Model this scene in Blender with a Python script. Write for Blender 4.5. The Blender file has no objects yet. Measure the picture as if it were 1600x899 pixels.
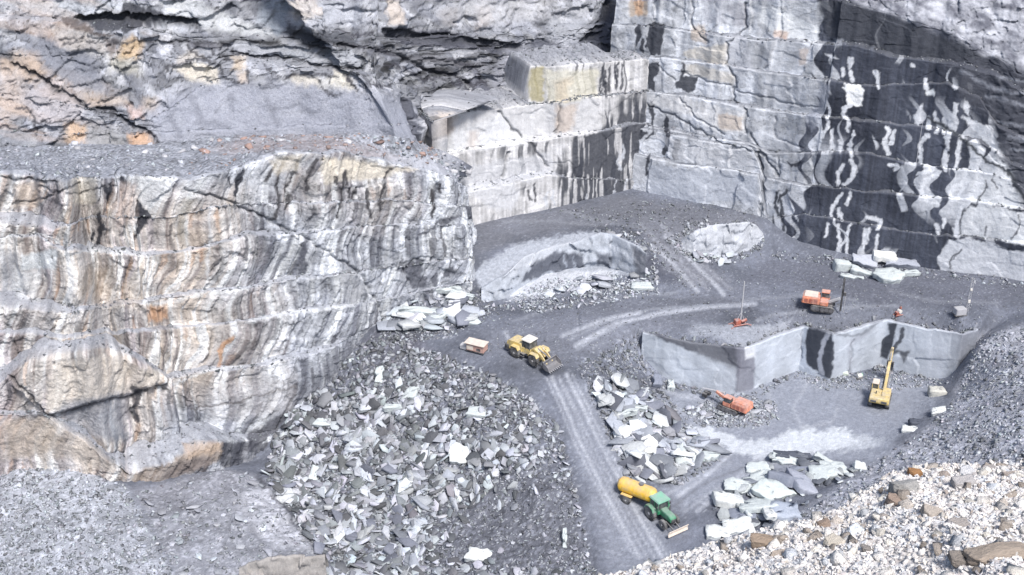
import bpy, bmesh, math, random
import numpy as np
from mathutils import Vector, Matrix
random.seed(7)
rng = np.random.default_rng(11)
R = math.radians
scene = bpy.context.scene
COL = scene.collection

# ------------------------------------------------------------------ camera
CH = 93.0; PITCH = 28.0; F = 1931.0; CU, CV = 800.0, 449.5
cam_d = bpy.data.cameras.new('camera'); cam = bpy.data.objects.new('camera', cam_d); COL.objects.link(cam)
cam.location = (0, 0, CH); cam.rotation_euler = (R(90 - PITCH), 0, 0)
cam_d.sensor_width = 36.0; cam_d.lens = 36.0 * F / 1600.0
cam_d.clip_start = 0.5; cam_d.clip_end = 2000
scene.camera = cam

# ------------------------------------------------------------------ light
SUN_EL, SUN_AZ = 56.0, 152.0      # azimuth the light comes from, clockwise from +Y
world = bpy.data.worlds.new('World'); scene.world = world; world.use_nodes = True
nt = world.node_tree; nt.nodes.clear()
sky = nt.nodes.new('ShaderNodeTexSky'); sky.sky_type = 'NISHITA'; sky.sun_disc = False
sky.sun_elevation = R(SUN_EL); sky.sun_rotation = R(SUN_AZ); sky.dust_density = 3.0; sky.air_density = 1.0
bg = nt.nodes.new('ShaderNodeBackground'); bg.inputs[1].default_value = 0.088
wo = nt.nodes.new('ShaderNodeOutputWorld')
nt.links.new(sky.outputs[0], bg.inputs[0]); nt.links.new(bg.outputs[0], wo.inputs[0])
sun_d = bpy.data.lights.new('sun', 'SUN'); sun = bpy.data.objects.new('sun', sun_d); COL.objects.link(sun)
sun_d.energy = 2.7; sun_d.angle = R(13); sun_d.color = (1.0, 0.955, 0.90)
_d = Vector((math.sin(R(SUN_AZ)) * math.cos(R(SUN_EL)), math.cos(R(SUN_AZ)) * math.cos(R(SUN_EL)), math.sin(R(SUN_EL))))
sun.rotation_euler = _d.to_track_quat('Z', 'Y').to_euler(); sun.location = (0, 0, 200)
scene.view_settings.view_transform = 'Standard'; scene.view_settings.look = 'None'
scene.view_settings.gamma = 1.0; scene.view_settings.exposure = 0.66
scene.cycles.max_bounces = 4; scene.cycles.diffuse_bounces = 2; scene.cycles.glossy_bounces = 2

# ------------------------------------------------------------------ optics of the picture (used to place things on real surfaces)
CS, SN = math.cos(R(PITCH)), math.sin(R(PITCH))
def proj(x, y, z):
    zz = z - CH
    d = y * CS - zz * SN
    return CU + F * x / d, CV - F * (y * SN + zz * CS) / d
def unproj(u, v, z):
    q = (CV - v) / F
    y = (z - CH) * (CS + q * SN) / (q * CS - SN)
    d = y * CS - (z - CH) * SN
    return (u - CU) / F * d, y
def z_at(y, v):                       # height at which the sight line of row v meets the distance y
    q = (CV - v) / F
    return CH + y * (q * CS - SN) / (CS + q * SN)

# ------------------------------------------------------------------ noise
def _h(ix, iy, iz, seed):
    h = (ix.astype(np.int64) * 374761393 + iy.astype(np.int64) * 668265263 + iz.astype(np.int64) * 2147483647 + seed * 974634777) & 0xffffffff
    h = ((h ^ (h >> 13)) * 1274126177) & 0xffffffff
    h = ((h ^ (h >> 15)) * 2246822519) & 0xffffffff
    return ((h ^ (h >> 16)) & 0xffffff) / 16777216.0
def noise(x, y, z=None, seed=0):
    x = np.asarray(x, float); y = np.asarray(y, float)
    ix = np.floor(x); iy = np.floor(y); fx = x - ix; fy = y - iy
    fx = fx * fx * (3 - 2 * fx); fy = fy * fy * (3 - 2 * fy)
    if z is None:
        o = np.zeros_like(ix)
        a = _h(ix, iy, o, seed); b = _h(ix + 1, iy, o, seed); c = _h(ix, iy + 1, o, seed); d = _h(ix + 1, iy + 1, o, seed)
        return (a * (1 - fx) + b * fx) * (1 - fy) + (c * (1 - fx) + d * fx) * fy
    iz = np.floor(z); fz = z - iz; fz = fz * fz * (3 - 2 * fz)
    r = 0
    for k, w in ((0, 1 - fz), (1, fz)):
        a = _h(ix, iy, iz + k, seed); b = _h(ix + 1, iy, iz + k, seed); c = _h(ix, iy + 1, iz + k, seed); d = _h(ix + 1, iy + 1, iz + k, seed)
        r = r + w * ((a * (1 - fx) + b * fx) * (1 - fy) + (c * (1 - fx) + d * fx) * fy)
    return r
def fbm(x, y, z=None, seed=0, oct=4, gain=0.5):
    s = 0; a = 1; t = 0
    for i in range(oct):
        k = 2.03 ** i
        s = s + a * noise(x * k, y * k, None if z is None else z * k, seed + i * 17); t += a; a *= gain
    return s / t * 2 - 1              # -1..1, mostly within +-0.6
def cells(x, y, seed=0, jit=0.9):
    ix = np.floor(x); iy = np.floor(y); o = np.zeros_like(ix)
    f1 = np.full(x.shape, 9.0); f2 = np.full(x.shape, 9.0); r1 = np.zeros(x.shape); r2 = np.zeros(x.shape); dx1 = np.zeros(x.shape); dy1 = np.zeros(x.shape)
    for i in (-1, 0, 1):
        for j in (-1, 0, 1):
            cx, cy = ix + i, iy + j
            px = cx + 0.5 + (_h(cx, cy, o, seed) - 0.5) * jit; py = cy + 0.5 + (_h(cx, cy, o, seed + 1) - 0.5) * jit
            dx = x - px; dy = y - py; d = np.maximum(np.abs(dx), np.abs(dy)) * 0.6 + 0.4 * np.hypot(dx, dy)
            m = d < f1
            f2 = np.where(m, f1, np.minimum(f2, d)); f1 = np.where(m, d, f1)
            r1 = np.where(m, _h(cx, cy, o, seed + 2), r1); r2 = np.where(m, _h(cx, cy, o, seed + 3), r2)
            dx1 = np.where(m, dx, dx1); dy1 = np.where(m, dy, dy1)
    return f1, f2, r1, r2, dx1, dy1
def sstep(a, b, x):
    t = np.clip((x - a) / (b - a), 0, 1); return t * t * (3 - 2 * t)

# ------------------------------------------------------------------ tracing helpers
def Zm(x0, y0, k, pts): return [(x0 + k * p[0], y0 + k * p[1]) for p in pts]
def inpoly(u, v, poly):
    c = np.zeros(u.shape, bool); n = len(poly)
    for i in range(n):
        x1, y1 = poly[i]; x2, y2 = poly[(i + 1) % n]
        if y1 == y2: continue
        c ^= ((y1 > v) != (y2 > v)) & (u < (x2 - x1) * (v - y1) / (y2 - y1) + x1)
    return c
def segdist(u, v, pts, closed=False):
    d = np.full(u.shape, 1e9); n = len(pts)
    for i in range(n if closed else n - 1):
        x1, y1 = pts[i][:2]; x2, y2 = pts[(i + 1) % n][:2]
        L = (x2 - x1) ** 2 + (y2 - y1) ** 2 + 1e-9
        t = np.clip(((u - x1) * (x2 - x1) + (v - y1) * (y2 - y1)) / L, 0, 1)
        d = np.minimum(d, np.hypot(u - x1 - t * (x2 - x1), v - y1 - t * (y2 - y1)))
    return d
def polymask(u, v, poly, soft=1.0):
    xs = [p[0] for p in poly]; ys = [p[1] for p in poly]; m = soft + 2
    out = np.zeros(u.shape)
    k = (u > min(xs) - m) & (u < max(xs) + m) & (v > min(ys) - m) & (v < max(ys) + m)
    if k.any():
        d = segdist(u[k], v[k], poly, True); s = np.where(inpoly(u[k], v[k], poly), d, -d)
        out[k] = np.clip(0.5 + s / (2 * soft), 0, 1)
    return out
def strokemask(u, v, pts, w, soft=0.8):          # pts may carry a third value: the local width factor
    xs = [p[0] for p in pts]; ys = [p[1] for p in pts]; m = w + soft + 2
    out = np.zeros(u.shape)
    k = (u > min(xs) - m) & (u < max(xs) + m) & (v > min(ys) - m) & (v < max(ys) + m)
    if k.any():
        uu, vv = u[k], v[k]; best = np.full(uu.shape, -9.0)
        for i in range(len(pts) - 1):
            a, b = pts[i], pts[i + 1]
            wa = w * (a[2] if len(a) > 2 else 1); wb = w * (b[2] if len(b) > 2 else 1)
            L = (b[0] - a[0]) ** 2 + (b[1] - a[1]) ** 2 + 1e-9
            t = np.clip(((uu - a[0]) * (b[0] - a[0]) + (vv - a[1]) * (b[1] - a[1])) / L, 0, 1)
            d = np.hypot(uu - a[0] - t * (b[0] - a[0]), vv - a[1] - t * (b[1] - a[1]))
            best = np.maximum(best, (wa + t * (wb - wa)) / 2 - d)
        out[k] = np.clip(0.5 + best / (2 * soft), 0, 1)
    return out
def mixc(c, m, col, k=1.0):
    m = (m * k)[..., None]; return c * (1 - m) + np.asarray(col, float) * m
def paint(c, u, v, items, seed=50, wob=1.0):
    """stains, beds of another colour and some painted-in shade: ('p'|'s', points, colour, strength, soft[, width])"""
    nu = u + wob * (5 * fbm(u / 14, v / 14, None, seed, 3) + 3 * fbm(u / 3.5, v / 5, None, seed + 2, 2)); nv = v + wob * (5 * fbm(u / 14, v / 14, None, seed + 5, 3) + 3 * fbm(u / 3.5, v / 5, None, seed + 7, 2))
    for it in items:
        if it[0] == 'p': m = polymask(nu, nv, it[1], it[4] if len(it) > 4 else 1.2)
        else: m = strokemask(nu, nv, spl(it[1]), it[5], it[4])
        c = mixc(c, m, it[2], it[3])
    return c

# ------------------------------------------------------------------ mesh helpers
def tag(o, label=None, cat=None, group=None, kind=None):
    if label: o['label'] = label
    if cat: o['category'] = cat
    if group: o['group'] = group
    if kind: o['kind'] = kind
    return o
def mesh_np(name, V, Fq, mat, col=None, parent=None, smooth=False):
    me = bpy.data.meshes.new(name)
    V = np.asarray(V, np.float32); n = len(V)
    Fq = np.asarray(Fq, np.int32); nf, k = Fq.shape
    me.vertices.add(n); me.vertices.foreach_set('co', V.ravel())
    me.loops.add(nf * k); me.loops.foreach_set('vertex_index', Fq.ravel())
    me.polygons.add(nf); me.polygons.foreach_set('loop_start', np.arange(0, nf * k, k, dtype=np.int32))
    if smooth: me.polygons.foreach_set('use_smooth', np.ones(nf, bool))
    me.update(calc_edges=True)
    if col is not None:
        a = me.attributes.new('tint', 'FLOAT_COLOR', 'POINT')
        c4 = np.ones((n, 4), np.float32); c4[:, :3] = np.clip(np.asarray(col).reshape(-1, 3) * np.array((0.975, 0.997, 1.015)), 0, 1); a.data.foreach_set('color', c4.ravel())
    me.materials.append(mat)
    o = bpy.data.objects.new(name, me); COL.objects.link(o); o.parent = parent
    return o
def grid_faces(nr, nc):
    i = np.arange(nr - 1)[:, None] * nc + np.arange(nc - 1)[None, :]
    return np.stack([i, i + 1, i + 1 + nc, i + nc], -1).reshape(-1, 4)

# ------------------------------------------------------------------ materials
def new_mat(name):
    m = bpy.data.materials.new(name); m.use_nodes = True
    t = m.node_tree; b = t.nodes['Principled BSDF']; return m, t, b
def rock_mat(name, base=None, var=0.25, scale=2.0, bump=0.35, rough=0.85, rnd=0.0, fine=9.0, strong=1.0):
    m, t, b = new_mat(name)
    tc = t.nodes.new('ShaderNodeTexCoord')
    n1 = t.nodes.new('ShaderNodeTexNoise'); n1.inputs['Scale'].default_value = scale; n1.inputs['Detail'].default_value = 6; n1.inputs['Roughness'].default_value = 0.65
    n2 = t.nodes.new('ShaderNodeTexNoise'); n2.inputs['Scale'].default_value = fine; n2.inputs['Detail'].default_value = 3
    for n in (n1, n2): t.links.new(tc.outputs['Object'], n.inputs['Vector'])
    if base is None:
        a = t.nodes.new('ShaderNodeAttribute'); a.attribute_name = 'tint'; src = a.outputs['Color']
    else:
        a = t.nodes.new('ShaderNodeRGB'); a.outputs[0].default_value = (*base, 1); src = a.outputs[0]
    add = t.nodes.new('ShaderNodeMath'); add.operation = 'ADD'
    t.links.new(n1.outputs['Fac'], add.inputs[0]); t.links.new(n2.outputs['Fac'], add.inputs[1])
    mr = t.nodes.new('ShaderNodeMapRange'); mr.inputs['From Min'].default_value = 0.6; mr.inputs['From Max'].default_value = 1.4
    mr.inputs['To Min'].default_value = 1 - var; mr.inputs['To Max'].default_value = 1 + var
    t.links.new(add.outputs[0], mr.inputs['Value'])
    fac = mr.outputs['Result']
    if rnd:
        oi = t.nodes.new('ShaderNodeObjectInfo'); r2 = t.nodes.new('ShaderNodeMapRange')
        r2.inputs['To Min'].default_value = 1 - rnd; r2.inputs['To Max'].default_value = 1 + rnd
        t.links.new(oi.outputs['Random'], r2.inputs['Value'])
        mm = t.nodes.new('ShaderNodeMath'); mm.operation = 'MULTIPLY'; t.links.new(fac, mm.inputs[0]); t.links.new(r2.outputs['Result'], mm.inputs[1]); fac = mm.outputs[0]
    vm = t.nodes.new('ShaderNodeVectorMath'); vm.operation = 'SCALE'
    t.links.new(src, vm.inputs[0]); t.links.new(fac, vm.inputs['Scale'])
    t.links.new(vm.outputs[0], b.inputs['Base Color'])
    bp = t.nodes.new('ShaderNodeBump'); bp.inputs['Strength'].default_value = strong; bp.inputs['Distance'].default_value = bump
    t.links.new(n1.outputs['Fac'], bp.inputs['Height']); t.links.new(bp.outputs[0], b.inputs['Normal'])
    b.inputs['Roughness'].default_value = rough; b.inputs['Specular IOR Level'].default_value = 0.3
    return m
def flat_mat(name, c, rough=0.5, metal=0.0, var=0.12, dust=0.6):
    m, t, b = new_mat(name)
    tc = t.nodes.new('ShaderNodeTexCoord'); n = t.nodes.new('ShaderNodeTexNoise'); n.inputs['Scale'].default_value = 2.5; n.inputs['Detail'].default_value = 5
    t.links.new(tc.outputs['Object'], n.inputs['Vector'])
    mr = t.nodes.new('ShaderNodeMapRange'); mr.inputs['From Min'].default_value = 0.3; mr.inputs['From Max'].default_value = 0.7
    mr.inputs['To Min'].default_value = 1 - var; mr.inputs['To Max'].default_value = 1 + var
    t.links.new(n.outputs['Fac'], mr.inputs['Value'])
    vm = t.nodes.new('ShaderNodeVectorMath'); vm.operation = 'SCALE'; vm.inputs[0].default_value = c
    t.links.new(mr.outputs['Result'], vm.inputs['Scale'])
    # stone dust settled in patches, more on faces that look up
    ge = t.nodes.new('ShaderNodeNewGeometry'); sx = t.nodes.new('ShaderNodeSeparateXYZ'); t.links.new(ge.outputs['Normal'], sx.inputs[0])
    n3 = t.nodes.new('ShaderNodeTexNoise'); n3.inputs['Scale'].default_value = 1.4; n3.inputs['Detail'].default_value = 6; t.links.new(tc.outputs['Object'], n3.inputs['Vector'])
    ma = t.nodes.new('ShaderNodeMath'); ma.operation = 'MULTIPLY_ADD'; ma.inputs[1].default_value = 0.22; t.links.new(sx.outputs['Z'], ma.inputs[0]); t.links.new(n3.outputs['Fac'], ma.inputs[2])
    m2 = t.nodes.new('ShaderNodeMapRange'); m2.inputs['From Min'].default_value = 0.38; m2.inputs['From Max'].default_value = 0.88; m2.inputs['To Max'].default_value = dust; t.links.new(ma.outputs[0], m2.inputs['Value'])
    mx = t.nodes.new('ShaderNodeMix'); mx.data_type = 'RGBA'; t.links.new(m2.outputs['Result'], mx.inputs[0]); t.links.new(vm.outputs[0], mx.inputs[6]); mx.inputs[7].default_value = (0.42, 0.42, 0.43, 1)
    t.links.new(mx.outputs[2], b.inputs['Base Color'])
    b.inputs['Roughness'].default_value = rough; b.inputs['Metallic'].default_value = metal
    return m
M_WALL = rock_mat('quarry rock', var=0.30, scale=2.4, bump=0.28, fine=7.0)
M_FACE = rock_mat('quarried rock face', var=0.22, scale=1.8, bump=0.12, fine=6.0)
M_SAWN = rock_mat('sawn slate face', var=0.13, scale=1.1, bump=0.07, fine=5.0, rough=0.75)
M_GROUND = rock_mat('crushed slate ground', var=0.30, scale=1.6, bump=0.22, fine=7.0)
# ------------------------------------------------------------------ ground heights: control points (picture column, row, height)
def rbf_fit(P):
    P = np.array([(*unproj(u, v, z), z) for u, v, z in P]); n = len(P)
    D = np.hypot(P[:, 0][:, None] - P[:, 0], P[:, 1][:, None] - P[:, 1])
    A = np.zeros((n + 3, n + 3)); A[:n, :n] = D; A[:n, n] = 1; A[:n, n + 1:] = P[:, :2]; A[n, :n] = 1; A[n + 1:, :n] = P[:, :2].T
    A[:n, :n] += np.eye(n) * 1e-3
    w = np.linalg.solve(A, np.r_[P[:, 2], 0, 0, 0])
    return P, w
def rbf_eval(fit, x, y):
    P, w = fit; n = len(P); out = w[n] + w[n + 1] * x + w[n + 2] * y
    for i in range(n): out = out + w[i] * np.hypot(x - P[i, 0], y - P[i, 1])
    return out
SHARED = [  # rubble slope, road, right bank
 (890, 560, -0.8), (925, 540, -0.6), (960, 525, -0.6), (985, 512, -0.2), (960, 490, 0), (920, 600, -2.2), (950, 600, -3.8), (1000, 605, -6.0),
 (870, 590, -1.5), (905, 650, -3.6), (935, 700, -5.2), (975, 770, -7.2), (1035, 860, -9.2), (1010, 700, -5.6), (1060, 720, -7.2), (1110, 715, -8),
 (850, 640, -3.0), (890, 720, -5.6), (925, 800, -7.8), (960, 899, -9.8), (1100, 640, -7.9), (1040, 640, -7.4), (1150, 640, -8), (1250, 600, -8), (1350, 650, -8), (1320, 590, -8),
 (1200, 700, -8.1), (1300, 700, -8.1), (1150, 760, -8.1), (1100, 800, -8.3), (1060, 830, -8.8), (1050, 780, -8.2), (1120, 850, -8.5), (1400, 600, -8), (1420, 660, -7.8), (1380, 720, -7.6),
 (1290, 760, -7.9), (1230, 800, -8.1), (1240, 860, -8.2), (1330, 745, -7.6), (1300, 800, -5.4), (1360, 760, -4.2), (1400, 820, -3), (1480, 590, -8), (1480, 640, -5.5), (1500, 700, -2.5), (1500, 610, -6.3), (1520, 570, -3.4),
 (1560, 520, 0.4), (1600, 560, 1.5), (1600, 620, 2.4), (1600, 700, 2.5), (1640, 640, 4), (1680, 540, 3), (1540, 640, -0.8), (1560, 700, 0.3), (1450, 760, -1.5), (1530, 540, -0.9), (1500, 800, 1), (1600, 800, 4)]
UPPER = SHARED + [
 (600, 515, 0), (640, 490, 0.2), (700, 500, 0), (760, 500, 0), (820, 480, 0), (870, 530, 0), (900, 480, 0), (1000, 470, 0), (1060, 465, 0), (1150, 455, 0), (1140, 435, 0.2), (1250, 420, 0), (1210, 400, 0.3),
 (1350, 430, 0), (1450, 430, 0), (1600, 440, 0), (1600, 490, 0), (1500, 500, 0), (1400, 480, 0), (1300, 490, 0), (1200, 500, 0), (1080, 515, 0), (1160, 520, 0), (1010, 505, 0), (1540, 500, 0.2), (1640, 460, 0),
 (1300, 560, 0), (1400, 560, 0), (1200, 560, 0), (1100, 560, 0),
 # upper platform and the cut in its edge
 (735, 360, 4), (740, 395, 3.9), (780, 345, 4), (800, 375, 3.8), (860, 350, 4), (900, 335, 4), (860, 325, 4), (950, 345, 4), (990, 310, 4.2), (1050, 330, 4.2), (1100, 325, 4.2), (1190, 345, 4), (1000, 372, 3.8), (935, 366, 3.8),
 (830, 385, 3.6), (880, 380, 3.6), (780, 410, 3.0), (770, 440, 1.6), (860, 418, 1.1), (910, 412, 1.1), (950, 415, 0.9), (815, 432, 1.0), (840, 450, 0.5), (900, 445, 0.3), (960, 445, 0.2), (760, 470, 0.1), (820, 468, 0),
 (1005, 400, 3.0), (1012, 440, 0.9), (1060, 385, 3.0), (1040, 420, 2.1), (1090, 430, 1.2), (1110, 445, 0.5), (1080, 395, 2.2), (1120, 350, 3.9), (1075, 362, 3.7), (1170, 392, 0.8), (1120, 410, 0.9), (1180, 360, 3.0),
 # rubble slope to the left of the road
 (560, 560, -2.5), (620, 560, -2.2), (700, 555, -1.0), (780, 575, -0.9), (820, 600, -1.6), (760, 640, -3.2), (680, 620, -4.0), (600, 640, -6.0), (500, 620, -6.5), (470, 680, -9.5), (430, 740, -12.5), (400, 720, -13), (420, 700, -12),
 (460, 800, -13.2), (500, 740, -11.5), (560, 720, -9.8), (640, 700, -8.2), (720, 700, -6.8), (800, 700, -5.4), (860, 760, -7.0), (800, 780, -8.8), (700, 800, -10.5), (600, 820, -12), (520, 880, -13.5), (640, 899, -12.8), (760, 899, -11.5), (860, 899, -10.2),
 (600, 960, -14), (900, 960, -11), (500, 960, -14),
 # rock ledge beside it and the heap in the corner
 (415, 745, -10.3), (455, 800, -10.4), (500, 855, -10.4), (510, 899, -10.6), (360, 740, -9.8), (300, 770, -9.3), (350, 800, -9.0), (420, 830, -9.6), (250, 790, -8.8), (230, 770, -8.8), (340, 860, -9.2), (440, 890, -9.8),
 (300, 899, -9), (200, 780, -7.6), (150, 740, -5.8), (100, 722, -4.6), (50, 722, -4.4), (0, 725, -4.6), (-60, 730, -5), (100, 800, -6.0), (0, 820, -6), (160, 860, -7.2), (60, 899, -7.5), (230, 899, -8.4), (-80, 899, -8), (60, 960, -8.5), (300, 960, -9.5)]
PIT = SHARED + [(1050, 575, -7.0), (1100, 600, -8), (1160, 605, -8), (1200, 590, -8), (1255, 560, -8), (1300, 580, -8), (1380, 560, -8), (1480, 580, -8), (1020, 560, -5.2), (1010, 585, -6), (1160, 560, -8), (1400, 540, -8), (1250, 540, -8)]
FU = rbf_fit(UPPER); FP = rbf_fit(PIT)
# the worked face round the lower pit, top line at height 0
BLK = [(1004, 519), (1040, 527), (1100, 536), (1160, 545), (1205, 527), (1256, 508), (1278, 516), (1304, 523), (1345, 510), (1386, 500), (1430, 508), (1505, 522), (1530, 512)]
BLKW = np.array([unproj(u, v, 0.0) for u, v in BLK])
_ext = [unproj(900, 440, 0)] + [unproj(960, 490, 0)] + [tuple(p) for p in BLKW] + [unproj(1560, 470, 0), unproj(1700, 460, 0)]
PITPOLY = _ext + [(200, 60), (unproj(900, 440, 0)[0], 60)]
def hterr(x, y):
    x = np.asarray(x, float); y = np.asarray(y, float)
    hu = rbf_eval(FU, x, y); hp = rbf_eval(FP, x, y)
    d = segdist(x, y, _ext); s = np.where(inpoly(x, y, PITPOLY), d, -d)
    core = segdist(x, y, [tuple(p) for p in BLKW])                      # sharp step at the face, soft join elsewhere
    wdt = 0.25 + 0.9 * sstep(2, 14, core) * 8
    s = s + 0.55 * sstep(3.0, 0.5, core)
    m = sstep(-0.2, 1.0, (s + 0.1) / wdt + 0.0)
    return hu * (1 - m) + hp * m
GX0, GX1, GY0, GY1, GD = -100, 112, 92, 222, 0.26
gx = np.arange(GX0, GX1, GD); gy = np.arange(GY0, GY1, GD)
GXX, GYY = np.meshgrid(gx, gy)
GH = hterr(GXX, GYY)
# every surface is also known as a coarse table, to stand things on it
def hgrid(x, y):
    i = np.clip((np.asarray(x) - GX0) / GD, 0, len(gx) - 1.001); j = np.clip((np.asarray(y) - GY0) / GD, 0, len(gy) - 1.001)
    a = np.floor(i).astype(int); b = np.floor(j).astype(int); fi = i - a; fj = j - b
    return (GD_[b, a] * (1 - fi) + GD_[b, a + 1] * fi) * (1 - fj) + (GD_[b + 1, a] * (1 - fi) + GD_[b + 1, a + 1] * fi) * fj
def hit(u, v):
    """where the sight line of a picture point meets the ground"""
    u = np.atleast_1d(np.asarray(u, float)); v = np.atleast_1d(np.asarray(v, float))
    q = (CV - v) / F; rx = (u - CU) / F; ry = CS + q * SN; rz = -SN + q * CS
    t = np.full(u.shape, 110.0); done = np.zeros(u.shape, bool)
    for k in range(400):
        x, y, z = rx * t, ry * t, CH + rz * t
        done |= z <= hgrid(x, y)
        t = np.where(done, t, t + 0.4)
    for k in range(8):
        x, y, z = rx * t, ry * t, CH + rz * t
        t = t + np.where(z <= hgrid(x, y), -0.4 / 2 ** (k + 1), 0.4 / 2 ** (k + 1))
    x, y = rx * t, ry * t
    return x, y, hgrid(x, y)
PU, PV = proj(GXX, GYY, GH)

RUBBLE = [(600, 520), (700, 560), (800, 600), (870, 660), (900, 760), (930, 900), (930, 1000), (480, 1000), (515, 880), (415, 745), (430, 690), (480, 600), (560, 540)]
LEDGE = [(210, 770), (345, 735), (410, 745), (515, 875), (510, 905), (330, 1000), (250, 850)]
MOUND = [(-200, 700), (100, 712), (200, 765), (330, 1000), (-200, 1000)]
RBANK = [(1505, 590), (1530, 530), (1580, 510), (1800, 500), (1800, 900), (1230, 900), (1240, 810), (1340, 740), (1420, 690), (1480, 640)]
SLABS_R = [(925, 598), (965, 590), (1010, 620), (1060, 660), (1125, 715), (1070, 735), (1050, 752), (985, 745), (962, 715), (965, 680), (945, 640)]
SLABS_B = [(1115, 785), (1150, 755), (1205, 715), (1250, 712), (1345, 735), (1290, 770), (1240, 800), (1235, 830), (1150, 830), (1115, 810)]
_soft = lambda poly, s=6: polymask(PU, PV, poly, s)
rub = _soft(RUBBLE, 10); mou = _soft(MOUND, 8); led = _soft(LEDGE, 5); rbk = _soft(RBANK, 8)
rough = 0.10 + 0.55 * rub + 0.35 * mou + 0.35 * led + 0.35 * rbk + 0.5 * _soft([(900, 560), (1000, 520), (1010, 560), (1040, 600), (960, 600), (1000, 700), (1100, 740), (980, 760), (930, 640)], 8)
f1, f2, r1, r2, _, _ = cells(GXX / 1.3 + 0.4 * fbm(GXX, GYY, None, 3, 2), GYY / 1.3, 5)
GD_ = GH + rough * (0.9 * fbm(GXX / 3.2, GYY / 3.2, None, 1, 4) + 0.5 * (r1 - 0.5)) + 0.10 * fbm(GXX / 6, GYY / 6, None, 9, 3)
# step beds across the rock ledge
_q = (GXX * 0.8 - GYY * 0.5) / 3.2 + 0.9 * fbm(GXX / 5, GYY / 5, None, 23, 3); GD_ += led * 0.9 * (_h(np.floor(_q), np.floor(GYY / 7), np.zeros_like(_q), 24) - 0.5)
# wheel ruts
TRACKS = [[(862, 590), (885, 640), (905, 690), (935, 750), (965, 805), (1000, 870)], [(885, 585), (912, 640), (935, 690), (965, 745), (1000, 810), (1035, 870)],
          [(900, 540), (960, 505), (1030, 490), (1110, 480), (1180, 475)], [(880, 525), (940, 500), (1000, 488)], [(790, 520), (800, 545), (815, 560)],
          [(1090, 455), (1060, 420), (1020, 385)], [(1130, 460), (1085, 410), (1040, 370)], [(1160, 690), (1110, 740), (1060, 775)], [(1200, 700), (1140, 760), (1090, 800)]]
rut = np.zeros_like(GD_)
for k, tr in enumerate(TRACKS):
    rut = np.maximum(rut, strokemask(PU + 2 * fbm(GXX / 5, GYY / 5, None, 91, 2), PV, tr, 6, 2.2))
    if k < 2: rut = np.maximum(rut, 0.8 * strokemask(PU, PV, [(a_ + (9 if k else -8), b_) for a_, b_ in tr], 3, 1.5)); rut = np.maximum(rut, 0.7 * strokemask(PU, PV, [(a_ + (-11 if k else 12), b_ + 3) for a_, b_ in tr], 2.5, 1.5))
GD_ -= 0.10 * rut
def spl(p): return p
# ---- colours of the ground
G_DARK, G_MID, G_PALE, G_WHITE = (0.12, 0.13, 0.162), (0.18, 0.193, 0.235), (0.36, 0.385, 0.44), (0.55, 0.58, 0.63)
n1 = fbm(GXX / 5, GYY / 5, None, 31, 5, 0.6); n2 = noise(GXX / 0.45, GYY / 0.45, None, 77); n3 = fbm(GXX / 14, GYY / 4, None, 37, 4)
n4 = _h(np.floor(GXX / GD), np.floor(GYY / GD), np.zeros_like(GXX), 4)
gc = np.ones(GXX.shape + (3,)) * np.array(G_DARK)
gc = gc * (1.1 + 0.45 * n1 + 0.45 * n3)[..., None]
gc = mixc(gc, rub, (0.135, 0.143, 0.175), 0.8); gc = mixc(gc, mou, (0.33, 0.345, 0.39), 0.9); gc = mixc(gc, led, (0.25, 0.258, 0.295), 0.9); gc = mixc(gc, rbk, (0.36, 0.37, 0.42), 0.9)
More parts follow.
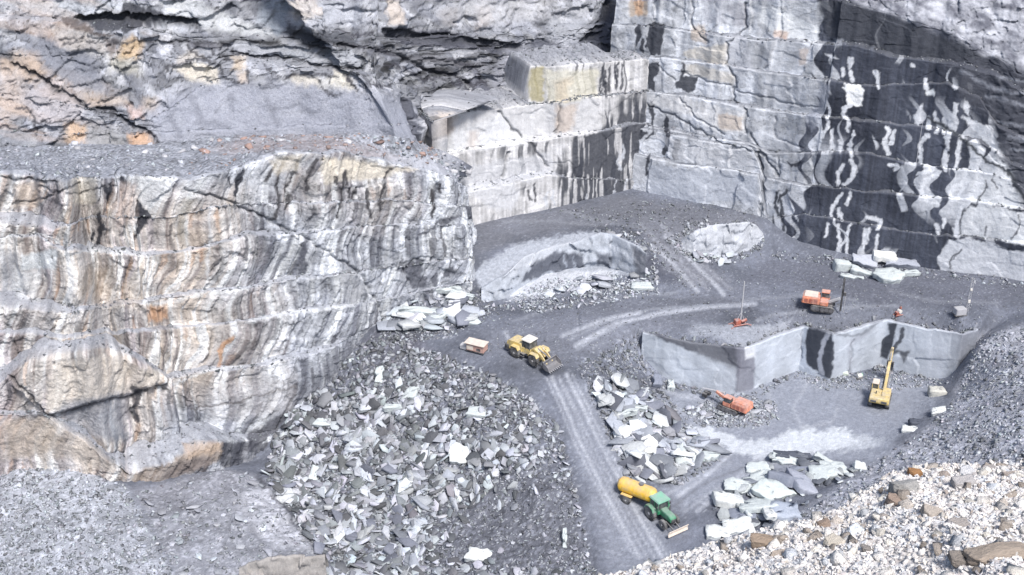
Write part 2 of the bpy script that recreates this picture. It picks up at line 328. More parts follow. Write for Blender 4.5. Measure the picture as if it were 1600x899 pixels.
GP = [
 ('p', [(1000, 610), (1060, 640), (1200, 690), (1400, 700), (1380, 720), (1200, 740), (1120, 780), (1060, 800), (1040, 760), (1110, 720), (1060, 660)], (0.25, 0.268, 0.32), 0.9, 12),
 ('p', [(1110, 600), (1250, 575), (1320, 590), (1440, 590), (1470, 620), (1400, 700), (1100, 690), (1020, 620)], (0.27, 0.29, 0.345), 0.8, 10),
 ('p', [(1060, 668), (1100, 665), (1180, 690), (1260, 668), (1330, 674), (1345, 690), (1300, 706), (1200, 712), (1150, 705), (1090, 685)], G_WHITE, 0.8, 3),
 ('p', [(1190, 715), (1230, 675), (1320, 672), (1385, 688), (1330, 705)], G_WHITE, 0.5, 4),
 ('p', [(745, 425), (800, 385), (860, 368), (935, 362), (1000, 382), (1015, 400), (1000, 425), (1005, 440), (950, 432), (860, 420), (800, 440), (830, 460), (790, 468), (750, 452)], G_PALE, 0.85, 3),
 ('p', [(800, 435), (850, 425), (900, 425), (985, 420), (930, 440), (880, 452), (830, 465), (800, 468)], (0.55, 0.57, 0.62), 0.8, 4),
 ('p', [(810, 430), (835, 405), (870, 400), (905, 402), (900, 416), (860, 416), (830, 428)], (0.17, 0.185, 0.22), 0.75, 3),
 ('p', [(1010, 395), (1045, 410), (1060, 440), (1030, 438), (1008, 420)], (0.07, 0.075, 0.10), 0.8, 4),
 ('p', [(740, 345), (870, 325), (985, 305), (1190, 340), (1180, 350), (1060, 350), (940, 350), (800, 375), (745, 400)], (0.15, 0.155, 0.18), 0.6, 5),
 ('p', [(1000, 345), (1190, 350), (1160, 400), (1080, 395), (1150, 450), (1060, 440)], (0.20, 0.205, 0.235), 0.5, 8),
 ('p', [(1200, 400), (1600, 440), (1600, 475), (1380, 480), (1300, 460), (1160, 440)], (0.115, 0.12, 0.15), 0.55, 10),
 ('p', [(1170, 510), (1260, 490), (1400, 480), (1500, 495), (1520, 520), (1330, 510)], G_MID, 0.5, 10),
 ('p', [(1060, 515), (1090, 505), (1200, 510), (1240, 500), (1225, 520), (1165, 545)], (0.32, 0.34, 0.39), 0.75, 4),
 ('p', [(745, 520), (960, 470), (1200, 450), (1120, 500), (900, 560), (800, 560)], (0.19, 0.20, 0.24), 0.5, 12),
 ('p', [(880, 600), (925, 600), (1000, 740), (1060, 880), (960, 900), (900, 720)], (0.215, 0.23, 0.275), 0.85, 8),
 ('p', [(560, 540), (600, 515), (680, 545), (620, 560)], (0.12, 0.12, 0.15), 0.6, 6),
 ('p', [(700, 760), (860, 740), (900, 790), (930, 899), (680, 899), (650, 820)], (0.13, 0.135, 0.16), 0.7, 25),
]
_b = fbm(GXX / 3, GYY / 1.2, None, 62, 4, 0.6)
gc = paint(gc, PU + 14 * fbm(GXX / 6, GYY / 1.5, None, 64, 4), PV + 5 * _b, GP, 60, 1.5)
gc = paint(gc, PU, PV, [('s', [(405, 742), (430, 775), (470, 820), (512, 872), (520, 899)], (0.03, 0.032, 0.042), 0.8, 3, 9), ('s', [(343, 738), (360, 770), (385, 800), (400, 835)], (0.14, 0.145, 0.17), 0.7, 3, 8),  # first stroke: shade of the gap along the ledge edge, painted in
   ('p', [(360, 770), (420, 760), (460, 820), (500, 860), (420, 850), (380, 810)], (0.44, 0.45, 0.50), 0.6, 5), ('p', [(205, 765), (340, 735), (400, 745), (360, 775), (300, 800), (230, 800)], (0.22, 0.225, 0.26), 0.75, 8), ('p', [(600, 520), (650, 540), (620, 580), (560, 620), (520, 600)], (0.10, 0.105, 0.13), 0.6, 10),
   ('s', [(1000, 350), (1050, 400), (1110, 455)], (0.26, 0.27, 0.31), 0.6, 2, 5), ('s', [(1030, 350), (1080, 400), (1140, 450)], (0.26, 0.27, 0.31), 0.6, 2, 5)], 66, 1.0)
lump = fbm(GXX / 2.0, GYY / 2.0, None, 141, 4, 0.65); gc = gc * (1 + (0.55 * mou + 0.5 * rbk + 0.4 * led + 0.25 * rub) * lump)[..., None]
# sweeping wheel marks on the yards
for k, (tr, w, c_) in enumerate([([(900, 545), (950, 515), (1010, 495), (1080, 485)], 4, .40), ([(890, 530), (950, 500), (1020, 484), (1100, 476)], 3, .36), ([(800, 500), (880, 478), (980, 462), (1060, 458)], 3, .30), ([(1200, 610), (1205, 640), (1190, 670)], 6, .36), ([(1260, 600), (1240, 640), (1250, 670)], 6, .36),
     ([(1310, 640), (1300, 660), (1250, 670)], 5, .36), ([(1070, 800), (1120, 765), (1180, 735), (1230, 715)], 4, .36), ([(1040, 775), (1090, 745), (1140, 722)], 4, .36), ([(1055, 790), (1110, 752), (1160, 730)], 3, .12), ([(1020, 600), (1060, 618), (1100, 622)], 8, .40), ([(1010, 625), (1060, 640), (1090, 650)], 8, .38),
     ([(1160, 470), (1260, 462), (1340, 470)], 3, .27), ([(1390, 455), (1460, 470), (1560, 475)], 3, .25), ([(1180, 500), (1260, 485), (1400, 478)], 4, .30), ([(880, 330), (940, 345), (1020, 360)], 4, .24), ([(790, 350), (850, 345), (930, 350)], 3, .24)]):
    gc = mixc(gc, strokemask(PU + 6 * n1, PV + 4 * n1, spl(tr), w, 2.5), (c_ * 0.93, c_ * .98, c_ * 1.12), 0.6)
gc = mixc(gc, rut * np.clip(0.5 + 0.8 * noise(GXX / 1.5, GYY / 3, None, 88), 0, 1), (0.46, 0.48, 0.54), 0.65)
# speckle of small chips
pud = np.maximum(polymask(PU, PV, [(1060, 660), (1180, 680), (1260, 662), (1390, 675), (1390, 705), (1200, 718), (1090, 690)], 6), 0.7 * polymask(PU, PV, [(1040, 620), (1300, 600), (1450, 600), (1400, 720), (1100, 780), (1040, 790)], 8))
sp = rough * (n2 > 0.62) * (n4 > 0.35); gc = gc * (1 + 0.6 * np.clip(sp * 1.6, 0, 0.9) + 0.20 * (n4 - 0.5) * (1 - pud))[..., None]
crk = (f2 - f1 < 0.1) * rub; gc = gc * (1 - 0.35 * crk)[..., None]
chip = (n4 > 0.965) * np.clip(0.1 + rough, 0, 1) * (1 - pud); gc = mixc(gc, chip, (0.6, 0.62, 0.66), 0.7)
VV = np.stack([GXX + 0.0, GYY, GD_], -1)
ground = mesh_np('quarry_ground', VV.reshape(-1, 3), grid_faces(len(gy), len(gx)), M_GROUND, gc)
tag(ground, 'dark crushed slate floor, haul road and rubble slopes of the quarry', 'ground', kind='structure')
# ------------------------------------------------------------------ benched rock walls
def spl(pts, closed=False, n=5):
    P = np.array([(p[0], p[1], p[2] if len(p) > 2 else 1.0) for p in pts], float)
    if len(P) < 3: return pts
    if closed: Q = np.vstack([P[-1], P, P[0], P[1]])
    else: Q = np.vstack([2 * P[0] - P[1], P, 2 * P[-1] - P[-2]])
    out = []
    for i in range(1, len(Q) - 2):
        for t in np.arange(n) / n:
            out.append(tuple(0.5 * (2 * Q[i] + (Q[i + 1] - Q[i - 1]) * t + (2 * Q[i - 1] - 5 * Q[i] + 4 * Q[i + 1] - Q[i + 2]) * t * t + (3 * Q[i] - 3 * Q[i + 1] + Q[i + 2] - Q[i - 1]) * t ** 3)))
    if not closed: out.append(tuple(Q[-2]))
    return out
def interp(pts, u, k=1):
    p = sorted(pts); return np.interp(u, [a[0] for a in p], [a[k] for a in p])
def wall(name, plan, ledges, zbot, dz, ds, items, tint, disp, grooves=(), batter=0.06, nsm=1.2, last=6.0, skirt=8.0, blend=None, mat=None, psm=1.2, side=0.0, jag=0.25, wob=1.0, seed=1, label=None, overlap=2.0, plan_xy=None, post=None):
    """plan: foot line (u, v, z); ledges: [(line of front edge (u, v), tread width (u, w))] bottom to top; the last one closes the wall"""
    P = np.array([unproj(u, v, z) for u, v, z in plan]) if plan_xy is None else np.array(plan_xy, float)
    seg = np.hypot(*np.diff(P, axis=0).T); S = np.r_[0, np.cumsum(seg)]
    s = np.arange(0, S[-1], ds); x = np.interp(s, S, P[:, 0]); y = np.interp(s, S, P[:, 1])
    def sm(a, w):
        k = max(3, int(w / ds) | 1); h = k // 2; e = np.r_[a[0] - (np.arange(h, 0, -1)) * (a[1] - a[0]), a, a[-1] + np.arange(1, h + 1) * (a[-1] - a[-2])]
        return np.convolve(e, np.ones(k) / k, 'valid')
    xs, ys = sm(x, psm), sm(y, psm); xn, yn = sm(sm(x, nsm), nsm), sm(sm(y, nsm), nsm)
    tx, ty = np.gradient(xn), np.gradient(yn); L = np.hypot(tx, ty); nx, ny = ty / L, -tx / L        # outward, towards the pit
    zb = np.interp(s, S if len(zbot) == len(S) else np.linspace(0, S[-1], len(zbot)), zbot) if np.ndim(zbot) else np.full(s.shape, float(zbot))
    rows = []      # each row: x, y, z, riser index, is tread
    xw = sm(sm(xs, 22.0), 16.0) - xs; yw = sm(sm(ys, 22.0), 16.0) - ys
    cx, cy, cz = xs.copy(), ys.copy(), zb.copy(); n_led = len(ledges)
    rows.append((cx, cy, cz - skirt, np.zeros(s.shape), np.zeros(s.shape), s)); b0 = batter
    for i, led_ in enumerate(ledges):
        line, wid = led_[:2]; batter = led_[2] if len(led_) > 2 else b0
        z = cz + 3.0
        for _ in range(14):
            bx = cx - nx * batter * (z - cz); by = cy - ny * batter * (z - cz)
            d = by * CS - (z - CH) * SN; u = CU + F * bx / d
            z = 0.5 * z + 0.5 * z_at(by, interp(line, u))
        z = z + jag * (fbm(s / 2.2, s * 0 + i * 7.3, None, seed + i, 3)) 
        if side: z[s < side] = z[np.argmax(s >= side) + 3]
        z = np.maximum(z, cz + 0.15)
        bx = cx - nx * batter * (z - cz); by = cy - ny * batter * (z - cz)
        d = by * CS - (z - CH) * SN; u = CU + F * bx / d
        hmax = np.percentile(z - cz, 97); nr = max(3, int(hmax / dz))
        for r in range(nr + 1):
            t = r / nr
            rows.append((cx + (bx - cx) * t, cy + (by - cy) * t, cz + (z - cz) * t, np.full(s.shape, float(i)), np.zeros(s.shape), s))
        w = np.maximum(interp(wid, u), 0.02) if i < n_led - 1 else np.full(s.shape, last)
        w = w * np.clip(1 + 0.7 * fbm(s / 4, s * 0 + 3 + i, None, seed + 30 + i, 3), 0.3, 1.8)
        if side: w[s < side - 0.6] = 0.05
        nt_ = max(2, int(np.percentile(w, 95) / (dz * 1.6)))
        ex, ey, ez = bx - nx * w, by - ny * w, z + 0.10 * w
        for r in range(1, nt_ + 1):
            t = r / nt_
            rows.append((bx + (ex - bx) * t, by + (ey - by) * t, z + (ez - z) * t, np.full(s.shape, float(i)), np.ones(s.shape) * min(1, 0.5 + t), s))
        cx, cy, cz = ex, ey, ez
    X, Y, Z, RI, TR, SS = [np.stack([r[k] for r in rows]) for k in range(6)]
    if blend: w_ = sstep(blend[0], blend[1], Z); X = X + xw * w_; Y = Y + yw * w_
    U, V = proj(X, Y, Z)
    c = tint(SS, Z, U, V, RI, TR)
    c = paint(c, U, V, items, seed + 60, wob)
    off, dzv = disp(SS, Z, U, V, RI, TR)
    gu = U + 4 * fbm(U / 9, V / 9, None, seed + 80, 2); gv = V + 4 * fbm(U / 9, V / 9, None, seed + 81, 2)
    for g in grooves:                              # (points, width, depth, darkening)
        m = strokemask(gu, gv, g[0], g[1], 1.2) * (1 - 0.7 * TR)
        off = off - m * g[2]; c = mixc(c, m, (0.05, 0.053, 0.065), g[3])
    NX, NY = np.broadcast_to(nx, X.shape), np.broadcast_to(ny, X.shape)
    if post: c, off, dzv = post(SS, Z, U, V, RI, TR, c, off, dzv, X, Y)
    X2 = X + NX * off; Y2 = Y + NY * off; Z2 = Z + dzv
    o = mesh_np(name, np.stack([X2, Y2, Z2], -1).reshape(-1, 3), grid_faces(*X.shape), mat or M_WALL, c)
    tag(o, label, 'cliff', kind='structure'); WALLS.append((X2, Y2, Z2, U, V, TR))
    return o
WALLS = []
def face_disp(fs, fz, amp, tilt, seed, fine=0.12, slant=0.0, tread=0.35):
    """fractured rock: facets of random depth and tilt"""
    def f(s, z, u, v, ri, tr):
        a = s + slant * z + 0.5 * fbm(s / 3, z / 3, None, seed, 2); b = z + 0.12 * s * 0 + 0.5 * fbm(s / 4, z / 2, None, seed + 1, 2) + ri * 3.7
        f1, f2, r1, r2, dx, dy = cells(a / fs, b / fz, seed)
        g1, g2, q1, q2, ex, ey = cells(a / fs * 2.7, b / fz * 2.3, seed + 9)
        o = amp * ((r1 - 0.5) + 0.45 * (q1 - 0.5)) + tilt * ((r2 - 0.5) * dx + (r1 - 0.5) * dy * 0.7 + 0.5 * (q2 - .5) * ex) + fine * fbm(s / 0.8, z / 0.8, ri, seed + 3, 3)
        o -= 0.12 * amp * sstep(0.06, 0.01, f2 - f1)
        return o * (1 - tr * 0.8), tr * (tread * fbm(s / 1.2, z * 0 + v / 5, None, seed + 4, 3) + 0.1)
    return f
PALE, WHITE, GREY, MIDG, DARK, BLACK = (0.53, 0.55, 0.60), (0.74, 0.76, 0.79), (0.36, 0.38, 0.43), (0.25, 0.265, 0.31), (0.095, 0.10, 0.125), (0.028, 0.032, 0.046)
CREAM, TAN, BROWN, RUST, LILAC, OLIVE = (0.70, 0.64, 0.55), (0.50, 0.39, 0.29), (0.26, 0.18, 0.14), (0.52, 0.28, 0.14), (0.42, 0.38, 0.42), (0.40, 0.36, 0.22)

# ---------------- W1: striped lower wall on the left
def stripes(s, z, ri, seed, f=1.0):
    bend = 1.1 * np.sin(z * 0.55 + 2.5 * noise(s / 9, z / 14, None, seed)) + 0.9 * fbm(s / 6, z / 7, ri * 0.15, seed + 1, 2)
    a = (s + bend * 0.62 - 0.34 * z + ri * 0.35) * f * 1.25
    n = 0.55 * noise(a * 0.75, z * 0.04 + ri * 0.35, None, seed + 2) + 0.30 * noise(a * 2.2, z * 0.07 + ri * 0.5, None, seed + 3) + 0.25 * noise(a * 5.5, z * 0.14 + ri * .6, None, seed + 4)
    n2 = 0.6 * noise(a * 0.33 + 9, z * 0.03 + ri * 0.3, None, seed + 5) + 0.4 * noise(a * 1.4, z * 0.08 + ri * .5, None, seed + 6)
    return n / 1.1, n2, a
TANREG = [('p', [(-200, 290), (380, 290), (400, 380), (330, 470), (330, 600), (250, 640), (200, 760), (-200, 760)], 1.0), ('p', [(430, 235), (640, 250), (640, 320), (560, 340), (500, 320), (420, 290)], 0.6),
          ('p', [(240, 470), (420, 460), (440, 580), (250, 600)], 0.7)]
def tint1(s, z, u, v, ri, tr):
    n, n2, a = stripes(s, z, ri, 101)
    warm = np.zeros(u.shape)
    nu = u + 40 * fbm(u / 90, v / 90, None, 71, 3); nv = v + 30 * fbm(u / 90, v / 60, None, 72, 3)
    for it in TANREG: warm = np.maximum(warm, it[2] * polymask(nu, nv, it[1], 35))
    warm = np.clip(warm * (0.55 + 0.9 * noise(u / 50, v / 25, None, 73)), 0, 1)
    k = np.clip((n - 0.27) / 0.42, 0, 1)[..., None]
    cool = np.array((0.19, 0.20, 0.24)) * (1 - k) + np.array((0.62, 0.645, 0.70)) * k
    wm = np.array((0.29, 0.245, 0.23)) * (1 - k) + np.array((0.82, 0.79, 0.765)) * k
    c = cool * (1 - warm[..., None]) + wm * warm[..., None]
    c = mixc(c, sstep(0.62, 0.74, n2) * warm, (0.54, 0.46, 0.39), 0.55); c = mixc(c, sstep(0.34, 0.27, n2) * warm, LILAC, 0.55)
    c = mixc(c, sstep(0.60, 0.72, n) , WHITE, 0.75); c = mixc(c, sstep(0.24, 0.17, n) * (0.3 + 0.7 * warm), (0.10, 0.09, 0.10), 0.7)
    blot = fbm(s / 2.5, z / 2.5, ri, 110, 4); c = c * (1 + 0.30 * blot)[..., None]
    f1, f2, r1, r2, dx, dy = cells((s + 0.3 * z) / 3.2, (z + ri * 3) / 2.2, 61); c = c * (0.80 + 0.40 * r1)[..., None] * (1 - 0.55 * sstep(0.05, 0.0, f2 - f1) * (r2 > 0.3))[..., None]
    g1, g2, q1, q2, ex, ey = cells(a / 0.75, (z + ri * 7) / 4.0, 65); c = c * (0.82 + 0.36 * q1)[..., None]; c = mixc(c, (q2 > 0.95) * warm, RUST, 0.3); c = mixc(c, (q2 < 0.04) * (0.4 + 0.6 * noise(s / 6, z / 6, None, 66)), (0.07, 0.07, 0.085), 0.8)
    g1, g2, q1, q2, ex, ey = cells((s - 0.5 * z) / 1.1, (z + 0.3 * s) / 0.7, 67); c = c * (0.88 + 0.24 * q1)[..., None] * (1 - 0.6 * sstep(0.07, 0.0, g2 - g1) * (q2 > 0.86))[..., None]
    g = noise(u / 3.5, v / 3.5, None, 5)
    return mixc(c, tr, (0.36, 0.375, 0.425), 0.85) * (1 - tr * 0.35 * (g - 0.5))[..., None]
I1 = []
z1 = lambda p: Zm(0, 230, 0.2782, p)       # a zoomed view used for tracing
z2 = lambda p: Zm(380, 200, 0.2782, p)
z4 = lambda p: Zm(0, 290, 0.3505, p)
for poly in ([(590, 220), (640, 215), (600, 320), (592, 330)], [(545, 370), (565, 360), (585, 440), (610, 465), (570, 470), (565, 560), (545, 540), (555, 450)], [(510, 490), (530, 470), (535, 500), (520, 560)],
             [(765, 300), (790, 300), (855, 385), (850, 400), (800, 470), (765, 520), (770, 550), (755, 520), (780, 440), (760, 380)], [(1270, 160), (1300, 160), (1290, 230)], [(1330, 150), (1385, 120), (1330, 280), (1300, 280)], [(668, 165), (690, 165), (705, 210), (680, 200)]):
    I1.append(('p', z1(poly), BLACK, 0.93, 0.8))
I1 += [('p', z1([(780, 180), (960, 160), (950, 250), (900, 320), (850, 370), (800, 300)]), WHITE, 0.8, 3), ('p', z1([(455, 190), (540, 170), (530, 290), (500, 320), (460, 280)]), WHITE, 0.8, 3), ('p', z1([(100, 690), (230, 690), (220, 860), (110, 840)]), WHITE, 0.6, 5),
       ('p', z1([(120, 600), (330, 570), (320, 680), (120, 680)]), (0.66, 0.70, 0.74), 0.8, 2), ('p', z1([(690, 200), (760, 210), (770, 420), (650, 450), (620, 330)]), (0.55, 0.45, 0.41), 0.6, 6),
       ('p', z1([(1040, 290), (1100, 290), (1060, 400), (1030, 520), (1010, 500), (1010, 380)]), (0.26, 0.235, 0.20), 0.7, 4), ('p', z1([(0, 580), (110, 580), (90, 720), (100, 899), (0, 899)]), (0.24, 0.25, 0.29), 0.7, 6),
       ('p', z1([(540, 800), (800, 740), (790, 880), (560, 890)]), TAN, 0.35, 8), ('s', z1([(1185, 320), (1170, 420), (1175, 520), (1150, 800)]), WHITE, 0.6, 1, 4),
       ('p', z2([(430, 170), (600, 180), (830, 220), (980, 230), (900, 250), (760, 290), (560, 290), (440, 320)]), CREAM, 0.85, 3),
       ('p', z2([(30, 300), (160, 190), (400, 180), (300, 240), (180, 380), (40, 340)]), PALE, 0.6, 4)]
for st in ([(185, 205), (150, 260), (130, 300)], [(235, 200), (200, 260), (185, 320), (200, 400), (165, 520)], [(305, 180), (280, 260), (240, 340), (245, 370)], [(415, 180), (360, 250), (350, 340)], [(575, 240), (560, 290), (540, 500)], [(610, 330), (590, 390)], [(640, 340), (620, 400)],
           [(700, 340), (700, 400), (720, 500)], [(800, 320), (770, 370), (775, 470)], [(520, 280), (520, 320)], [(575, 260), (580, 310)], [(1065, 350), (1065, 500)], [(1095, 320), (1100, 370)], [(270, 380), (230, 460)], [(830, 240), (790, 280)]):
    I1.append(('s', z2(st), (0.05, 0.048, 0.055), 0.92, 0.9, 5.0))
for poly in ([(1250, 440), (1310, 440), (1330, 430), (1390, 430), (1400, 500), (1440, 520), (1390, 520), (1350, 480), (1330, 520), (1260, 520)], [(920, 840), (1000, 830), (1040, 840), (1030, 899), (940, 899)], [(1140, 780), (1190, 780), (1200, 830), (1130, 850)], [(1150, 700), (1170, 700), (1170, 780), (1155, 790)],
             [(1100, 520), (1220, 490), (1160, 540), (1110, 590), (1110, 545), (970, 620), (980, 600), (1060, 560)], [(1060, 845), (1100, 810), (1100, 899), (1070, 899)], [(330, 650), (365, 650), (350, 820), (310, 830)], [(850, 800), (1010, 740), (1020, 750), (1000, 850), (985, 850)]):
    I1.append(('p', z2(poly), (0.10, 0.105, 0.13), 0.9, 1.2))
I1 += [('s', z2([(610, 800), (690, 880), (730, 960), (760, 1010)]), WHITE, 0.7, 1, 3), ('p', z2([(540, 800), (600, 790), (690, 890), (640, 1000), (560, 960)]), (0.36, 0.37, 0.40), 0.8, 3)]
for st in ([(225, 473), (270, 472), (315, 461), (385, 451)], [(385, 505), (440, 492), (490, 486), (560, 474)], [(100, 398), (160, 393), (230, 400)], [(270, 600), (330, 580), (380, 573)], [(0, 372), (60, 366), (95, 380)]):
    I1.append(('s', st, WHITE, 0.55, 1.2, 4))
I1 += [('p', z4([(260, 770), (520, 740), (600, 790), (740, 850), (700, 860), (400, 950), (220, 990), (220, 860)]), (0.62, 0.57, 0.52), 0.75, 4), ('s', z4([(1030, 680), (985, 740), (975, 800)]), RUST, 0.7, 1.5, 7),
       ('p', z4([(350, 370), (500, 380), (470, 530), (330, 520)]), TAN, 0.3, 8), ('p', z4([(660, 570), (780, 560), (770, 660), (680, 650)]), (0.20, 0.18, 0.18), 0.5, 5),
       ('p', [(0, 655), (75, 650), (150, 700), (200, 745), (100, 715), (0, 722)], (0.44, 0.40, 0.37), 0.6, 4), ('p', [(10, 660), (70, 652), (100, 690), (60, 715), (15, 715)], (0.42, 0.35, 0.29), 0.5, 4),
       ('p', [(205, 742), (345, 690), (348, 715), (260, 755), (205, 768)], (0.30, 0.245, 0.205), 0.8, 3), ('p', [(255, 735), (300, 715), (335, 712), (320, 735), (255, 750)], (0.14, 0.12, 0.12), 0.7, 4), ('p', [(285, 695), (345, 690), (345, 705), (290, 715)], (0.50, 0.38, 0.29), 0.6, 3),
       ('p', [(345, 690), (430, 690), (465, 655), (460, 640), (430, 690), (440, 720), (400, 745), (345, 735)], (0.05, 0.052, 0.07), 0.85, 2), ('p', [(380, 705), (395, 705), (400, 735), (375, 735)], (0.35, 0.36, 0.4), 0.7, 2),  # recess and overhang at the wall foot, their shade painted into the rock
       ('p', [(385, 680), (465, 630), (470, 655), (390, 700)], (0.08, 0.082, 0.10), 0.85, 2), ('p', [(100, 620), (190, 610), (200, 690), (120, 680), (85, 650)], (0.27, 0.29, 0.34), 0.7, 6),
       ('s', [(205, 600), (218, 615), (205, 640), (215, 655)], BLACK, 0.85, 1, 8), ('s', [(40, 640), (75, 648), (260, 600)], (0.06, 0.06, 0.07), 0.8, 1.2, 5),  # dark strip along the big block's lower edge: overhang shade, painted in
       ('p', [(300, 600), (460, 590), (460, 640), (330, 660)], (0.40, 0.38, 0.39), 0.5, 8), ('s', [(300, 640), (380, 625), (460, 605)], (0.12, 0.11, 0.11), 0.7, 1, 3),
       ('p', [(510, 560), (600, 505), (640, 490), (590, 560), (520, 600), (460, 640)], (0.11, 0.115, 0.14), 0.6, 6)]
I1.append(('p', [(742, 200), (830, 200), (830, 330), (765, 350), (744, 310)], (0.36, 0.375, 0.42), 0.9, 3))
for p, cc in (([(230, 480), (262, 478), (262, 500), (235, 505)], RUST), ([(420, 250), (470, 238), (468, 262), (430, 275)], CREAM), ([(108, 268), (150, 262), (150, 320), (112, 318)], CREAM), ([(20, 290), (70, 285), (60, 325), (20, 325)], (0.66, 0.56, 0.48))):
    I1.append(('p', p, cc, 0.6, 3))
_d1 = face_disp(4.6, 3.2, 0.35, 0.35, 201, 0.06, 0.25)
def disp1(s, z, u, v, ri, tr):
    o, d = _d1(s, z, u, v, ri, tr); n, n2, a = stripes(s, z, ri, 101)
    big = polymask(u, v, [(20, 600), (60, 555), (120, 545), (180, 545), (230, 568), (262, 595), (75, 645)], 5)
    g1, g2, q1, q2, ex, ey = cells(a / 1.1, (z + ri * 7) / 4.0, 68); h1, h2, p1, p2, _, _ = cells(a / 0.42, (z + ri * 7) / 2.0, 69)
    st_ = 0.42 * (q1 - 0.5) + 0.20 * (p1 - 0.5) + 0.3 * (q2 - 0.5) * ex
    return o + (st_ + 0.35 * fbm(s / 7, z / 9, None, 205, 2)) * (1 - tr) + 1.2 * big * (1 - tr), d
G1 = [([(290, 297), (345, 310), (400, 335), (440, 355), (475, 370), (520, 400), (560, 425)], 3.5, 0.6, 0.35), ([(560, 425), (590, 470), (600, 505)], 3, 0.5, 0.3),
      (z2([(1000, 740), (900, 800), (930, 850)]), 3, .5, .4), ([(0, 480), (30, 560), (90, 540)], 3, 0.5, 0.3), ([(95, 500), (60, 540), (20, 585)], 3, 0.5, 0.3), (z1([(1190, 700), (1250, 640), (1240, 540), (1330, 500), (1430, 490)]), 4, 0.5, 0.5),
      ([(0, 585), (40, 600), (80, 650), (140, 690), (200, 745)], 4, 0.8, 0.45), ([(60, 290), (110, 305), (140, 300), (180, 290)], 2.5, 0.4, 0.4), (z1([(0, 170), (60, 190), (150, 180), (260, 200), (440, 150)]), 3, 0.4, 0.6), (z1([(60, 320), (160, 310), (300, 270), (450, 200)]), 3, 0.4, 0.5)]
L1 = [([(-200, 655), (0, 653), (70, 650), (130, 690), (200, 744), (345, 690), (400, 690), (470, 655), (530, 590), (600, 512), (740, 472)], [(-200, 1), (90, 1), (140, 3), (200, 5), (345, 5), (380, 2), (430, 1.0), (500, 0.3)]),
      ([(-200, 600), (0, 600), (50, 562), (120, 546), (180, 546), (230, 570), (265, 592), (300, 588), (420, 572), (520, 543), (600, 498), (740, 466)], [(-200, 2), (60, 3), (240, 2.6), (300, 1.8), (460, 1.4), (560, 0.3)]),
      ([(-200, 530), (0, 520), (100, 532), (230, 521), (400, 502), (490, 487), (580, 474), (740, 440)], [(-200, 1.0), (230, 1.2), (500, 1.3), (580, 0.3)]),
      ([(-200, 470), (0, 478), (95, 492), (224, 474), (315, 461), (385, 451), (470, 437), (560, 425), (740, 405)], [(-200, 3.5), (60, 2.6), (110, 1.0), (300, 1.4), (470, 1.3), (560, 0.3)]),
      ([(-200, 372), (0, 372), (60, 370), (95, 392), (230, 402), (300, 395), (385, 371), (470, 368), (600, 352), (740, 355)], [(-200, 0.4), (80, 0.5), (120, 2.4), (240, 2.0), (300, 1.3), (480, 1.2), (560, 0.4)]),
      ([(-200, 350), (0, 352), (80, 360), (150, 340), (260, 340), (385, 318), (500, 320), (600, 315), (740, 325)], [(-200, 4), (60, 3.2), (110, 0.8), (200, 0.15), (400, 0.2), (480, 0.6), (640, 0.5)]),
      ([(-200, 270), (0, 272), (110, 284), (200, 277), (300, 284), (380, 262), (440, 240), (540, 240), (620, 258), (700, 275), (740, 300)], [(0, 1)])]
def post1(s, z, u, v, ri, tr, c, off, dz, X, Y):
    e = sstep(735, 742, u)
    return c, off, dz
P1 = [(-120, 790, -8), (60, 770, -8), (180, 770, -8.5), (340, 735, -10), (400, 715, -13), (470, 650, -9), (530, 585, -4), (590, 508, 0), (640, 487, 0), (700, 475, 0), (738, 468, 0), (752, 440, 1.5), (752, 345, 4)]
wall('cliff', P1, L1, np.array([-11, -11, -12, -15, -17, -13, -8, -4, -3, -3, -3, -2, 0]), 0.24, 0.20, I1, tint1, disp1, G1, batter=0.05, seed=3, wob=0.7, nsm=14.0, jag=0.35, last=1.0, label='benched striped cream and grey rock wall on the left', post=post1)

# terrace on top of it
def terr_h(u): return 0
# ---------------- W2: stacked blocks at the back
def tint2(s, z, u, v, ri, tr):
    st = noise(s * 2.4 + 0.4 * fbm(s, z, None, 3, 2), z * 0.12, None, 301); b = fbm(s / 2, z / 2, ri, 302, 4)
    c = np.ones(u.shape + (3,)) * np.array((0.58, 0.575, 0.59)) * (0.80 + 0.35 * st + 0.3 * b)[..., None]
    f1, f2, r1, r2, dx, dy = cells(s / 4.5, (z + ri * 2) / 3, 62); c = c * (0.88 + 0.24 * r1)[..., None]
    c = c * (0.9 + 0.2 * sstep(0.4, 0.6, noise(s * 4, z * .2, None, 309)))[..., None]; bs_ = sstep(0.70, 0.78, noise(s * 1.6 + 0.5 * np.sin(z), z * 0.12 + ri * 3, None, 308)) * sstep(700, 800, u); c = mixc(c, bs_ * sstep(690, 800, u), (0.07, 0.075, 0.09), 0.8)
    dk = sstep(0.0, 1.0, np.clip((u - 865 + 25 * fbm(s, z / 4, None, 303, 2) - (300 - v) * 0.15 - sstep(230, 170, v) * 70) / 25, 0, 1)) * sstep(135, 165, v)
    wst = sstep(0.60, 0.68, noise(s * 2.6 + 0.8 * fbm(s, z / 3, None, 305, 2), z * 0.15, None, 304))
    c = mixc(c, dk * (1 - 0.75 * wst), (0.05, 0.055, 0.072), 0.93)
    g_ = 0.6 + 0.8 * _h(np.floor(s / 0.35), np.floor(v / 2.0), np.floor(u / 2.0), 3)
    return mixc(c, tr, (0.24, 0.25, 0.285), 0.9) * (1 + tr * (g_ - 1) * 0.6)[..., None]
z22 = lambda p: Zm(520, 0, 0.3505, p)
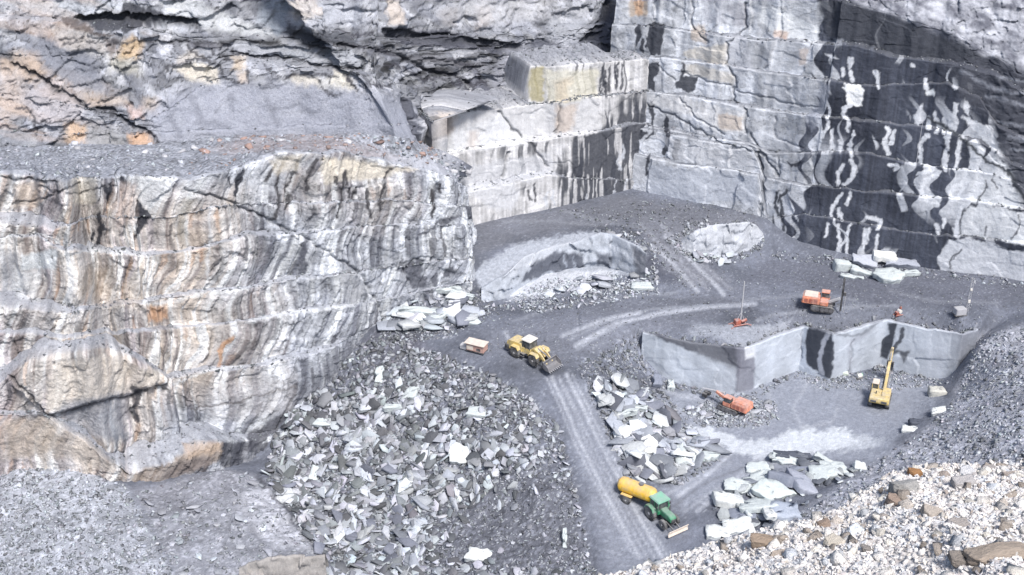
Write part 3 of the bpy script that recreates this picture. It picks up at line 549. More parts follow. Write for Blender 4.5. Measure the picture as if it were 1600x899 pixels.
I2 = [('p', [(650, 182), (690, 180), (779, 172), (832, 163), (932, 152), (940, 205), (870, 217), (824, 224), (692, 241), (655, 246)], (0.60, 0.60, 0.62), 0.8, 2), ('p', [(700, 262), (860, 240), (870, 275), (780, 292), (715, 302)], (0.55, 0.56, 0.60), 0.6, 3), ('p', z22([(880, 310), (945, 300), (940, 460), (880, 440)]), OLIVE, 0.85, 2), ('p', z22([(950, 310), (1180, 310), (1180, 440), (960, 460)]), (0.66, 0.63, 0.52), 0.7, 3), ('p', z22([(1000, 370), (1060, 350), (1050, 450), (1000, 450)]), (0.55, 0.42, 0.28), 0.4, 5),
      ('p', z22([(400, 520), (465, 500), (490, 680), (420, 670)]), (0.30, 0.29, 0.31), 0.7, 3), ('p', z22([(470, 510), (560, 510), (520, 600), (470, 640)]), (0.52, 0.42, 0.34), 0.55, 5), ('p', z22([(1000, 470), (1090, 470), (1060, 590), (1000, 600)]), (0.50, 0.38, 0.29), 0.5, 4),
      ('p', z22([(510, 600), (760, 510), (860, 640), (510, 680)]), (0.72, 0.73, 0.76), 0.6, 3), ('p', z22([(610, 590), (650, 580), (640, 660), (600, 660)]), (0.50, 0.40, 0.33), 0.4, 4),
      ('p', z22([(600, 830), (800, 810), (830, 870), (800, 940), (720, 930), (600, 860)]), (0.60, 0.61, 0.65), 0.7, 3)]
for st in ([(1130, 870), (1125, 940)], [(1260, 810), (1255, 890)], [(1310, 800), (1300, 890)], [(1280, 690), (1275, 760)], [(1300, 650), (1295, 720)], [(960, 860), (950, 930)], [(985, 850), (990, 920)]):
    I2.append(('s', z22(st), PALE, 0.8, 0.8, 3.5))
for st in ([(1200, 300), (1195, 420)], [(1235, 300), (1225, 400)], [(1262, 290), (1258, 400)], [(1290, 290), (1290, 400)], [(870, 850), (880, 899)], [(905, 820), (900, 899)], [(1210, 320), (1215, 430)]):
    I2.append(('s', z22(st), BLACK, 0.85, 0.8, 4))
G2 = [(z22([(740, 495), (800, 570), (870, 640)]), 3, 0.4, 0.75), (z22([(1015, 460), (1010, 560), (995, 600)]), 3, 0.4, 0.6), (z22([(880, 640), (960, 740)]), 3, .4, .6), (z22([(640, 850), (830, 810)]), 2, .3, .5), (z22([(780, 680), (760, 790)]), 4, .5, .5)]
L2 = [([(640, 312), (730, 302), (780, 290), (856, 274), (890, 279), (990, 283), (1010, 283)], [(640, 2.5), (860, 1.5), (900, 0.3)]),
      ([(640, 246), (690, 241), (824, 224), (870, 217), (940, 206), (1000, 194)], [(640, 1.2), (870, 1.6), (1000, 1.0)]),
      ([(640, 184), (688, 179), (779, 171), (849, 162), (940, 151), (1000, 146)], [(640, 4), (690, 6), (815, 8), (830, 1.0), (1000, 0.8)]),
      ([(640, 180), (815, 163), (829, 104), (860, 105), (975, 95), (1010, 94)], [(0, 3)])]
_d2 = face_disp(4.5, 4, 0.2, 0.25, 211, 0.06, 0.1)
W2A = unproj(740, 352, 4.0); W2B = unproj(988, 300, 4.0)
_t = np.array(W2B) - np.array(W2A); _t /= np.hypot(*_t)
W2L = np.array(W2A) - _t * 7.2
wall('cliff', None, L2, [12, 12, 3, 1, 1, 1], 0.22, 0.16, I2, tint2, lambda *a_: ((lambda o, d: (o, d * 0.3 + a_[5] * 0.5 * fbm(a_[0] / 1.3, (a_[1] * 3 + a_[3] / 9), None, 219, 4)))(*_d2(*a_))), G2, batter=0.03, mat=M_FACE, psm=0.5, side=14.0, seed=5, jag=0.15, label='pale stacked rock blocks with dark streaks in the back corner', plan_xy=[W2L + np.array((-_t[1], _t[0])) * 14, W2L, W2L + _t * 2, W2A, W2B, W2B + _t * 8])

# ---------------- W3: right hand wall
def tint3(s, z, u, v, ri, tr):
    st = noise(s * 1.5 + 0.6 * np.sin(z * 0.5), z * 0.08 + ri * 5, None, 321); b = fbm(s / 3, z / 2, ri, 322, 4)
    c = np.ones(u.shape + (3,)) * np.array((0.55, 0.57, 0.62)) * (0.80 + 0.34 * st + 0.30 * b)[..., None]
    f1, f2, r1, r2, dx, dy = cells(s / 4.0, (z + ri * 2) / 2.2, 63); c = c * (0.88 + 0.24 * r1)[..., None] * (1 - 0.4 * sstep(0.04, 0.0, f2 - f1) * (r2 > 0.6))[..., None]
    g1, g2, q1, q2, ex, ey = cells((s + 0.15 * z) / 1.5, (z - 0.1 * s + ri) / 0.8, 64); c = c * (0.86 + 0.28 * q1)[..., None] * (1 - 0.45 * sstep(0.07, 0.0, g2 - g1) * (q2 > 0.9))[..., None]
    b_ = np.floor((s + 9 * _h(ri, ri * 0, ri * 0, 5)) / 5.5 + 0.25 * fbm(z / 2, s / 9, None, 228, 2)); c = c * (0.82 + 0.32 * _h(b_, ri, b_ * 0, 7))[..., None]
    bendz = 0.9 * np.sin(z * 1.15 + 1.7 * ri + 2 * noise(s / 6, z / 6, None, 337)); bw = noise((s + bendz + 0.25 * z) * 0.85, z * 0.05 + ri * 4.1, None, 338)
    nu = u + 8 * fbm(z / 3, s / 9, None, 323, 3) + 70 * (bw - 0.5)
    wet = sstep(0.5, 6, segdist_u(nu, v, [(1298, -120), (1290, 20), (1283, 70), (1288, 110), (1284, 150), (1280, 190), (1272, 215), (1268, 235), (1262, 262), (1266, 290), (1252, 300), (1245, 335), (1240, 350), (1232, 390), (1228, 420)]))
    mottle = 0.5 + fbm(s / 6, z / 6, None, 331, 4)  # random lighter mottling of the dark rock
    dk = np.array((0.035, 0.040, 0.057)) + np.array((0.045, 0.05, 0.065)) * np.clip(mottle, 0, 1)[..., None]
    streak = noise(s * 4, z * 0.2, None, 333)[..., None]
    ws = noise((s + 0.5 * np.sin(z * 1.1 + ri)) * 1.1, z * 0.16 + ri * 3.3, None, 335); wz = noise(s / 7, z / 5, None, 336); fine_ = (sstep(0.80, 0.86, ws) * sstep(0.45, 0.6, wz))[..., None]
    bendz = 0.9 * np.sin(z * 1.15 + 1.7 * ri + 2 * noise(s / 6, z / 6, None, 337)); bw = noise((s + bendz + 0.25 * z) * 0.85, z * 0.05 + ri * 4.1, None, 338)
    pr_ = polymask(u + 18 * fbm(u / 30, v / 30, None, 343, 3), v, [(1425, 168), (1500, 175), (1548, 235), (1610, 300), (1620, 345), (1520, 345), (1440, 330), (1405, 290), (1425, 230)], 22); pr2 = polymask(u, v, [(1270, 225), (1360, 230), (1370, 300), (1340, 410), (1400, 420), (1280, 420)], 20)
    fine_ = np.maximum(fine_, (sstep(-0.02, 0.03, bw - (0.66 - 0.26 * pr_)) * np.clip(pr_ * 1.6, 0, 1) + sstep(0.70, 0.74, bw) * pr2 * (pr_ < 0.3))[..., None] * 0.95)
    dk = dk * (0.75 + 0.5 * streak); dk = dk * (1 - fine_) + np.array((0.52, 0.54, 0.59)) * fine_
    c = c * (1 - wet[..., None]) + dk * wet[..., None]
    c = mixc(c, tr * (1 - wet), (0.15, 0.16, 0.19), 0.8) + (tr * wet * 0.05)[..., None]  # treads darkened so the ledges show as painted-in shadow lines
    ln = np.interp(u, [960, 1180, 1250, 1330, 1400, 1480, 1560, 1620, 1700], [-90, -60, -20, 8, 30, 62, 100, 130, 170]) + 14 * fbm(u / 30, v / 30, None, 341, 3)
    up = sstep(4, -8, v - ln); rk = 0.5 + fbm(s / 2.0 + z * 0.5, z / 1.2, None, 342, 5, 0.65); rc_ = np.array((0.12, 0.125, 0.155)) + np.array((0.42, 0.43, 0.46)) * (np.clip(rk, 0, 1) ** 1.2)[..., None]
    return c * (1 - up[..., None]) + rc_ * up[..., None]
def segdist_u(u, v, line):
    return u - np.interp(v, [p[1] for p in line], [p[0] for p in line])
z3 = lambda p: Zm(1180, 60, 0.4004, p)     # tall crop
z5 = lambda p: Zm(1380, 60, 0.4450, p)
z6 = lambda p: Zm(1040, 290, 0.3505, p)
z7 = lambda p: Zm(960, 0, 0.4004, p)
z8 = lambda p: Zm(1040, 0, 0.3505, p)
BRI = (0.66, 0.68, 0.73)
I3 = []
# dark strip and pale lower right blocks
I3 += [('p', z5([(190, 770), (230, 710), (300, 700), (420, 735), (560, 760), (560, 900), (420, 870), (300, 830), (200, 815)]), (0.56, 0.58, 0.63), 0.95, 1.5),
       ('p', z5([(245, 690), (250, 650), (300, 590), (380, 590), (480, 608), (560, 630), (560, 735), (400, 705)]), (0.60, 0.62, 0.66), 0.95, 1.5),
       ('p', z5([(310, 580), (300, 540), (320, 480), (400, 490), (440, 505), (560, 590), (560, 620), (480, 598)]), (0.60, 0.62, 0.66), 0.95, 1.5),
       ('p', z5([(300, 470), (300, 370), (320, 355), (355, 390), (345, 430), (340, 470)]), BRI, 0.95, 1.2), ('p', z5([(355, 460), (380, 420), (430, 440), (470, 500), (440, 495), (380, 480)]), (0.58, 0.60, 0.64), 0.95, 1.2),
       ('p', z5([(330, 330), (300, 310), (275, 275), (310, 285), (340, 300), (400, 310), (400, 355), (440, 395), (440, 440), (400, 405), (350, 360)]), BRI, 0.95, 1.2),
       ('p', z5([(370, 260), (400, 270), (398, 310), (370, 300)]), BRI, 0.9, 1), ('p', z5([(285, 210), (300, 240), (300, 280), (285, 260)]), BRI, 0.9, 1), ('p', z5([(245, 225), (265, 230), (260, 280), (240, 265)]), BRI, 0.9, 1),
       ('p', z5([(105, 270), (140, 230), (130, 310), (110, 290)]), BRI, 0.9, 1), ('p', z5([(150, 185), (175, 180), (180, 205), (150, 200)]), WHITE, 0.95, 1), ('p', z5([(240, 140), (262, 130), (262, 180), (245, 185)]), BRI, 0.9, 1),
       ('p', z5([(98, 88), (112, 92), (108, 112), (98, 105)]), BRI, 0.9, 1), ('p', z5([(385, 85), (410, 100), (408, 140), (400, 110)]), BRI, 0.9, 1), ('p', z5([(395, 190), (440, 165), (470, 180), (470, 200), (420, 205)]), GREY, 0.8, 2)]
for st in ([(185, 265, .6), (190, 310, 1.3), (185, 335, .5)], [(160, 280, .6), (157, 320, 1)], [(213, 285), (213, 335)], [(235, 300, 1), (232, 345, .6)], [(148, 150, .6), (152, 180, 1)], [(305, 165), (302, 190)],
           [(15, 310, .8), (22, 330, 1.4), (10, 360, 2.0), (20, 405, .7)], [(40, 335, .5), (30, 360, .8)], [(150, 345, 1.4), (128, 380, 2.0), (132, 440, 1.9)], [(222, 350, 1.2), (228, 390, 1.4), (215, 440, .8), (220, 465, .6)], [(272, 355, .8), (265, 400, 1.1), (255, 455, 1.0)],
           [(195, 470, 1.6), (150, 500, 2.6), (135, 540, 3.4), (150, 565, 3)], [(170, 460, .8), (125, 480, .8)], [(290, 475, 1.5), (280, 505, 1.4), (240, 540, 1.6), (240, 560, 1)], [(300, 500, 1), (270, 540, 1.2), (260, 560, 2)], [(330, 500, 1.2), (310, 570, 1.4)],
           [(345, 490, .7), (330, 560, 2.4)], [(25, 445, 1.5), (55, 450, 1.2), (45, 465, .6)], [(278, 590, 1.0), (262, 630, 1.8), (252, 690, 1.6)], [(215, 635, .5), (210, 660, .7)], [(188, 655), (190, 680)], [(175, 575, 1.4), (190, 585, 1)]):
    I3.append(('s', z5(st), BRI, 0.95, 0.8, 6.6))
for st in ([(355, 500), (360, 530), (320, 590)], [(270, 740), (240, 780), (240, 810)], [(475, 620), (478, 660), (450, 700)], [(365, 660), (362, 690)], [(385, 500), (395, 530)], [(285, 600), (265, 650), (268, 690)]):
    I3.append(('s', z5(st), (0.07, 0.075, 0.09), 0.85, 0.8, 3))
for st in ([(285, 310, .9), (283, 345, 1), (258, 380, 1.2), (250, 430, .6)], [(258, 345, .5), (248, 400, .7)], [(300, 360, .5), (302, 440, .7)], [(350, 265, .8), (340, 300, 1.6), (358, 315, 1.4), (358, 360, 1.8)], [(385, 365, .5), (370, 420, 1.6), (375, 460, 2.4)], [(330, 400, .6), (335, 440, 1)],
           [(372, 475, 2.2), (390, 515, 2.4), (360, 560, 3.0), (345, 572, 1.5)], [(345, 490, 1), (320, 540, 1), (325, 572, .8)], [(338, 612, .8), (305, 660, 1), (300, 695, 1)], [(370, 605, 1), (355, 650, .9)], [(325, 670, 1), (335, 710, 2)], [(322, 730, 2.8), (330, 790, 2.6), (322, 860, 2.2)],
           [(368, 735, 2.6), (360, 790, 2.2), (358, 860, 2.0)], [(285, 730, .5), (275, 770, .7)], [(430, 750, .6), (420, 830, 1.4), (425, 870, 2)], [(445, 750, .7), (435, 800, .7)], [(482, 770, .8), (470, 830, 2.4), (460, 880, 2.2)], [(490, 830, 1.5), (480, 880, 2)], [(510, 840, 1), (500, 880, 1.6)],
           [(375, 130, 1), (380, 165, 1.6)], [(342, 120, .8), (345, 145, 1)], [(468, 130, .8), (480, 155, .9), (483, 190, 1.4)], [(515, 345, 2.2), (520, 380, 2), (500, 410, 3), (525, 450, 1)], [(545, 360, .6), (530, 410, .8)], [(440, 700, .8), (490, 715, 1.6), (480, 740, 1.2)], [(345, 270, 1), (370, 265, 1)], [(530, 495, 2)] * 2):
    I3.append(('s', z3(st), BRI, 0.95, 0.8, 5.6))
I3 += [('p', z3([(360, 72), (380, 78), (380, 110), (368, 125), (358, 100)]), BRI, 0.95, 1), ('p', z3([(358, 178), (405, 182), (425, 205), (418, 262), (356, 262), (355, 210), (340, 195)]), (0.85, 0.86, 0.88), 0.98, 1), ('p', z3([(275, 55), (320, 70), (325, 78), (290, 72)]), BRI, 0.9, 1),
       ('p', z3([(300, 5), (340, 10), (335, 40), (305, 35)]), GREY, 0.7, 2), ('p', z3([(70, 570), (100, 570), (75, 620), (80, 700), (100, 720), (95, 800), (118, 820), (80, 815), (75, 700), (60, 640)]), (0.62, 0.64, 0.69), 0.9, 1),
       ('s', z3([(88, 600), (78, 650), (95, 690)]), BLACK, 0.9, .8, 4), ('s', z3([(120, 600), (95, 630), (105, 690)]), BLACK, 0.9, .8, 5), ('s', z3([(70, 700), (95, 790), (100, 818)]), BLACK, .85, .8, 4), ('s', z3([(110, 700), (120, 780), (150, 822)]), BLACK, .85, .8, 5),
       ('p', z3([(120, 475), (150, 490), (190, 478), (165, 500), (140, 502)]), BLACK, 0.9, 1)]
# left part: black streaks
for poly in ([(130, 95), (155, 90), (195, 95), (190, 140), (175, 210), (150, 215), (125, 180), (130, 140)], [(80, 110), (100, 90), (105, 140), (85, 190)], [(105, 150), (120, 150), (115, 210), (100, 200)], [(135, 400), (150, 398), (155, 490), (150, 510), (110, 560), (150, 530), (145, 480), (135, 440)],
             [(195, 455), (215, 460), (215, 560), (200, 610), (185, 605), (195, 540), (192, 500)], [(240, 540), (260, 540), (250, 625), (222, 610)], [(90, 510), (130, 515), (105, 550), (90, 540)], [(262, 245), (275, 245), (270, 300), (325, 305), (320, 340), (290, 360), (270, 350), (240, 345), (238, 330), (260, 300)],
             [(75, 260), (170, 240), (170, 290), (150, 310), (155, 360), (130, 350), (120, 300), (100, 290), (80, 330)], [(120, 620), (135, 600), (130, 690), (120, 690)]):
    I3.append(('p', z7(poly), BLACK, 0.92, 0.9))
for st in ([(300, 390), (298, 430), (285, 440)], [(325, 400), (325, 425)], [(345, 400), (342, 440)], [(358, 405), (345, 430)], [(190, 400), (220, 400)], [(200, 410), (218, 412)], [(90, 270), (75, 340)]):
    I3.append(('s', z7(st), BLACK, 0.85, 0.8, 4))
for poly, c_, k_ in (([(55, 0), (130, 0), (128, 65), (60, 65)], TAN, .7), ([(80, 0), (110, 0), (110, 60), (85, 60)], (0.62, 0.36, 0.2), .6), ([(560, 30), (640, 35), (790, 110), (790, 170), (640, 140), (560, 90)], WHITE, .75), ([(270, 200), (435, 165), (440, 255), (330, 240), (265, 220)], CREAM, .6), ([(300, 100), (360, 95), (355, 170), (300, 160)], TAN, .5),
                     ([(275, 245), (465, 290), (465, 335), (400, 320), (275, 290)], CREAM, .5), ([(85, 365), (290, 380), (510, 440), (510, 520), (420, 510), (300, 450), (190, 420), (90, 400)], (0.70, 0.70, 0.72), .75), ([(400, 440), (500, 450), (500, 510), (410, 500)], (0.62, 0.50, 0.40), .6), ([(620, 120), (680, 130), (670, 160), (620, 150)], RUST, .45),
                     ([(720, 190), (760, 190), (750, 250), (720, 250)], (0.55, 0.42, 0.33), .5), ([(440, 20), (520, 10), (515, 110), (460, 100)], (0.27, 0.27, 0.31), .6), ([(340, 0), (440, 0), (440, 90), (350, 90)], (0.36, 0.37, 0.42), .6), ([(130, 640), (560, 690), (555, 790), (230, 790), (140, 760)], (0.47, 0.50, 0.57), .8),
                     ([(150, 530), (480, 570), (540, 650), (420, 650), (240, 620)], (0.60, 0.61, 0.65), .6), ([(445, 130), (520, 150), (545, 270), (500, 290), (445, 250)], (0.44, 0.45, 0.5), .5), ([(800, 320), (840, 330), (830, 400), (800, 460), (770, 520), (740, 460), (800, 400)], (0.28, 0.30, 0.36), .75)):
    I3.append(('p', z7(poly), c_, k_, 2))
I3 += [('p', [(1080, 360), (1110, 350), (1170, 345), (1165, 385), (1120, 400), (1080, 385)], (0.5, 0.52, 0.57), .8, 2)]
# rock strata right of the diagonal break
I3 += [('p', [(1270, -20), (1330, 5), (1400, 28), (1480, 62), (1560, 100), (1600, 125), (1600, 150), (1470, 95), (1400, 90), (1340, 70), (1290, 60)], (0.05, 0.055, 0.07), 0.85, 4)]
I3 += [('p', [(1475, 90), (1560, 95), (1700, 130), (1700, 400), (1600, 330), (1575, 262), (1560, 235), (1550, 190), (1500, 150)], (0.065, 0.07, 0.09), 0.93, 5)]
for st in ([(1500, 110), (1560, 140), (1620, 150)], [(1540, 150), (1580, 160), (1630, 180)], [(1560, 190), (1620, 205)], [(1580, 235), (1620, 240)], [(1560, 120), (1620, 130)], [(1575, 215), (1615, 222)]):
    I3.append(('s', st, (0.24, 0.255, 0.30), 0.7, 2, 5))
I3 += [('s', [(1450, 185), (1500, 215), (1540, 250), (1575, 270), (1600, 310)], (0.03, 0.035, 0.045), 0.9, 1.5, 5)]
G3 = [(z7([(440, 165), (438, 250), (475, 300), (465, 390), (515, 430), (515, 520)]), 3, .35, .6), (z7([(510, 10), (515, 110), (450, 160)]), 3, .4, .6), (z7([(85, 400), (170, 430), (290, 480), (420, 560), (570, 600)]), 2.5, .3, .55), (z7([(250, 380), (330, 470), (430, 520)]), 2, .3, .5), (z7([(530, 520), (560, 580), (640, 690)]), 3, .35, .6),
      (z7([(560, 600), (580, 700), (575, 830)]), 6, .5, .4), (z7([(310, 0), (300, 100), (360, 170)]), 3, .35, .5), (z7([(640, 590), (640, 680)]), 2, .25, .5), (z7([(630, 440), (625, 540), (740, 580)]), 2, .25, .4), (z7([(480, 350), (700, 410), (790, 420)]), 2, .25, .5), (z7([(160, 250), (240, 320)]), 2, .25, .6), (z7([(270, 290), (460, 340)]), 2, .2, .5),
      (z7([(290, 470), (300, 520)]), 2, .2, .5)]
L3 = [([(960, 243), (990, 243), (1040, 252), (1185, 275), (1197, 344), (1250, 337), (1355, 354), (1442, 367), (1600, 380), (1700, 388)], [(0, 0.9), (1185, 0.8), (1260, 0.6)]),
      ([(960, 200), (990, 202), (1040, 210), (1173, 232), (1194, 280), (1257, 291), (1390, 305), (1425, 308), (1495, 312), (1600, 328), (1700, 340)], [(0, 0.9), (1260, 0.7)]),
      ([(960, 194), (985, 196), (1040, 204), (1176, 226), (1200, 240), (1264, 241), (1355, 241), (1425, 259), (1530, 270), (1580, 283), (1620, 312), (1700, 330)], [(0, 0.1), (1200, 0.9), (1560, 0.5)]),
      ([(960, 142), (1040, 147), (1170, 168), (1267, 182), (1355, 191), (1460, 203), (1537, 227), (1580, 258), (1700, 300)], [(0, 0.9)]),
      ([(960, 90), (1040, 92), (1145, 105), (1285, 126), (1355, 136), (1480, 133), (1530, 154), (1560, 200), (1700, 270)], [(0, 0.8)]),
      ([(960, 40), (1040, 45), (1145, 60), (1278, 70), (1340, 74), (1390, 91), (1485, 101), (1560, 120), (1700, 220)], [(0, 0.8), (1250, 1.2), (1600, 2)]),
      ([(960, -40), (1100, -60), (1230, -20), (1300, 0), (1330, 8), (1480, 50), (1560, 92), (1600, 118), (1700, 160)], [(0, 0.5)], 0.15),
      ([(900, -200), (1700, -200)], [(0, 3)], 0.9)]
_d3 = face_disp(4.0, 2.6, 0.12, 0.18, 221, 0.05, 0.1)
def disp3(s, z, u, v, ri, tr):
    o, d = _d3(s, z, u, v, ri, tr)
    b_ = np.floor((s + 9 * _h(ri, ri * 0, ri * 0, 5)) / 5.5 + 0.25 * fbm(z / 2, s / 9, None, 228, 2)); o = o + 0.55 * (_h(b_, ri, b_ * 0, 6) - 0.5) * (1 - tr) * sstep(1310, 1270, u)
    k = 1 + 4.5 * (ri > 6) + 2.2 * sstep(1530, 1600, u - (v - 250) * 0.3) + 0.5 * sstep(110, 40, v)
    return o * k + 0.5 * fbm(s / 9, z / 9, None, 224, 2), d
P3 = [(925, 286, 4), (984, 300, 4), (1100, 322, 4), (1192, 340, 4), (1250, 392, 0), (1330, 404, 0), (1450, 421, 0), (1600, 441, 0), (1760, 460, 0)]
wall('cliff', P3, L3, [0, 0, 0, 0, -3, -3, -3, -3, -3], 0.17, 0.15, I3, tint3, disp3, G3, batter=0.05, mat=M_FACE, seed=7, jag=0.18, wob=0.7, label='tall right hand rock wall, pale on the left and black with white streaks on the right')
# ---------------- W6: upper cliff above the terrace
def tint6(s, z, u, v, ri, tr):
    c = np.ones(u.shape + (3,)) * np.array((0.31, 0.32, 0.36))
    b = fbm(s / 2.6, z / 1.6, None, 401, 5, 0.6); c = c * (1 + 0.55 * b)[..., None]
    # thin beds dipping gently to the right
    q = z * 1.7 + s * 0.16 + 1.4 * fbm(s / 8, z / 5, None, 404, 3); bd = noise(q * 1.6, s * 0.05, None, 405)
    k = sstep(690, 480, u - (100 - v) * 2) * 0 + polymask(u, v, [(280, 60), (440, 45), (560, 55), (830, 60), (820, 110), (830, 150), (690, 165), (640, 135), (470, 95)], 15)
    c = c * (1 - k[..., None] * (0.95 - 0.95 * bd[..., None]))
    br = sstep(0.60, 0.75, noise(s / 1.7, z / 1.2, None, 407)) ; c = mixc(c, br, (0.62, 0.63, 0.67), 0.35)
    dk = sstep(0.62, 0.8, noise(s / 1.1 + 0.5 * z, z / 2.4, None, 408)); c = mixc(c, dk, (0.17, 0.18, 0.22), 0.5)
    sm = polymask(u, v, [(235, 200), (300, 130), (450, 130), (560, 150), (640, 150), (650, 235), (250, 235)], 12)
    f1, f2, r1, r2, dx, dy = cells((s - 0.9 * z) / 2.6, (z + 0.35 * s) / 1.3, 411); c = c * (1 - (1 - 0.6 * sm)[..., None] * (1 - (0.68 + 0.62 * r1)[..., None])) * (1 - 0.7 * sstep(0.07, 0.0, f2 - f1) * (r2 > 0.45) * (1 - 0.7 * sm))[..., None]
    g1, g2, q1, q2, ex, ey = cells((s - 0.4 * z) / 0.9, (z + 0.25 * s) / 0.45, 412); c = c * (0.84 + 0.32 * q1)[..., None] * (1 - 0.5 * sstep(0.08, 0.0, g2 - g1) * (q2 > 0.75) * (1 - 0.6 * sm))[..., None]
    rst = 0.8 * sstep(0.56, 0.72, noise(s / 5 + 0.6 * z, z / 3.5, None, 415)) * sstep(260, 60, u + 0.6 * (v - 120)) ; c = mixc(c, rst, (0.56, 0.40, 0.29), 0.5)
    return mixc(c, tr, (0.30, 0.31, 0.35), 0.5)
z10 = lambda p: Zm(0, 0, 0.3505, p)
I6 = [('p', z10([(0, 0), (560, 0), (720, 60), (870, 100), (800, 140), (560, 130), (300, 90), (100, 40), (0, 60)]), (0.50, 0.53, 0.58), 0.5, 8), ('p', z10([(700, 0), (860, 0), (1000, 60), (1180, 130), (1240, 170), (1100, 160), (930, 130), (850, 90), (740, 50)]), (0.60, 0.62, 0.65), 0.65, 4),
      ('p', z10([(1180, 0), (1290, 0), (1270, 120), (1240, 160), (1150, 90)]), (0.36, 0.40, 0.46), 0.8, 4), ('p', z10([(1300, 0), (1420, 0), (1420, 70), (1380, 100), (1290, 90)]), (0.60, 0.55, 0.52), 0.7, 4), ('p', z10([(1420, 0), (1610, 0), (1610, 110), (1300, 130), (1290, 90), (1430, 80)]), (0.46, 0.48, 0.54), 0.6, 4),
      ('p', z10([(130, 230), (170, 160), (300, 210), (450, 260), (430, 330), (480, 420), (360, 400), (200, 310)]), (0.20, 0.21, 0.25), 0.8, 5),
      ('p', z10([(230, 130), (360, 120), (480, 170), (500, 260), (460, 260), (300, 220)]), (0.50, 0.49, 0.49), 0.6, 6),
      ('p', z10([(540, 190), (580, 160), (640, 190), (620, 260), (520, 260)]), (0.55, 0.40, 0.24), 0.75, 6), ('p', z10([(490, 250), (600, 260), (620, 330), (480, 320)]), (0.52, 0.50, 0.42), 0.5, 8),
      ('p', z10([(0, 260), (60, 230), (160, 240), (220, 320), (160, 380), (60, 330), (0, 340)]), (0.55, 0.42, 0.32), 0.6, 8), ('p', z10([(0, 300), (90, 330), (130, 480), (0, 560)]), (0.56, 0.46, 0.40), 0.6, 10), ('p', z10([(90, 400), (200, 380), (370, 480), (380, 530), (250, 545), (160, 540)]), (0.46, 0.43, 0.45), 0.7, 6),
      ('p', z10([(0, 570), (100, 560), (160, 620), (150, 670), (0, 680)]), (0.25, 0.26, 0.29), 0.7, 5), ('p', z10([(290, 560), (380, 570), (370, 650), (290, 640)]), (0.62, 0.44, 0.30), 0.7, 4), ('p', z10([(380, 570), (560, 600), (570, 670), (380, 660)]), (0.30, 0.30, 0.31), 0.7, 5), ('p', z10([(560, 590), (650, 600), (720, 680), (600, 680)]), (0.64, 0.42, 0.28), 0.75, 4),
      ('p', z10([(380, 430), (560, 440), (600, 470), (400, 480)]), (0.45, 0.36, 0.29), 0.6, 5), ('p', z10([(560, 470), (640, 480), (640, 530), (580, 530)]), (0.55, 0.38, 0.32), 0.6, 5),
      ('p', z10([(640, 430), (720, 440), (700, 500), (640, 500)]), (0.52, 0.42, 0.34), 0.55, 5), ('p', z10([(780, 310), (860, 270), (960, 300), (980, 370), (940, 390), (860, 370)]), (0.68, 0.63, 0.55), 0.8, 3), ('p', z10([(790, 240), (860, 220), (920, 260), (860, 260), (790, 290)]), (0.60, 0.55, 0.50), 0.6, 4),
      ('p', z10([(1030, 250), (1100, 260), (1080, 320), (1040, 310)]), (0.62, 0.52, 0.42), 0.7, 3), ('p', z10([(1060, 330), (1100, 310), (1110, 370), (1060, 370)]), (0.62, 0.52, 0.44), 0.7, 3), ('p', z10([(1290, 340), (1420, 350), (1420, 390), (1310, 370)]), (0.68, 0.64, 0.58), 0.7, 3),
      ('p', z10([(1420, 350), (1540, 340), (1600, 420), (1500, 400), (1430, 400)]), (0.66, 0.65, 0.64), 0.6, 3), ('p', z10([(1060, 200), (1600, 230), (1600, 300), (1300, 280), (1100, 240)]), (0.46, 0.48, 0.53), 0.6, 6),
      ('p', z10([(650, 500), (800, 400), (1000, 370), (1300, 380), (1600, 420), (1860, 500), (1870, 640), (1600, 640), (900, 660), (740, 660)]), (0.33, 0.345, 0.41), 0.75, 10),
      # cave and overhang shade put into the colour, cracks, dark beds
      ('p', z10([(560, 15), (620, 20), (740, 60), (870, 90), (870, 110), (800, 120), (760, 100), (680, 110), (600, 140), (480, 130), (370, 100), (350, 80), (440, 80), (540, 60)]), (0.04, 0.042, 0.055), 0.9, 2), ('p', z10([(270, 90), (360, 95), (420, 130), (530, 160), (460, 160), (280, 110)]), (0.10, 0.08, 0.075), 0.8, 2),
      ('p', z10([(460, 170), (520, 180), (500, 270), (480, 240)]), (0.15, 0.12, 0.11), 0.7, 3), ('p', z10([(0, 200), (50, 220), (60, 280), (0, 250)]), (0.07, 0.08, 0.10), 0.7, 3),
      ('p', z10([(1270, 120), (1430, 140), (1600, 160), (1600, 210), (1430, 190), (1290, 180)]), (0.06, 0.065, 0.08), 0.75, 2), ('p', z10([(820, 180), (900, 190), (1030, 200), (1000, 220), (830, 210)]), (0.10, 0.10, 0.12), 0.7, 3), ('p', z10([(1000, 0), (1070, 0), (1060, 50), (1010, 40)]), (0.12, 0.13, 0.16), 0.7, 4)]
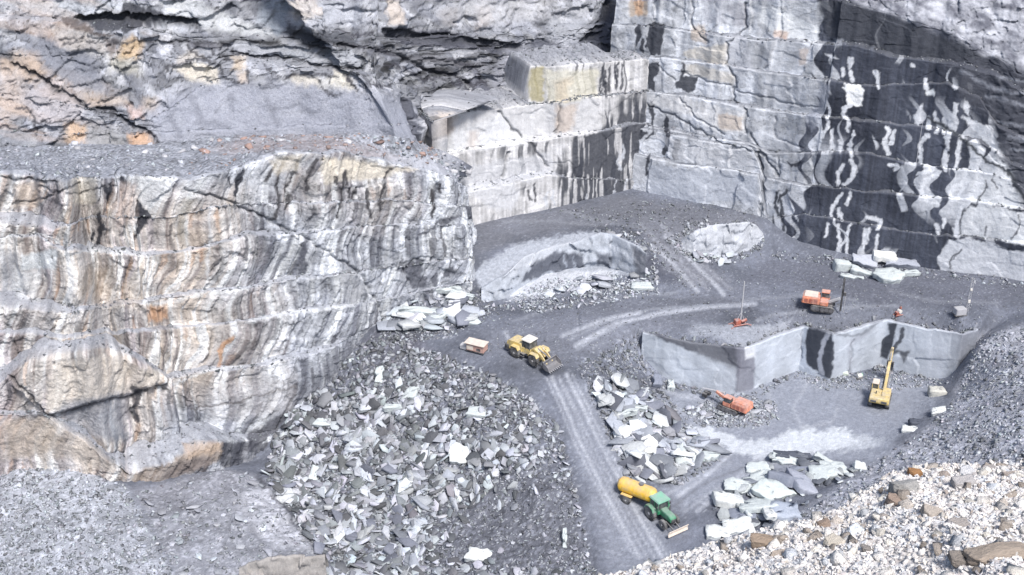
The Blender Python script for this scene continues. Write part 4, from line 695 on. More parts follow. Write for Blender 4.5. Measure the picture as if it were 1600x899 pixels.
I6 += [('p', z22([(240, 120), (480, 130), (640, 170), (830, 200), (820, 240), (650, 230), (480, 210), (300, 200), (230, 150)]), (0.06, 0.063, 0.085), 0.85, 3), ('p', z22([(0, 180), (240, 220), (500, 260), (700, 290), (620, 310), (400, 280), (130, 230), (0, 210)]), (0.10, 0.10, 0.115), 0.7, 4),
       ('p', z22([(620, 300), (660, 330), (720, 430), (660, 450), (620, 380)]), (0.13, 0.135, 0.17), 0.8, 4), ('p', z22([(780, 200), (860, 190), (880, 300), (860, 430), (760, 440), (700, 340)]), (0.32, 0.33, 0.38), 0.7, 5), ('p', z22([(640, 30), (720, 30), (700, 110), (640, 130)]), (0.40, 0.34, 0.30), 0.5, 5),
       ('p', z22([(230, 0), (300, 0), (300, 110), (240, 110)]), (0.66, 0.58, 0.52), 0.7, 3), ('p', z22([(460, 50), (560, 30), (560, 120), (480, 110)]), (0.34, 0.33, 0.34), 0.6, 4), ('p', z22([(1180, 50), (1300, 0), (1310, 240), (1100, 210), (1090, 170), (1200, 120)]), (0.07, 0.075, 0.10), 0.85, 4),
       ('p', z22([(880, 180), (960, 165), (1010, 210), (900, 225)]), (0.07, 0.075, 0.1), 0.8, 3), ('p', z22([(960, 90), (1110, 90), (1110, 170), (1030, 210), (960, 150)]), (0.36, 0.375, 0.42), 0.7, 5), ('p', z22([(560, 0), (1000, 0), (950, 70), (700, 110), (560, 60)]), (0.55, 0.55, 0.58), 0.5, 8),
       ('p', z22([(300, 440), (350, 440), (400, 620), (390, 690), (350, 620)]), (0.08, 0.085, 0.11), 0.9, 2), ('p', z22([(0, 310), (60, 320), (110, 400), (0, 380)]), (0.66, 0.62, 0.54), 0.7, 3),  # first patch: shade of the recess wedge, put into the colour
       ('p', z22([(120, 400), (300, 430), (350, 600), (380, 660), (0, 640), (0, 430)]), (0.32, 0.335, 0.395), 0.6, 8), ('p', z22([(1040, 20), (1180, 30), (1100, 90), (1000, 80)]), (0.42, 0.43, 0.47), 0.6, 4), ('p', z22([(1130, 240), (1300, 220), (1330, 280), (1200, 290)]), (0.10, 0.105, 0.13), 0.7, 4)]
for st in ([(50, 290), (170, 340), (220, 390), (330, 440), (390, 490), (480, 500), (560, 550), (660, 590), (720, 660)], [(290, 190), (830, 185), (1010, 200), (1050, 240), (1150, 255), (1300, 270), (1440, 290), (1610, 310)], [(740, 305), (870, 262), (980, 295), (1000, 350), (1080, 370)], [(1100, 310), (1110, 370)],
           [(1170, 290), (1270, 340), (1440, 330), (1480, 380)], [(1420, 360), (1440, 400), (1500, 430)], [(1540, 340), (1600, 400)], [(940, 220), (1020, 270)], [(830, 210), (900, 250), (960, 240)], [(150, 540), (380, 545)], [(80, 470), (150, 510), (160, 600)], [(1430, 130), (1440, 180)], [(480, 510), (600, 570)]):
    I6.append(('s', z10(st), (0.05, 0.05, 0.06), 0.85, 1.0, 3.6))
for st in ([(0, 195), (130, 215), (300, 250), (430, 320), (540, 335), (620, 380), (700, 370)], [(240, 290), (330, 310), (420, 360), (470, 350), (560, 370)], [(440, 320), (530, 330), (600, 400)], [(150, 370), (230, 390), (250, 370)], [(45, 330), (110, 400)], [(0, 140), (200, 160)], [(440, 370), (450, 430)], [(500, 260), (620, 300), (690, 380)]):
    I6.append(('s', z22(st), (0.05, 0.05, 0.065), 0.85, 1.0, 3.6))
for st in ([(760, 520), (800, 600)], [(820, 400), (900, 520)], [(1190, 440), (1240, 560)], [(1340, 470), (1390, 520)], [(880, 540), (1010, 560)], [(1030, 430), (1040, 480)], [(1550, 490), (1570, 560)]):
    I6.append(('s', z10(st), (0.20, 0.21, 0.25), 0.6, 3, 10))
G6 = [(z10([(50, 290), (170, 340), (220, 390), (330, 440), (390, 490), (480, 500), (560, 550), (660, 590), (720, 660)]), 7, 0.9, 0.4), (z10([(350, 90), (560, 80), (700, 90), (870, 105)]), 14, 2.0, 0.6), (z22([(230, 150), (480, 170), (830, 215)]), 14, 1.6, 0.6),
      (z10([(1040, 240), (1150, 255), (1300, 270), (1440, 290), (1610, 310)]), 5, 0.8, 0.3), (z22([(0, 195), (130, 215), (300, 250), (430, 320), (540, 335), (620, 380)]), 5, 0.8, 0.3), (z22([(320, 440), (370, 600), (395, 680)]), 9, 1.5, 0.2), (z22([(1240, 20), (1200, 120), (1130, 200)]), 16, 1.8, 0.1)]
L6 = [([(-300, 205), (0, 208), (160, 215), (330, 205), (650, 195), (690, 150), (830, 118), (1000, 78)], [(0, 0.5)]),
      ([(-300, 130), (0, 150), (100, 165), (230, 190), (330, 130), (470, 105), (560, 120), (650, 138), (720, 125), (830, 80), (1000, 60)], [(0, 0.3), (250, 0.4), (400, 1.4), (600, 1.6), (750, 1.0)]),
      ([(-300, 60), (0, 85), (130, 95), (300, 92), (470, 95), (560, 78), (650, 84), (760, 82), (830, 62), (1000, 45)], [(0, 0.6), (300, 0.5), (600, 1.6), (800, 0.5)]),
      ([(-300, -20), (0, 30), (140, 42), (300, 60), (440, 62), (560, 64), (700, 62), (830, 50), (1000, 35)], [(0, 1.5), (300, 1.6), (500, 1.6)]),
      ([(-300, -120), (0, -110), (400, -120), (1000, -140)], [(0, 3)])]
_d6 = face_disp(3.6, 2.0, 1.1, 1.0, 231, 0.16, -0.8)
def disp6(s, z, u, v, ri, tr):
    o, d = _d6(s, z, u, v, ri, tr)
    sm = polymask(u, v, [(235, 200), (300, 130), (450, 130), (560, 150), (640, 150), (650, 235), (250, 235)], 12)
    q = z * 1.7 + s * 0.16 + 1.4 * fbm(s / 8, z / 5, None, 404, 3); bed = np.floor(q * 1.1) ; bo = _h(bed, np.floor(s / 6 + bed * 0.37), np.zeros_like(bed), 44) - 0.5
    kb = 0.25 + 0.75 * polymask(u, v, [(280, 60), (440, 45), (830, 60), (820, 110), (830, 150), (690, 165), (640, 135), (470, 95)], 15)
    return o * (1 - 0.8 * sm) + 0.9 * bo * kb * (1 - 0.9 * sm) * (1 - tr) + 0.9 * fbm(s / 8, z / 8, None, 234, 3), d
zt = 25.0
P6 = [(-170, 243, zt), (0, 245, zt), (160, 243, zt), (250, 238, zt), (330, 226, zt), (470, 216, zt), (560, 222, zt), (630, 228, zt), (650, 205, 24), (668, 166, 24), (700, 146, 24), (760, 132, 24), (830, 116, 24), (900, 104, 24), (986, 92, 24), (1060, 80, 24)]
wall('cliff', P6, L6, zt - 3, 0.24, 0.21, I6, tint6, disp6, G6, batter=0.55, skirt=4, seed=9, nsm=9.0, blend=(27.5, 36.0), jag=0.3, label='rough grey and rust stained upper cliff above the terrace')

# ---------------- terrace between the lower wall and the upper cliff, and the tread under the top block
def sheet(name, near, far, nn, mat, colf, hf, label, cat, nt_=40):
    """a ledge floor: strip between two lines given as (u, v, z)"""
    A = near if isinstance(near, np.ndarray) else np.array([(*unproj(u, v, z), z) for u, v, z in near]); B = np.array([(*unproj(u, v, z), z) for u, v, z in far])
    def res(Q):
        L = np.r_[0, np.cumsum(np.hypot(*np.diff(Q[:, :2], axis=0).T))]; t = np.linspace(0, L[-1], nn)
        return np.stack([np.interp(t, L, Q[:, k]) for k in range(3)], -1)
    A, B = res(A), res(B); t = np.linspace(0, 1, nt_)[:, None, None]
    Vv = A[None] * (1 - t) + B[None] * t
    U, V = proj(Vv[..., 0], Vv[..., 1], Vv[..., 2])
    Vv[..., 2] += hf(Vv[..., 0], Vv[..., 1], np.broadcast_to(t[..., 0], U.shape))
    o = mesh_np(name, Vv.reshape(-1, 3), grid_faces(nt_, nn), mat, colf(Vv[..., 0], Vv[..., 1], U, V)); tag(o, label, cat, kind='structure'); return Vv
def tcol(x, y, u, v):
    x = x + 0.0
    n = _h(np.floor(x / 0.3), np.floor(y / 0.3), np.zeros_like(x), 8); c = np.ones(u.shape + (3,)) * np.array((0.26, 0.272, 0.31)) * (0.5 + 1.0 * n + 0.3 * fbm(x / 2, y / 2, None, 12, 4))[..., None]
    return paint(c, u, v, [('p', [(330, 240), (370, 225), (450, 215), (560, 225), (640, 255), (600, 260), (520, 240), (440, 235), (360, 245)], (0.33, 0.285, 0.29), 0.5, 6), ('p', [(600, 250), (740, 240), (820, 240), (820, 310), (640, 290)], (0.40, 0.41, 0.46), 0.7, 8)], 91)
th = lambda x, y, t: (0.45 * fbm(x / 2.2, y / 2.2, None, 95, 4) + 0.3) * sstep(0, 0.15, t) + 0.5 * sstep(0.55, 1, t) + 0.1 * noise(x / 0.4, y / 0.4, None, 96)
_w = WALLS[0]; _q = [np.interp(np.linspace(0, _w[0].shape[1] - 1, 520), np.arange(_w[0].shape[1]), _w[k][-1]) for k in range(3)]
_m = _w[3][-1][np.linspace(0, _w[0].shape[1] - 1, 520).astype(int)] < 742
TERR = sheet('terrace_floor', np.stack([_q[0], _q[1] - 0.1, _q[2] - 0.06], -1)[_m],
      [(-200, 238, 25.4), (0, 238, 25.4), (250, 232, 25.4), (330, 222, 25.6), (560, 216, 25.6), (640, 224, 25.2), (665, 233, z_at(183, 233)), (692, 243, z_at(187.3, 243)), (738, 266, z_at(189.3, 266))], 520, M_GROUND, tcol, th, 'rubble strewn terrace between the striped wall and the upper cliff', 'ledge', 70)

# ---------------- W4: faces of the lower pit
def tint4(s, z, u, v, ri, tr):
    st = noise(s * 1.2, z * 0.1, None, 351); b = fbm(s / 3, z / 3, None, 352, 4)
    c = np.ones(u.shape + (3,)) * np.array((0.52, 0.56, 0.63)) * (0.88 + 0.14 * st + 0.22 * b)[..., None]
    return mixc(c, tr, (0.30, 0.31, 0.35), 0.8)
I4 = [('p', [(1000, 512), (1045, 522), (1165, 540), (1165, 580), (1120, 562), (1080, 548), (1040, 532), (1015, 522)], (0.10, 0.105, 0.13), 0.97, 2), ('p', z6([(0, 640), (180, 660), (330, 800), (330, 830), (200, 780), (100, 720), (0, 680)]), (0.22, 0.23, 0.26), 0.5, 3),
      ('p', [(1150, 540), (1178, 548), (1178, 612), (1150, 612)], (0.22, 0.225, 0.27), 0.9, 2), ('p', [(1163, 543), (1180, 543), (1180, 558), (1163, 560)], (0.7, 0.72, 0.76), 0.8, 1.5), ('p', z6([(640, 625), (740, 650), (750, 700), (735, 860), (700, 840), (630, 790), (620, 700)]), (0.03, 0.035, 0.05), 0.95, 1.2),
      ('s', z6([(725, 660, .6), (700, 720, 1), (690, 790, .8), (700, 840, .5)]), (0.40, 0.42, 0.48), 0.9, 1, 7), ('p', z6([(985, 610), (1030, 620), (1020, 690), (990, 770), (955, 760), (960, 690), (1000, 660)]), (0.035, 0.04, 0.055), 0.95, 1.2), ('s', z6([(1055, 640), (1050, 680), (1020, 725)]), (0.04, 0.045, 0.06), 0.9, 1, 6),
      ('p', z6([(1000, 730), (1090, 735), (1080, 750), (1060, 790), (1040, 745), (1010, 760)]), (0.06, 0.065, 0.08), 0.85, 1.5), ('p', z6([(810, 690), (930, 630), (820, 720), (830, 790), (810, 850)]), (0.30, 0.31, 0.36), 0.6, 3), ('p', z6([(1180, 640), (1260, 640), (1240, 850), (1150, 830)]), (0.56, 0.59, 0.66), 0.5, 8),
      ('p', z6([(1270, 650), (1330, 640), (1310, 790), (1260, 840)]), (0.33, 0.35, 0.40), 0.7, 4), ('p', [(1500, 520), (1535, 512), (1535, 600), (1495, 585)], (0.20, 0.21, 0.25), 0.8, 4), ('s', z6([(620, 620), (820, 670), (960, 600)]), (0.15, 0.16, 0.19), 0.6, 1, 4)]
G4 = [(z6([(600, 640), (610, 780)]), 2, .2, .4), (z6([(830, 690), (815, 850)]), 2, .2, .4)]
_d4 = face_disp(6, 5, 0.14, 0.2, 241, 0.04, 0.0)
zt4 = [(u, v) for u, v in BLK]
wall('cliff', [(u, v, 0) for u, v in BLK], [([(u, v + 1.0) for u, v in BLK], [(0, 1)])], -9.5, 0.17, 0.14, I4, tint4, lambda *a: (_d4(*a)[0] + 0.15, _d4(*a)[1] * 0.3), G4, batter=0.02, last=0.4, psm=0.15, nsm=0.4, mat=M_SAWN, seed=13, jag=0.35, wob=0.5, label='smooth pale sawn face round the lower pit')
# ------------------------------------------------------------------ foreground rim under the camera
M_RIM = rock_mat('pale sunlit rubble', var=0.18, scale=6.0, bump=0.08, fine=30.0)
CREST = [(560, 1010, 46), (780, 955, 45), (900, 918, 45), (980, 893, 45), (1060, 866, 45), (1110, 846, 45), (1180, 832, 45), (1250, 820, 45), (1310, 798, 46), (1350, 770, 47), (1390, 742, 48), (1440, 730, 50), (1520, 726, 51), (1600, 722, 52), (1700, 716, 53), (1850, 712, 54)]
def ray_pt(u, v, dist):
    q = (CV - v) / F; r = np.array(((u - CU) / F, CS + q * SN, -SN + q * CS)); return r / np.linalg.norm(r) * dist
_C = np.array([ray_pt(*c) + np.array((0, 0, CH)) for c in CREST])
_cx = np.arange(-8, 26, 0.07); _cy = np.interp(_cx, _C[:, 0], _C[:, 1]); _cz = np.interp(_cx, _C[:, 0], _C[:, 2])
def rim_h(x, y, det=True):
    cy = np.interp(x, _C[:, 0], _C[:, 1]); cz = np.interp(x, _C[:, 0], _C[:, 2]); t = cy - y
    h = cz + np.where(t > 0, t * 0.40, t * 1.15 - 0.25 * t * t * 0.1)
    h = h + 0.30 * fbm(x / 2.4, y / 2.4, None, 500, 3) * sstep(-3, 2, t) * 1.0
    if det: h = h + 0.13 * fbm(x / 0.5, y / 0.5, None, 501, 3)
    return h
ry = np.arange(20, 62, 0.07)
RX, RY = np.meshgrid(_cx, ry); RZ = rim_h(RX, RY)
_cell = _h(np.floor(RX / 0.14), np.floor(RY / 0.14), np.zeros_like(RX), 14)
rc = np.ones(RX.shape + (3,)) * np.array((0.80, 0.77, 0.76)) * (0.88 + 0.22 * _cell + 0.22 * fbm(RX / 0.8, RY / 0.8, None, 503, 4))[..., None]
rc = mixc(rc, sstep(0.60, 0.75, noise(RX / 0.35, RY / 0.35, None, 505)), (0.42, 0.38, 0.37), 0.55)
rc = mixc(rc, sstep(0.60, 0.8, noise(RX / 1.3, RY / 1.3, None, 506)), (0.56, 0.46, 0.36), 0.35)
rc = mixc(rc, sstep(0.6, 0.8, noise(RX / 0.9 + 7, RY / 0.9, None, 507)), (0.55, 0.58, 0.63), 0.4)
rim = mesh_np('rubble_bank', np.stack([RX, RY, RZ], -1).reshape(-1, 3), grid_faces(*RX.shape), M_RIM, rc)
tag(rim, 'pale rubble bank in the foreground', 'bank', kind='structure')

# ------------------------------------------------------------------ loose stone shapes
def slab_geo(seed, n=6, thick=0.16, elong=1.0, layers=1):
    """a split slate slab, unit radius: irregular outline, ragged stepped edge"""
    r = np.random.default_rng(seed); V = []; Fc = []; base = 0
    for L in range(layers):
        a = np.sort((np.arange(n) + r.uniform(-0.30, 0.30, n)) / n * 2 * np.pi); rad = r.uniform(0.7, 1.05, n) * (1 - 0.12 * L)
        x = np.cos(a) * rad * elong + r.uniform(-.1, .1) * L; y = np.sin(a) * rad / math.sqrt(elong) + r.uniform(-.1, .1) * L
        k = r.uniform(0.84, 1.0, n); tl = r.uniform(-0.05, 0.05, 2)
        zt_ = thick * (L + 1) + x * tl[0] + y * tl[1]
        bot = np.stack([x * k, y * k, np.full(n, thick * (L - 1.0))], -1); mid = np.stack([x, y, zt_ - thick * r.uniform(0.2, 0.9, n)], -1); top = np.stack([x * 0.96, y * 0.96, zt_], -1)
        c = np.array([[x.mean(), y.mean(), zt_.mean() + r.uniform(-0.02, 0.03)]])
        V.append(np.vstack([bot, mid, top, c]))
        for i in range(n):
            j = (i + 1) % n
            for a0, b0 in ((0, n), (n, 2 * n)):
                Fc += [(base + a0 + i, base + a0 + j, base + b0 + j), (base + a0 + i, base + b0 + j, base + b0 + i)]
            Fc.append((base + 2 * n + i, base + 2 * n + j, base + 3 * n))
        base += 3 * n + 1
    return np.vstack(V), np.array(Fc)
def hull_geo(seed, n=12, sq=(1, 0.8, 0.6), power=0.6):
    r = np.random.default_rng(seed); p = r.normal(size=(n, 3)); p = np.sign(p) * np.abs(p) ** power; p /= np.abs(p).max(axis=1, keepdims=True) ** 0.7 * 1.15; p *= np.array(sq)
    bm = bmesh.new()
    for q in p: bm.verts.new(q)
    g = bmesh.ops.convex_hull(bm, input=bm.verts)
    bmesh.ops.delete(bm, geom=[v for v in bm.verts if not v.link_faces], context='VERTS')
    bmesh.ops.triangulate(bm, faces=bm.faces[:]); bmesh.ops.recalc_face_normals(bm, faces=bm.faces[:]); bm.verts.index_update()
    V = np.array([v.co[:] for v in bm.verts]); Fc = np.array([[v.index for v in f.verts] for f in bm.faces]); bm.free(); return V, Fc
SLABG = [slab_geo(k, n=[4, 5, 6, 4, 5, 7][k % 6], thick=[0.06, 0.10, 0.07, 0.13, 0.18, 0.09][k % 6], elong=[1.0, 1.2, 1.5, 1.1, 1.25, 1.7][(k * 5) % 6], layers=1 + (k % 4 == 3)) for k in range(24)]
HULLG = [hull_geo(k + 50, n=10 + k % 4, sq=[(1, .75, .45), (1, .6, .35), (.9, .8, .6), (1, .5, .3)][k % 4], power=0.4) for k in range(20)]
CHIPG = [hull_geo(k + 90, n=7, sq=[(1, .7, .3), (1, .6, .4), (1, .8, .5)][k % 3]) for k in range(12)]
def rotm(yaw, tx, ty):
    cy, sy, cx, sx, c2, s2 = np.cos(yaw), np.sin(yaw), np.cos(tx), np.sin(tx), np.cos(ty), np.sin(ty)
    z = np.zeros_like(cy); o = np.ones_like(cy)
    A = np.stack([np.stack([cy, -sy, z], -1), np.stack([sy, cy, z], -1), np.stack([z, z, o], -1)], -2)
    B = np.stack([np.stack([o, z, z], -1), np.stack([z, cx, -sx], -1), np.stack([z, sx, cx], -1)], -2)
    C = np.stack([np.stack([c2, z, s2], -1), np.stack([z, o, z], -1), np.stack([-s2, z, c2], -1)], -2)
    return B @ C @ A
def scatter_mesh(name, geos, pos, scl, Rm, tint_, mat, label, cat, rs=3):
    r = np.random.default_rng(rs); idx = r.integers(0, len(geos), len(pos)); VV, FF, CC = [], [], []; base = 0
    for g, (V, Fc) in enumerate(geos):
        m = np.nonzero(idx == g)[0]
        if not len(m): continue
        W = np.einsum('nij,vj->nvi', Rm[m], V) * scl[m][:, None, None] + pos[m][:, None, :]
        FF.append((Fc[None] + (base + np.arange(len(m)) * len(V))[:, None, None]).reshape(-1, 3)); VV.append(W.reshape(-1, 3))
        CC.append(np.repeat(tint_[m], len(V), axis=0)); base += len(m) * len(V)
    o = mesh_np(name, np.vstack(VV), np.vstack(FF), mat, np.vstack(CC)); tag(o, label, cat, kind='stuff'); return o
M_SLAB = rock_mat('split slate', var=0.16, scale=1.6, bump=0.15, fine=7.0, rough=0.7)
M_SLABO = rock_mat('slate slab', var=0.16, scale=1.6, bump=0.15, fine=7.0, rnd=0.42, rough=0.7)
M_STONE = rock_mat('rim stone', var=0.22, scale=3.0, bump=0.12, fine=12.0, rnd=0.25)
def slope_at(x, y, f=None):
    f = f or (lambda a, b: hgrid(a, b)); e = 1.2
    return (f(x + e, y) - f(x - e, y)) / (2 * e), (f(x, y + e) - f(x, y - e)) / (2 * e)
def greys(n, lo, hi, r, warm=0.0):
    b = r.uniform(0, 1, n) ** 1.15 * (hi - lo) + lo; c = b[:, None] * np.array((0.92, 0.965, 1.06)); c *= 1 + r.normal(0, 0.02, (n, 3)); return c + warm * r.uniform(0, 1, (n, 1)) * np.array((0.12, 0.05, 0.0))
_mesh_cache = {}
def tri_mesh(key, geo, mat, col):
    if key not in _mesh_cache:
        V, Fc = geo; o = mesh_np('stone', V, Fc, mat, np.ones((len(V), 3)) * np.array(col)); _mesh_cache[key] = o.data; bpy.data.objects.remove(o)
    return _mesh_cache[key]
def stone(name, me, pos, scl, Rm, label, cat, group=None, parent=None):
    o = bpy.data.objects.new(name, me); COL.objects.link(o)
    M = Matrix([[*(Rm[i] * (scl[i] if False else 1))] for i in range(3)]).to_4x4()
    sc = scl if hasattr(scl, '__len__') else (scl,) * 3
    o.matrix_world = Matrix.Translation(pos) @ M @ Matrix.Diagonal((*sc, 1)); tag(o, label, cat, group, 'thing'); return o
def place(poly, n, seed, smin, smax, power, tilt, lift=0.1, holes=()):
    r = np.random.default_rng(seed)
    us = [p[0] for p in poly]; vs = [p[1] for p in poly]
    u = r.uniform(min(us), max(us), n * 3); v = r.uniform(min(vs), max(vs), n * 3)
    m = polymask(u, v, poly, 4) > r.uniform(0.2, 0.8, n * 3)
    for h in holes: m &= polymask(u, v, h, 3) < 0.5
    u, v = u[m][:n], v[m][:n]; x, y, z = hit(u, v); n = len(x)
    s = smin + (smax - smin) * r.uniform(0, 1, n) ** power
    gx_, gy_ = slope_at(x, y)
    Rm = rotm(r.uniform(0, 6.28, n), np.arctan(gy_) * 0.8 + r.normal(0, tilt, n), -np.arctan(gx_) * 0.8 + r.normal(0, tilt, n))
    return x, y, z + lift * s, s, Rm, r
# chips and gravel, too many to count
parts_ = []
for poly, n, seed, a, b, p, lo, hi, holes in ((RUBBLE, 19000, 1, 0.10, 0.7, 2.4, 0.09, 0.46, ()), (MOUND, 13000, 2, 0.08, 0.42, 2.3, 0.14, 0.60, ()), (LEDGE, 1600, 3, 0.08, 0.45, 3, 0.15, 0.46, ()), (RBANK, 15000, 4, 0.09, 0.45, 2.3, 0.14, 0.62, ()),
     ([(900, 570), (1000, 520), (1030, 600), (1125, 720), (1060, 760), (980, 745), (940, 660)], 2500, 5, 0.1, 0.5, 2.2, 0.12, 0.45, ()), ([(590, 480), (760, 455), (780, 490), (700, 530), (600, 540)], 1500, 6, 0.1, 0.5, 2.4, 0.12, 0.5, ()),
     ([(790, 470), (850, 440), (960, 430), (1010, 440), (1000, 460), (880, 455), (830, 480)], 900, 7, 0.1, 0.45, 2, 0.3, 0.65, ()), ([(1065, 640), (1110, 625), (1210, 625), (1220, 655), (1180, 670), (1090, 665)], 1300, 8, 0.1, 0.4, 2, 0.2, 0.6, ()),
     ([(u_, v_ - 5) for u_, v_ in BLK] + [(u_, v_ + 2) for u_, v_ in BLK[::-1]], 900, 13, 0.12, 0.5, 2, 0.12, 0.4, ()), ([(1010, 595), (1110, 605), (1165, 618), (1255, 568), (1300, 590), (1380, 568), (1490, 590), (1480, 598), (1380, 582), (1300, 602), (1250, 585), (1170, 632), (1100, 618)], 900, 14, 0.12, 0.55, 2.2, 0.12, 0.45, ()),
     ([(745, 480), (830, 475), (900, 455), (1010, 448), (1020, 395), (985, 375), (930, 360), (1000, 365), (1030, 400), (1030, 460), (850, 490)], 1500, 16, 0.1, 0.6, 2.2, 0.15, 0.6, ()),
     ([(1040, 380), (1080, 345), (1180, 350), (1200, 385), (1150, 410), (1090, 415)], 700, 15, 0.12, 0.6, 2.2, 0.15, 0.5, ()),
     ([(1250, 590), (1340, 590), (1440, 575), (1480, 600), (1400, 610), (1280, 610)], 900, 9, 0.08, 0.35, 2, 0.2, 0.6, ()), ([(860, 330), (1180, 300), (1190, 400), (1060, 400), (1080, 460), (1000, 380)], 1800, 10, 0.08, 0.4, 3, 0.12, 0.4, ()),
     ([(760, 480), (1200, 410), (1600, 440), (1600, 510), (1200, 520), (900, 590), (760, 560)], 3500, 11, 0.06, 0.25, 3, 0.12, 0.45, ()), ([(1200, 392), (1400, 412), (1600, 440), (1600, 452), (1400, 428), (1200, 405)], 700, 12, 0.1, 0.5, 2.5, 0.15, 0.5, ())):
    x, y, z, s, Rm, r = place(poly, n, seed, a, b, p, 0.45, 0.1, holes)
    if seed == 1: U_, V_ = proj(x, y, z); s = s * (1 - 0.6 * polymask(U_, V_, [(660, 830), (760, 740), (840, 620), (900, 640), (960, 900), (700, 940)], 50)); z = z - 0.05
    parts_.append((np.stack([x, y, z], -1), s, Rm, greys(len(x), lo, hi, r)))
scatter_mesh('slate_chips', CHIPG, np.vstack([p[0] for p in parts_]), np.concatenate([p[1] for p in parts_]), np.concatenate([p[2] for p in parts_]), np.vstack([p[3] for p in parts_]), M_SLAB, 'crushed slate chips and gravel over the heaps and slopes', 'gravel')
# slabs: the largest are things of their own, the rest of the heap is one mass
ALL = []
HEAPS = [(RUBBLE, 9500, 21, 0.22, 1.35, 3.4, 0.40, 'grey slate slab lying in the big rubble heap left of the haul road', 'slate slabs in the big rubble heap', (0.09, 0.62)),
         (SLABS_R, 420, 22, 0.35, 1.9, 2.2, 0.38, 'pale slate slab in the heap right of the haul road', 'slate slabs in the heap right of the haul road', (0.2, 0.68)),
         ([(595, 470), (640, 460), (700, 462), (760, 470), (748, 500), (690, 518), (600, 515)], 85, 23, 0.5, 2.2, 1.6, 0.2, 'slate slab at the foot of the left wall', 'slate slabs at the foot of the left wall', (0.3, 0.6)),
         (LEDGE, 90, 24, 0.2, 0.8, 2.5, 0.2, 'slate block on the rock ledge beside the gravel mound', 'slate blocks on the rock ledge', (0.3, 0.6)),
         ([(1065, 640), (1110, 628), (1200, 628), (1210, 652), (1100, 662)], 50, 25, 0.3, 0.8, 1.6, 0.3, 'broken slate block beside the orange machine in the pit', 'broken blocks by the orange machine', (0.3, 0.6)),
         ([(940, 372), (1000, 380), (1012, 440), (880, 460), (820, 478), (900, 440), (960, 425)], 60, 26, 0.4, 1.3, 2, 0.3, 'slate slab on the cut edge of the upper platform', 'slate slabs on the platform edge', (0.3, 0.65)),
         ([(1075, 380), (1095, 390), (1140, 400), (1165, 395), (1130, 412), (1090, 412)], 40, 27, 0.3, 1.0, 2, 0.3, 'broken block below the smooth pale outcrop', 'blocks below the pale outcrop', (0.3, 0.6))]
for hi_, (poly, n, seed, a, b, p, tilt, label, group, rng_) in enumerate(HEAPS):
    x, y, z, s, Rm, r = place(poly, n, seed, a, b, p, tilt, 0.08)
    if hi_ == 0:   # finer debris towards the road and the yard
        U_, V_ = proj(x, y, z); s = s * (0.45 + 0.55 * sstep(0, 1, np.clip(segdist(U_, V_, [(600, 520), (700, 560), (800, 600), (870, 660), (900, 760), (930, 900)]) / 150, 0, 1))) * (1 - 0.4 * polymask(U_, V_, [(690, 790), (780, 750), (860, 735), (930, 900), (670, 900)], 30))
    if hi_ == 0:   # dusty bare strips between the slabs
        U_, V_ = proj(x, y, z); bare = np.maximum(polymask(U_, V_, [(520, 560), (600, 515), (660, 530), (640, 570), (560, 620), (500, 640)], 15), polymask(U_, V_, [(690, 790), (780, 750), (860, 735), (930, 800), (930, 900), (670, 900)], 30)) * 0.93 + 0.55 * sstep(0.1, 0.35, fbm(x / 7, y / 5, None, 99, 3))
        kp = r.uniform(0, 1, len(x)) > bare; x, y, z, s, Rm = x[kp], y[kp], z[kp], s[kp], Rm[kp]
    z = z + (0.5 * r.uniform(0, 1, len(x)) * s if hi_ else 0.25 * s * r.uniform(0, 1, len(x)))
    g = greys(len(x), rng_[0], rng_[1], r)
    for i in range(len(x)): ALL.append((s[i] / math.hypot(y[i], CH), x[i], y[i], z[i], s[i], Rm[i], g[i], hi_))
ALL.sort(key=lambda q: -q[0]); BIG, REST = ALL[:215], ALL[215:]
for k, q in enumerate(BIG):
    col = (0.30, 0.32, 0.365) if k % 5 in (0, 2) else (0.17, 0.18, 0.22) if k % 5 == 1 else (0.58, 0.60, 0.62)
    gi = k % 24; me = tri_mesh(('slab', gi, k % 5), SLABG[gi], M_SLABO, col)
    lab = HEAPS[q[7]][7]
    if q[7] == 0:
        pu_, pv_ = proj(q[1], q[2], q[3]); near = segdist(np.array([pu_]), np.array([pv_]), [(700, 560), (800, 600), (870, 660), (900, 760), (930, 900)])[0] < 60
        where = 'at the edge of the heap nearest the haul road' if near else 'high on the heap below the flat yard' if pv_ < 620 else 'on the left side of the heap under the striped wall' if pu_ < 540 and pv_ < 740 else 'low on the heap near the bottom edge of the picture' if pv_ > 800 else 'in the middle of the big rubble heap'
        lab = ['mid grey', 'dark grey', 'mid grey', 'pale', 'pale'][k % 5] + (' large' if q[4] > 1.15 else '') + ' slate slab ' + where
    else: lab = ['mid grey ', 'dark grey ', 'mid grey ', 'pale ', 'pale '][k % 5] + ('large ' if q[4] > 1.5 else 'narrow ' if gi % 6 in (2, 5) else '') + lab.replace('pale ', '').replace('grey ', '') + (', upper half' if proj(q[1], q[2], q[3])[1] < 670 else ', lower half') * (q[7] == 1)
    stone('slate_slab', me, q[1:4], q[4], q[5], lab, 'slate slab', HEAPS[q[7]][8])
scatter_mesh('slate_rubble', SLABG, np.array([q[1:4] for q in REST]), np.array([q[4] for q in REST]), np.array([q[5] for q in REST]), np.array([q[6] for q in REST]), M_SLAB, 'broken grey slate rubble in heaps', 'rubble')

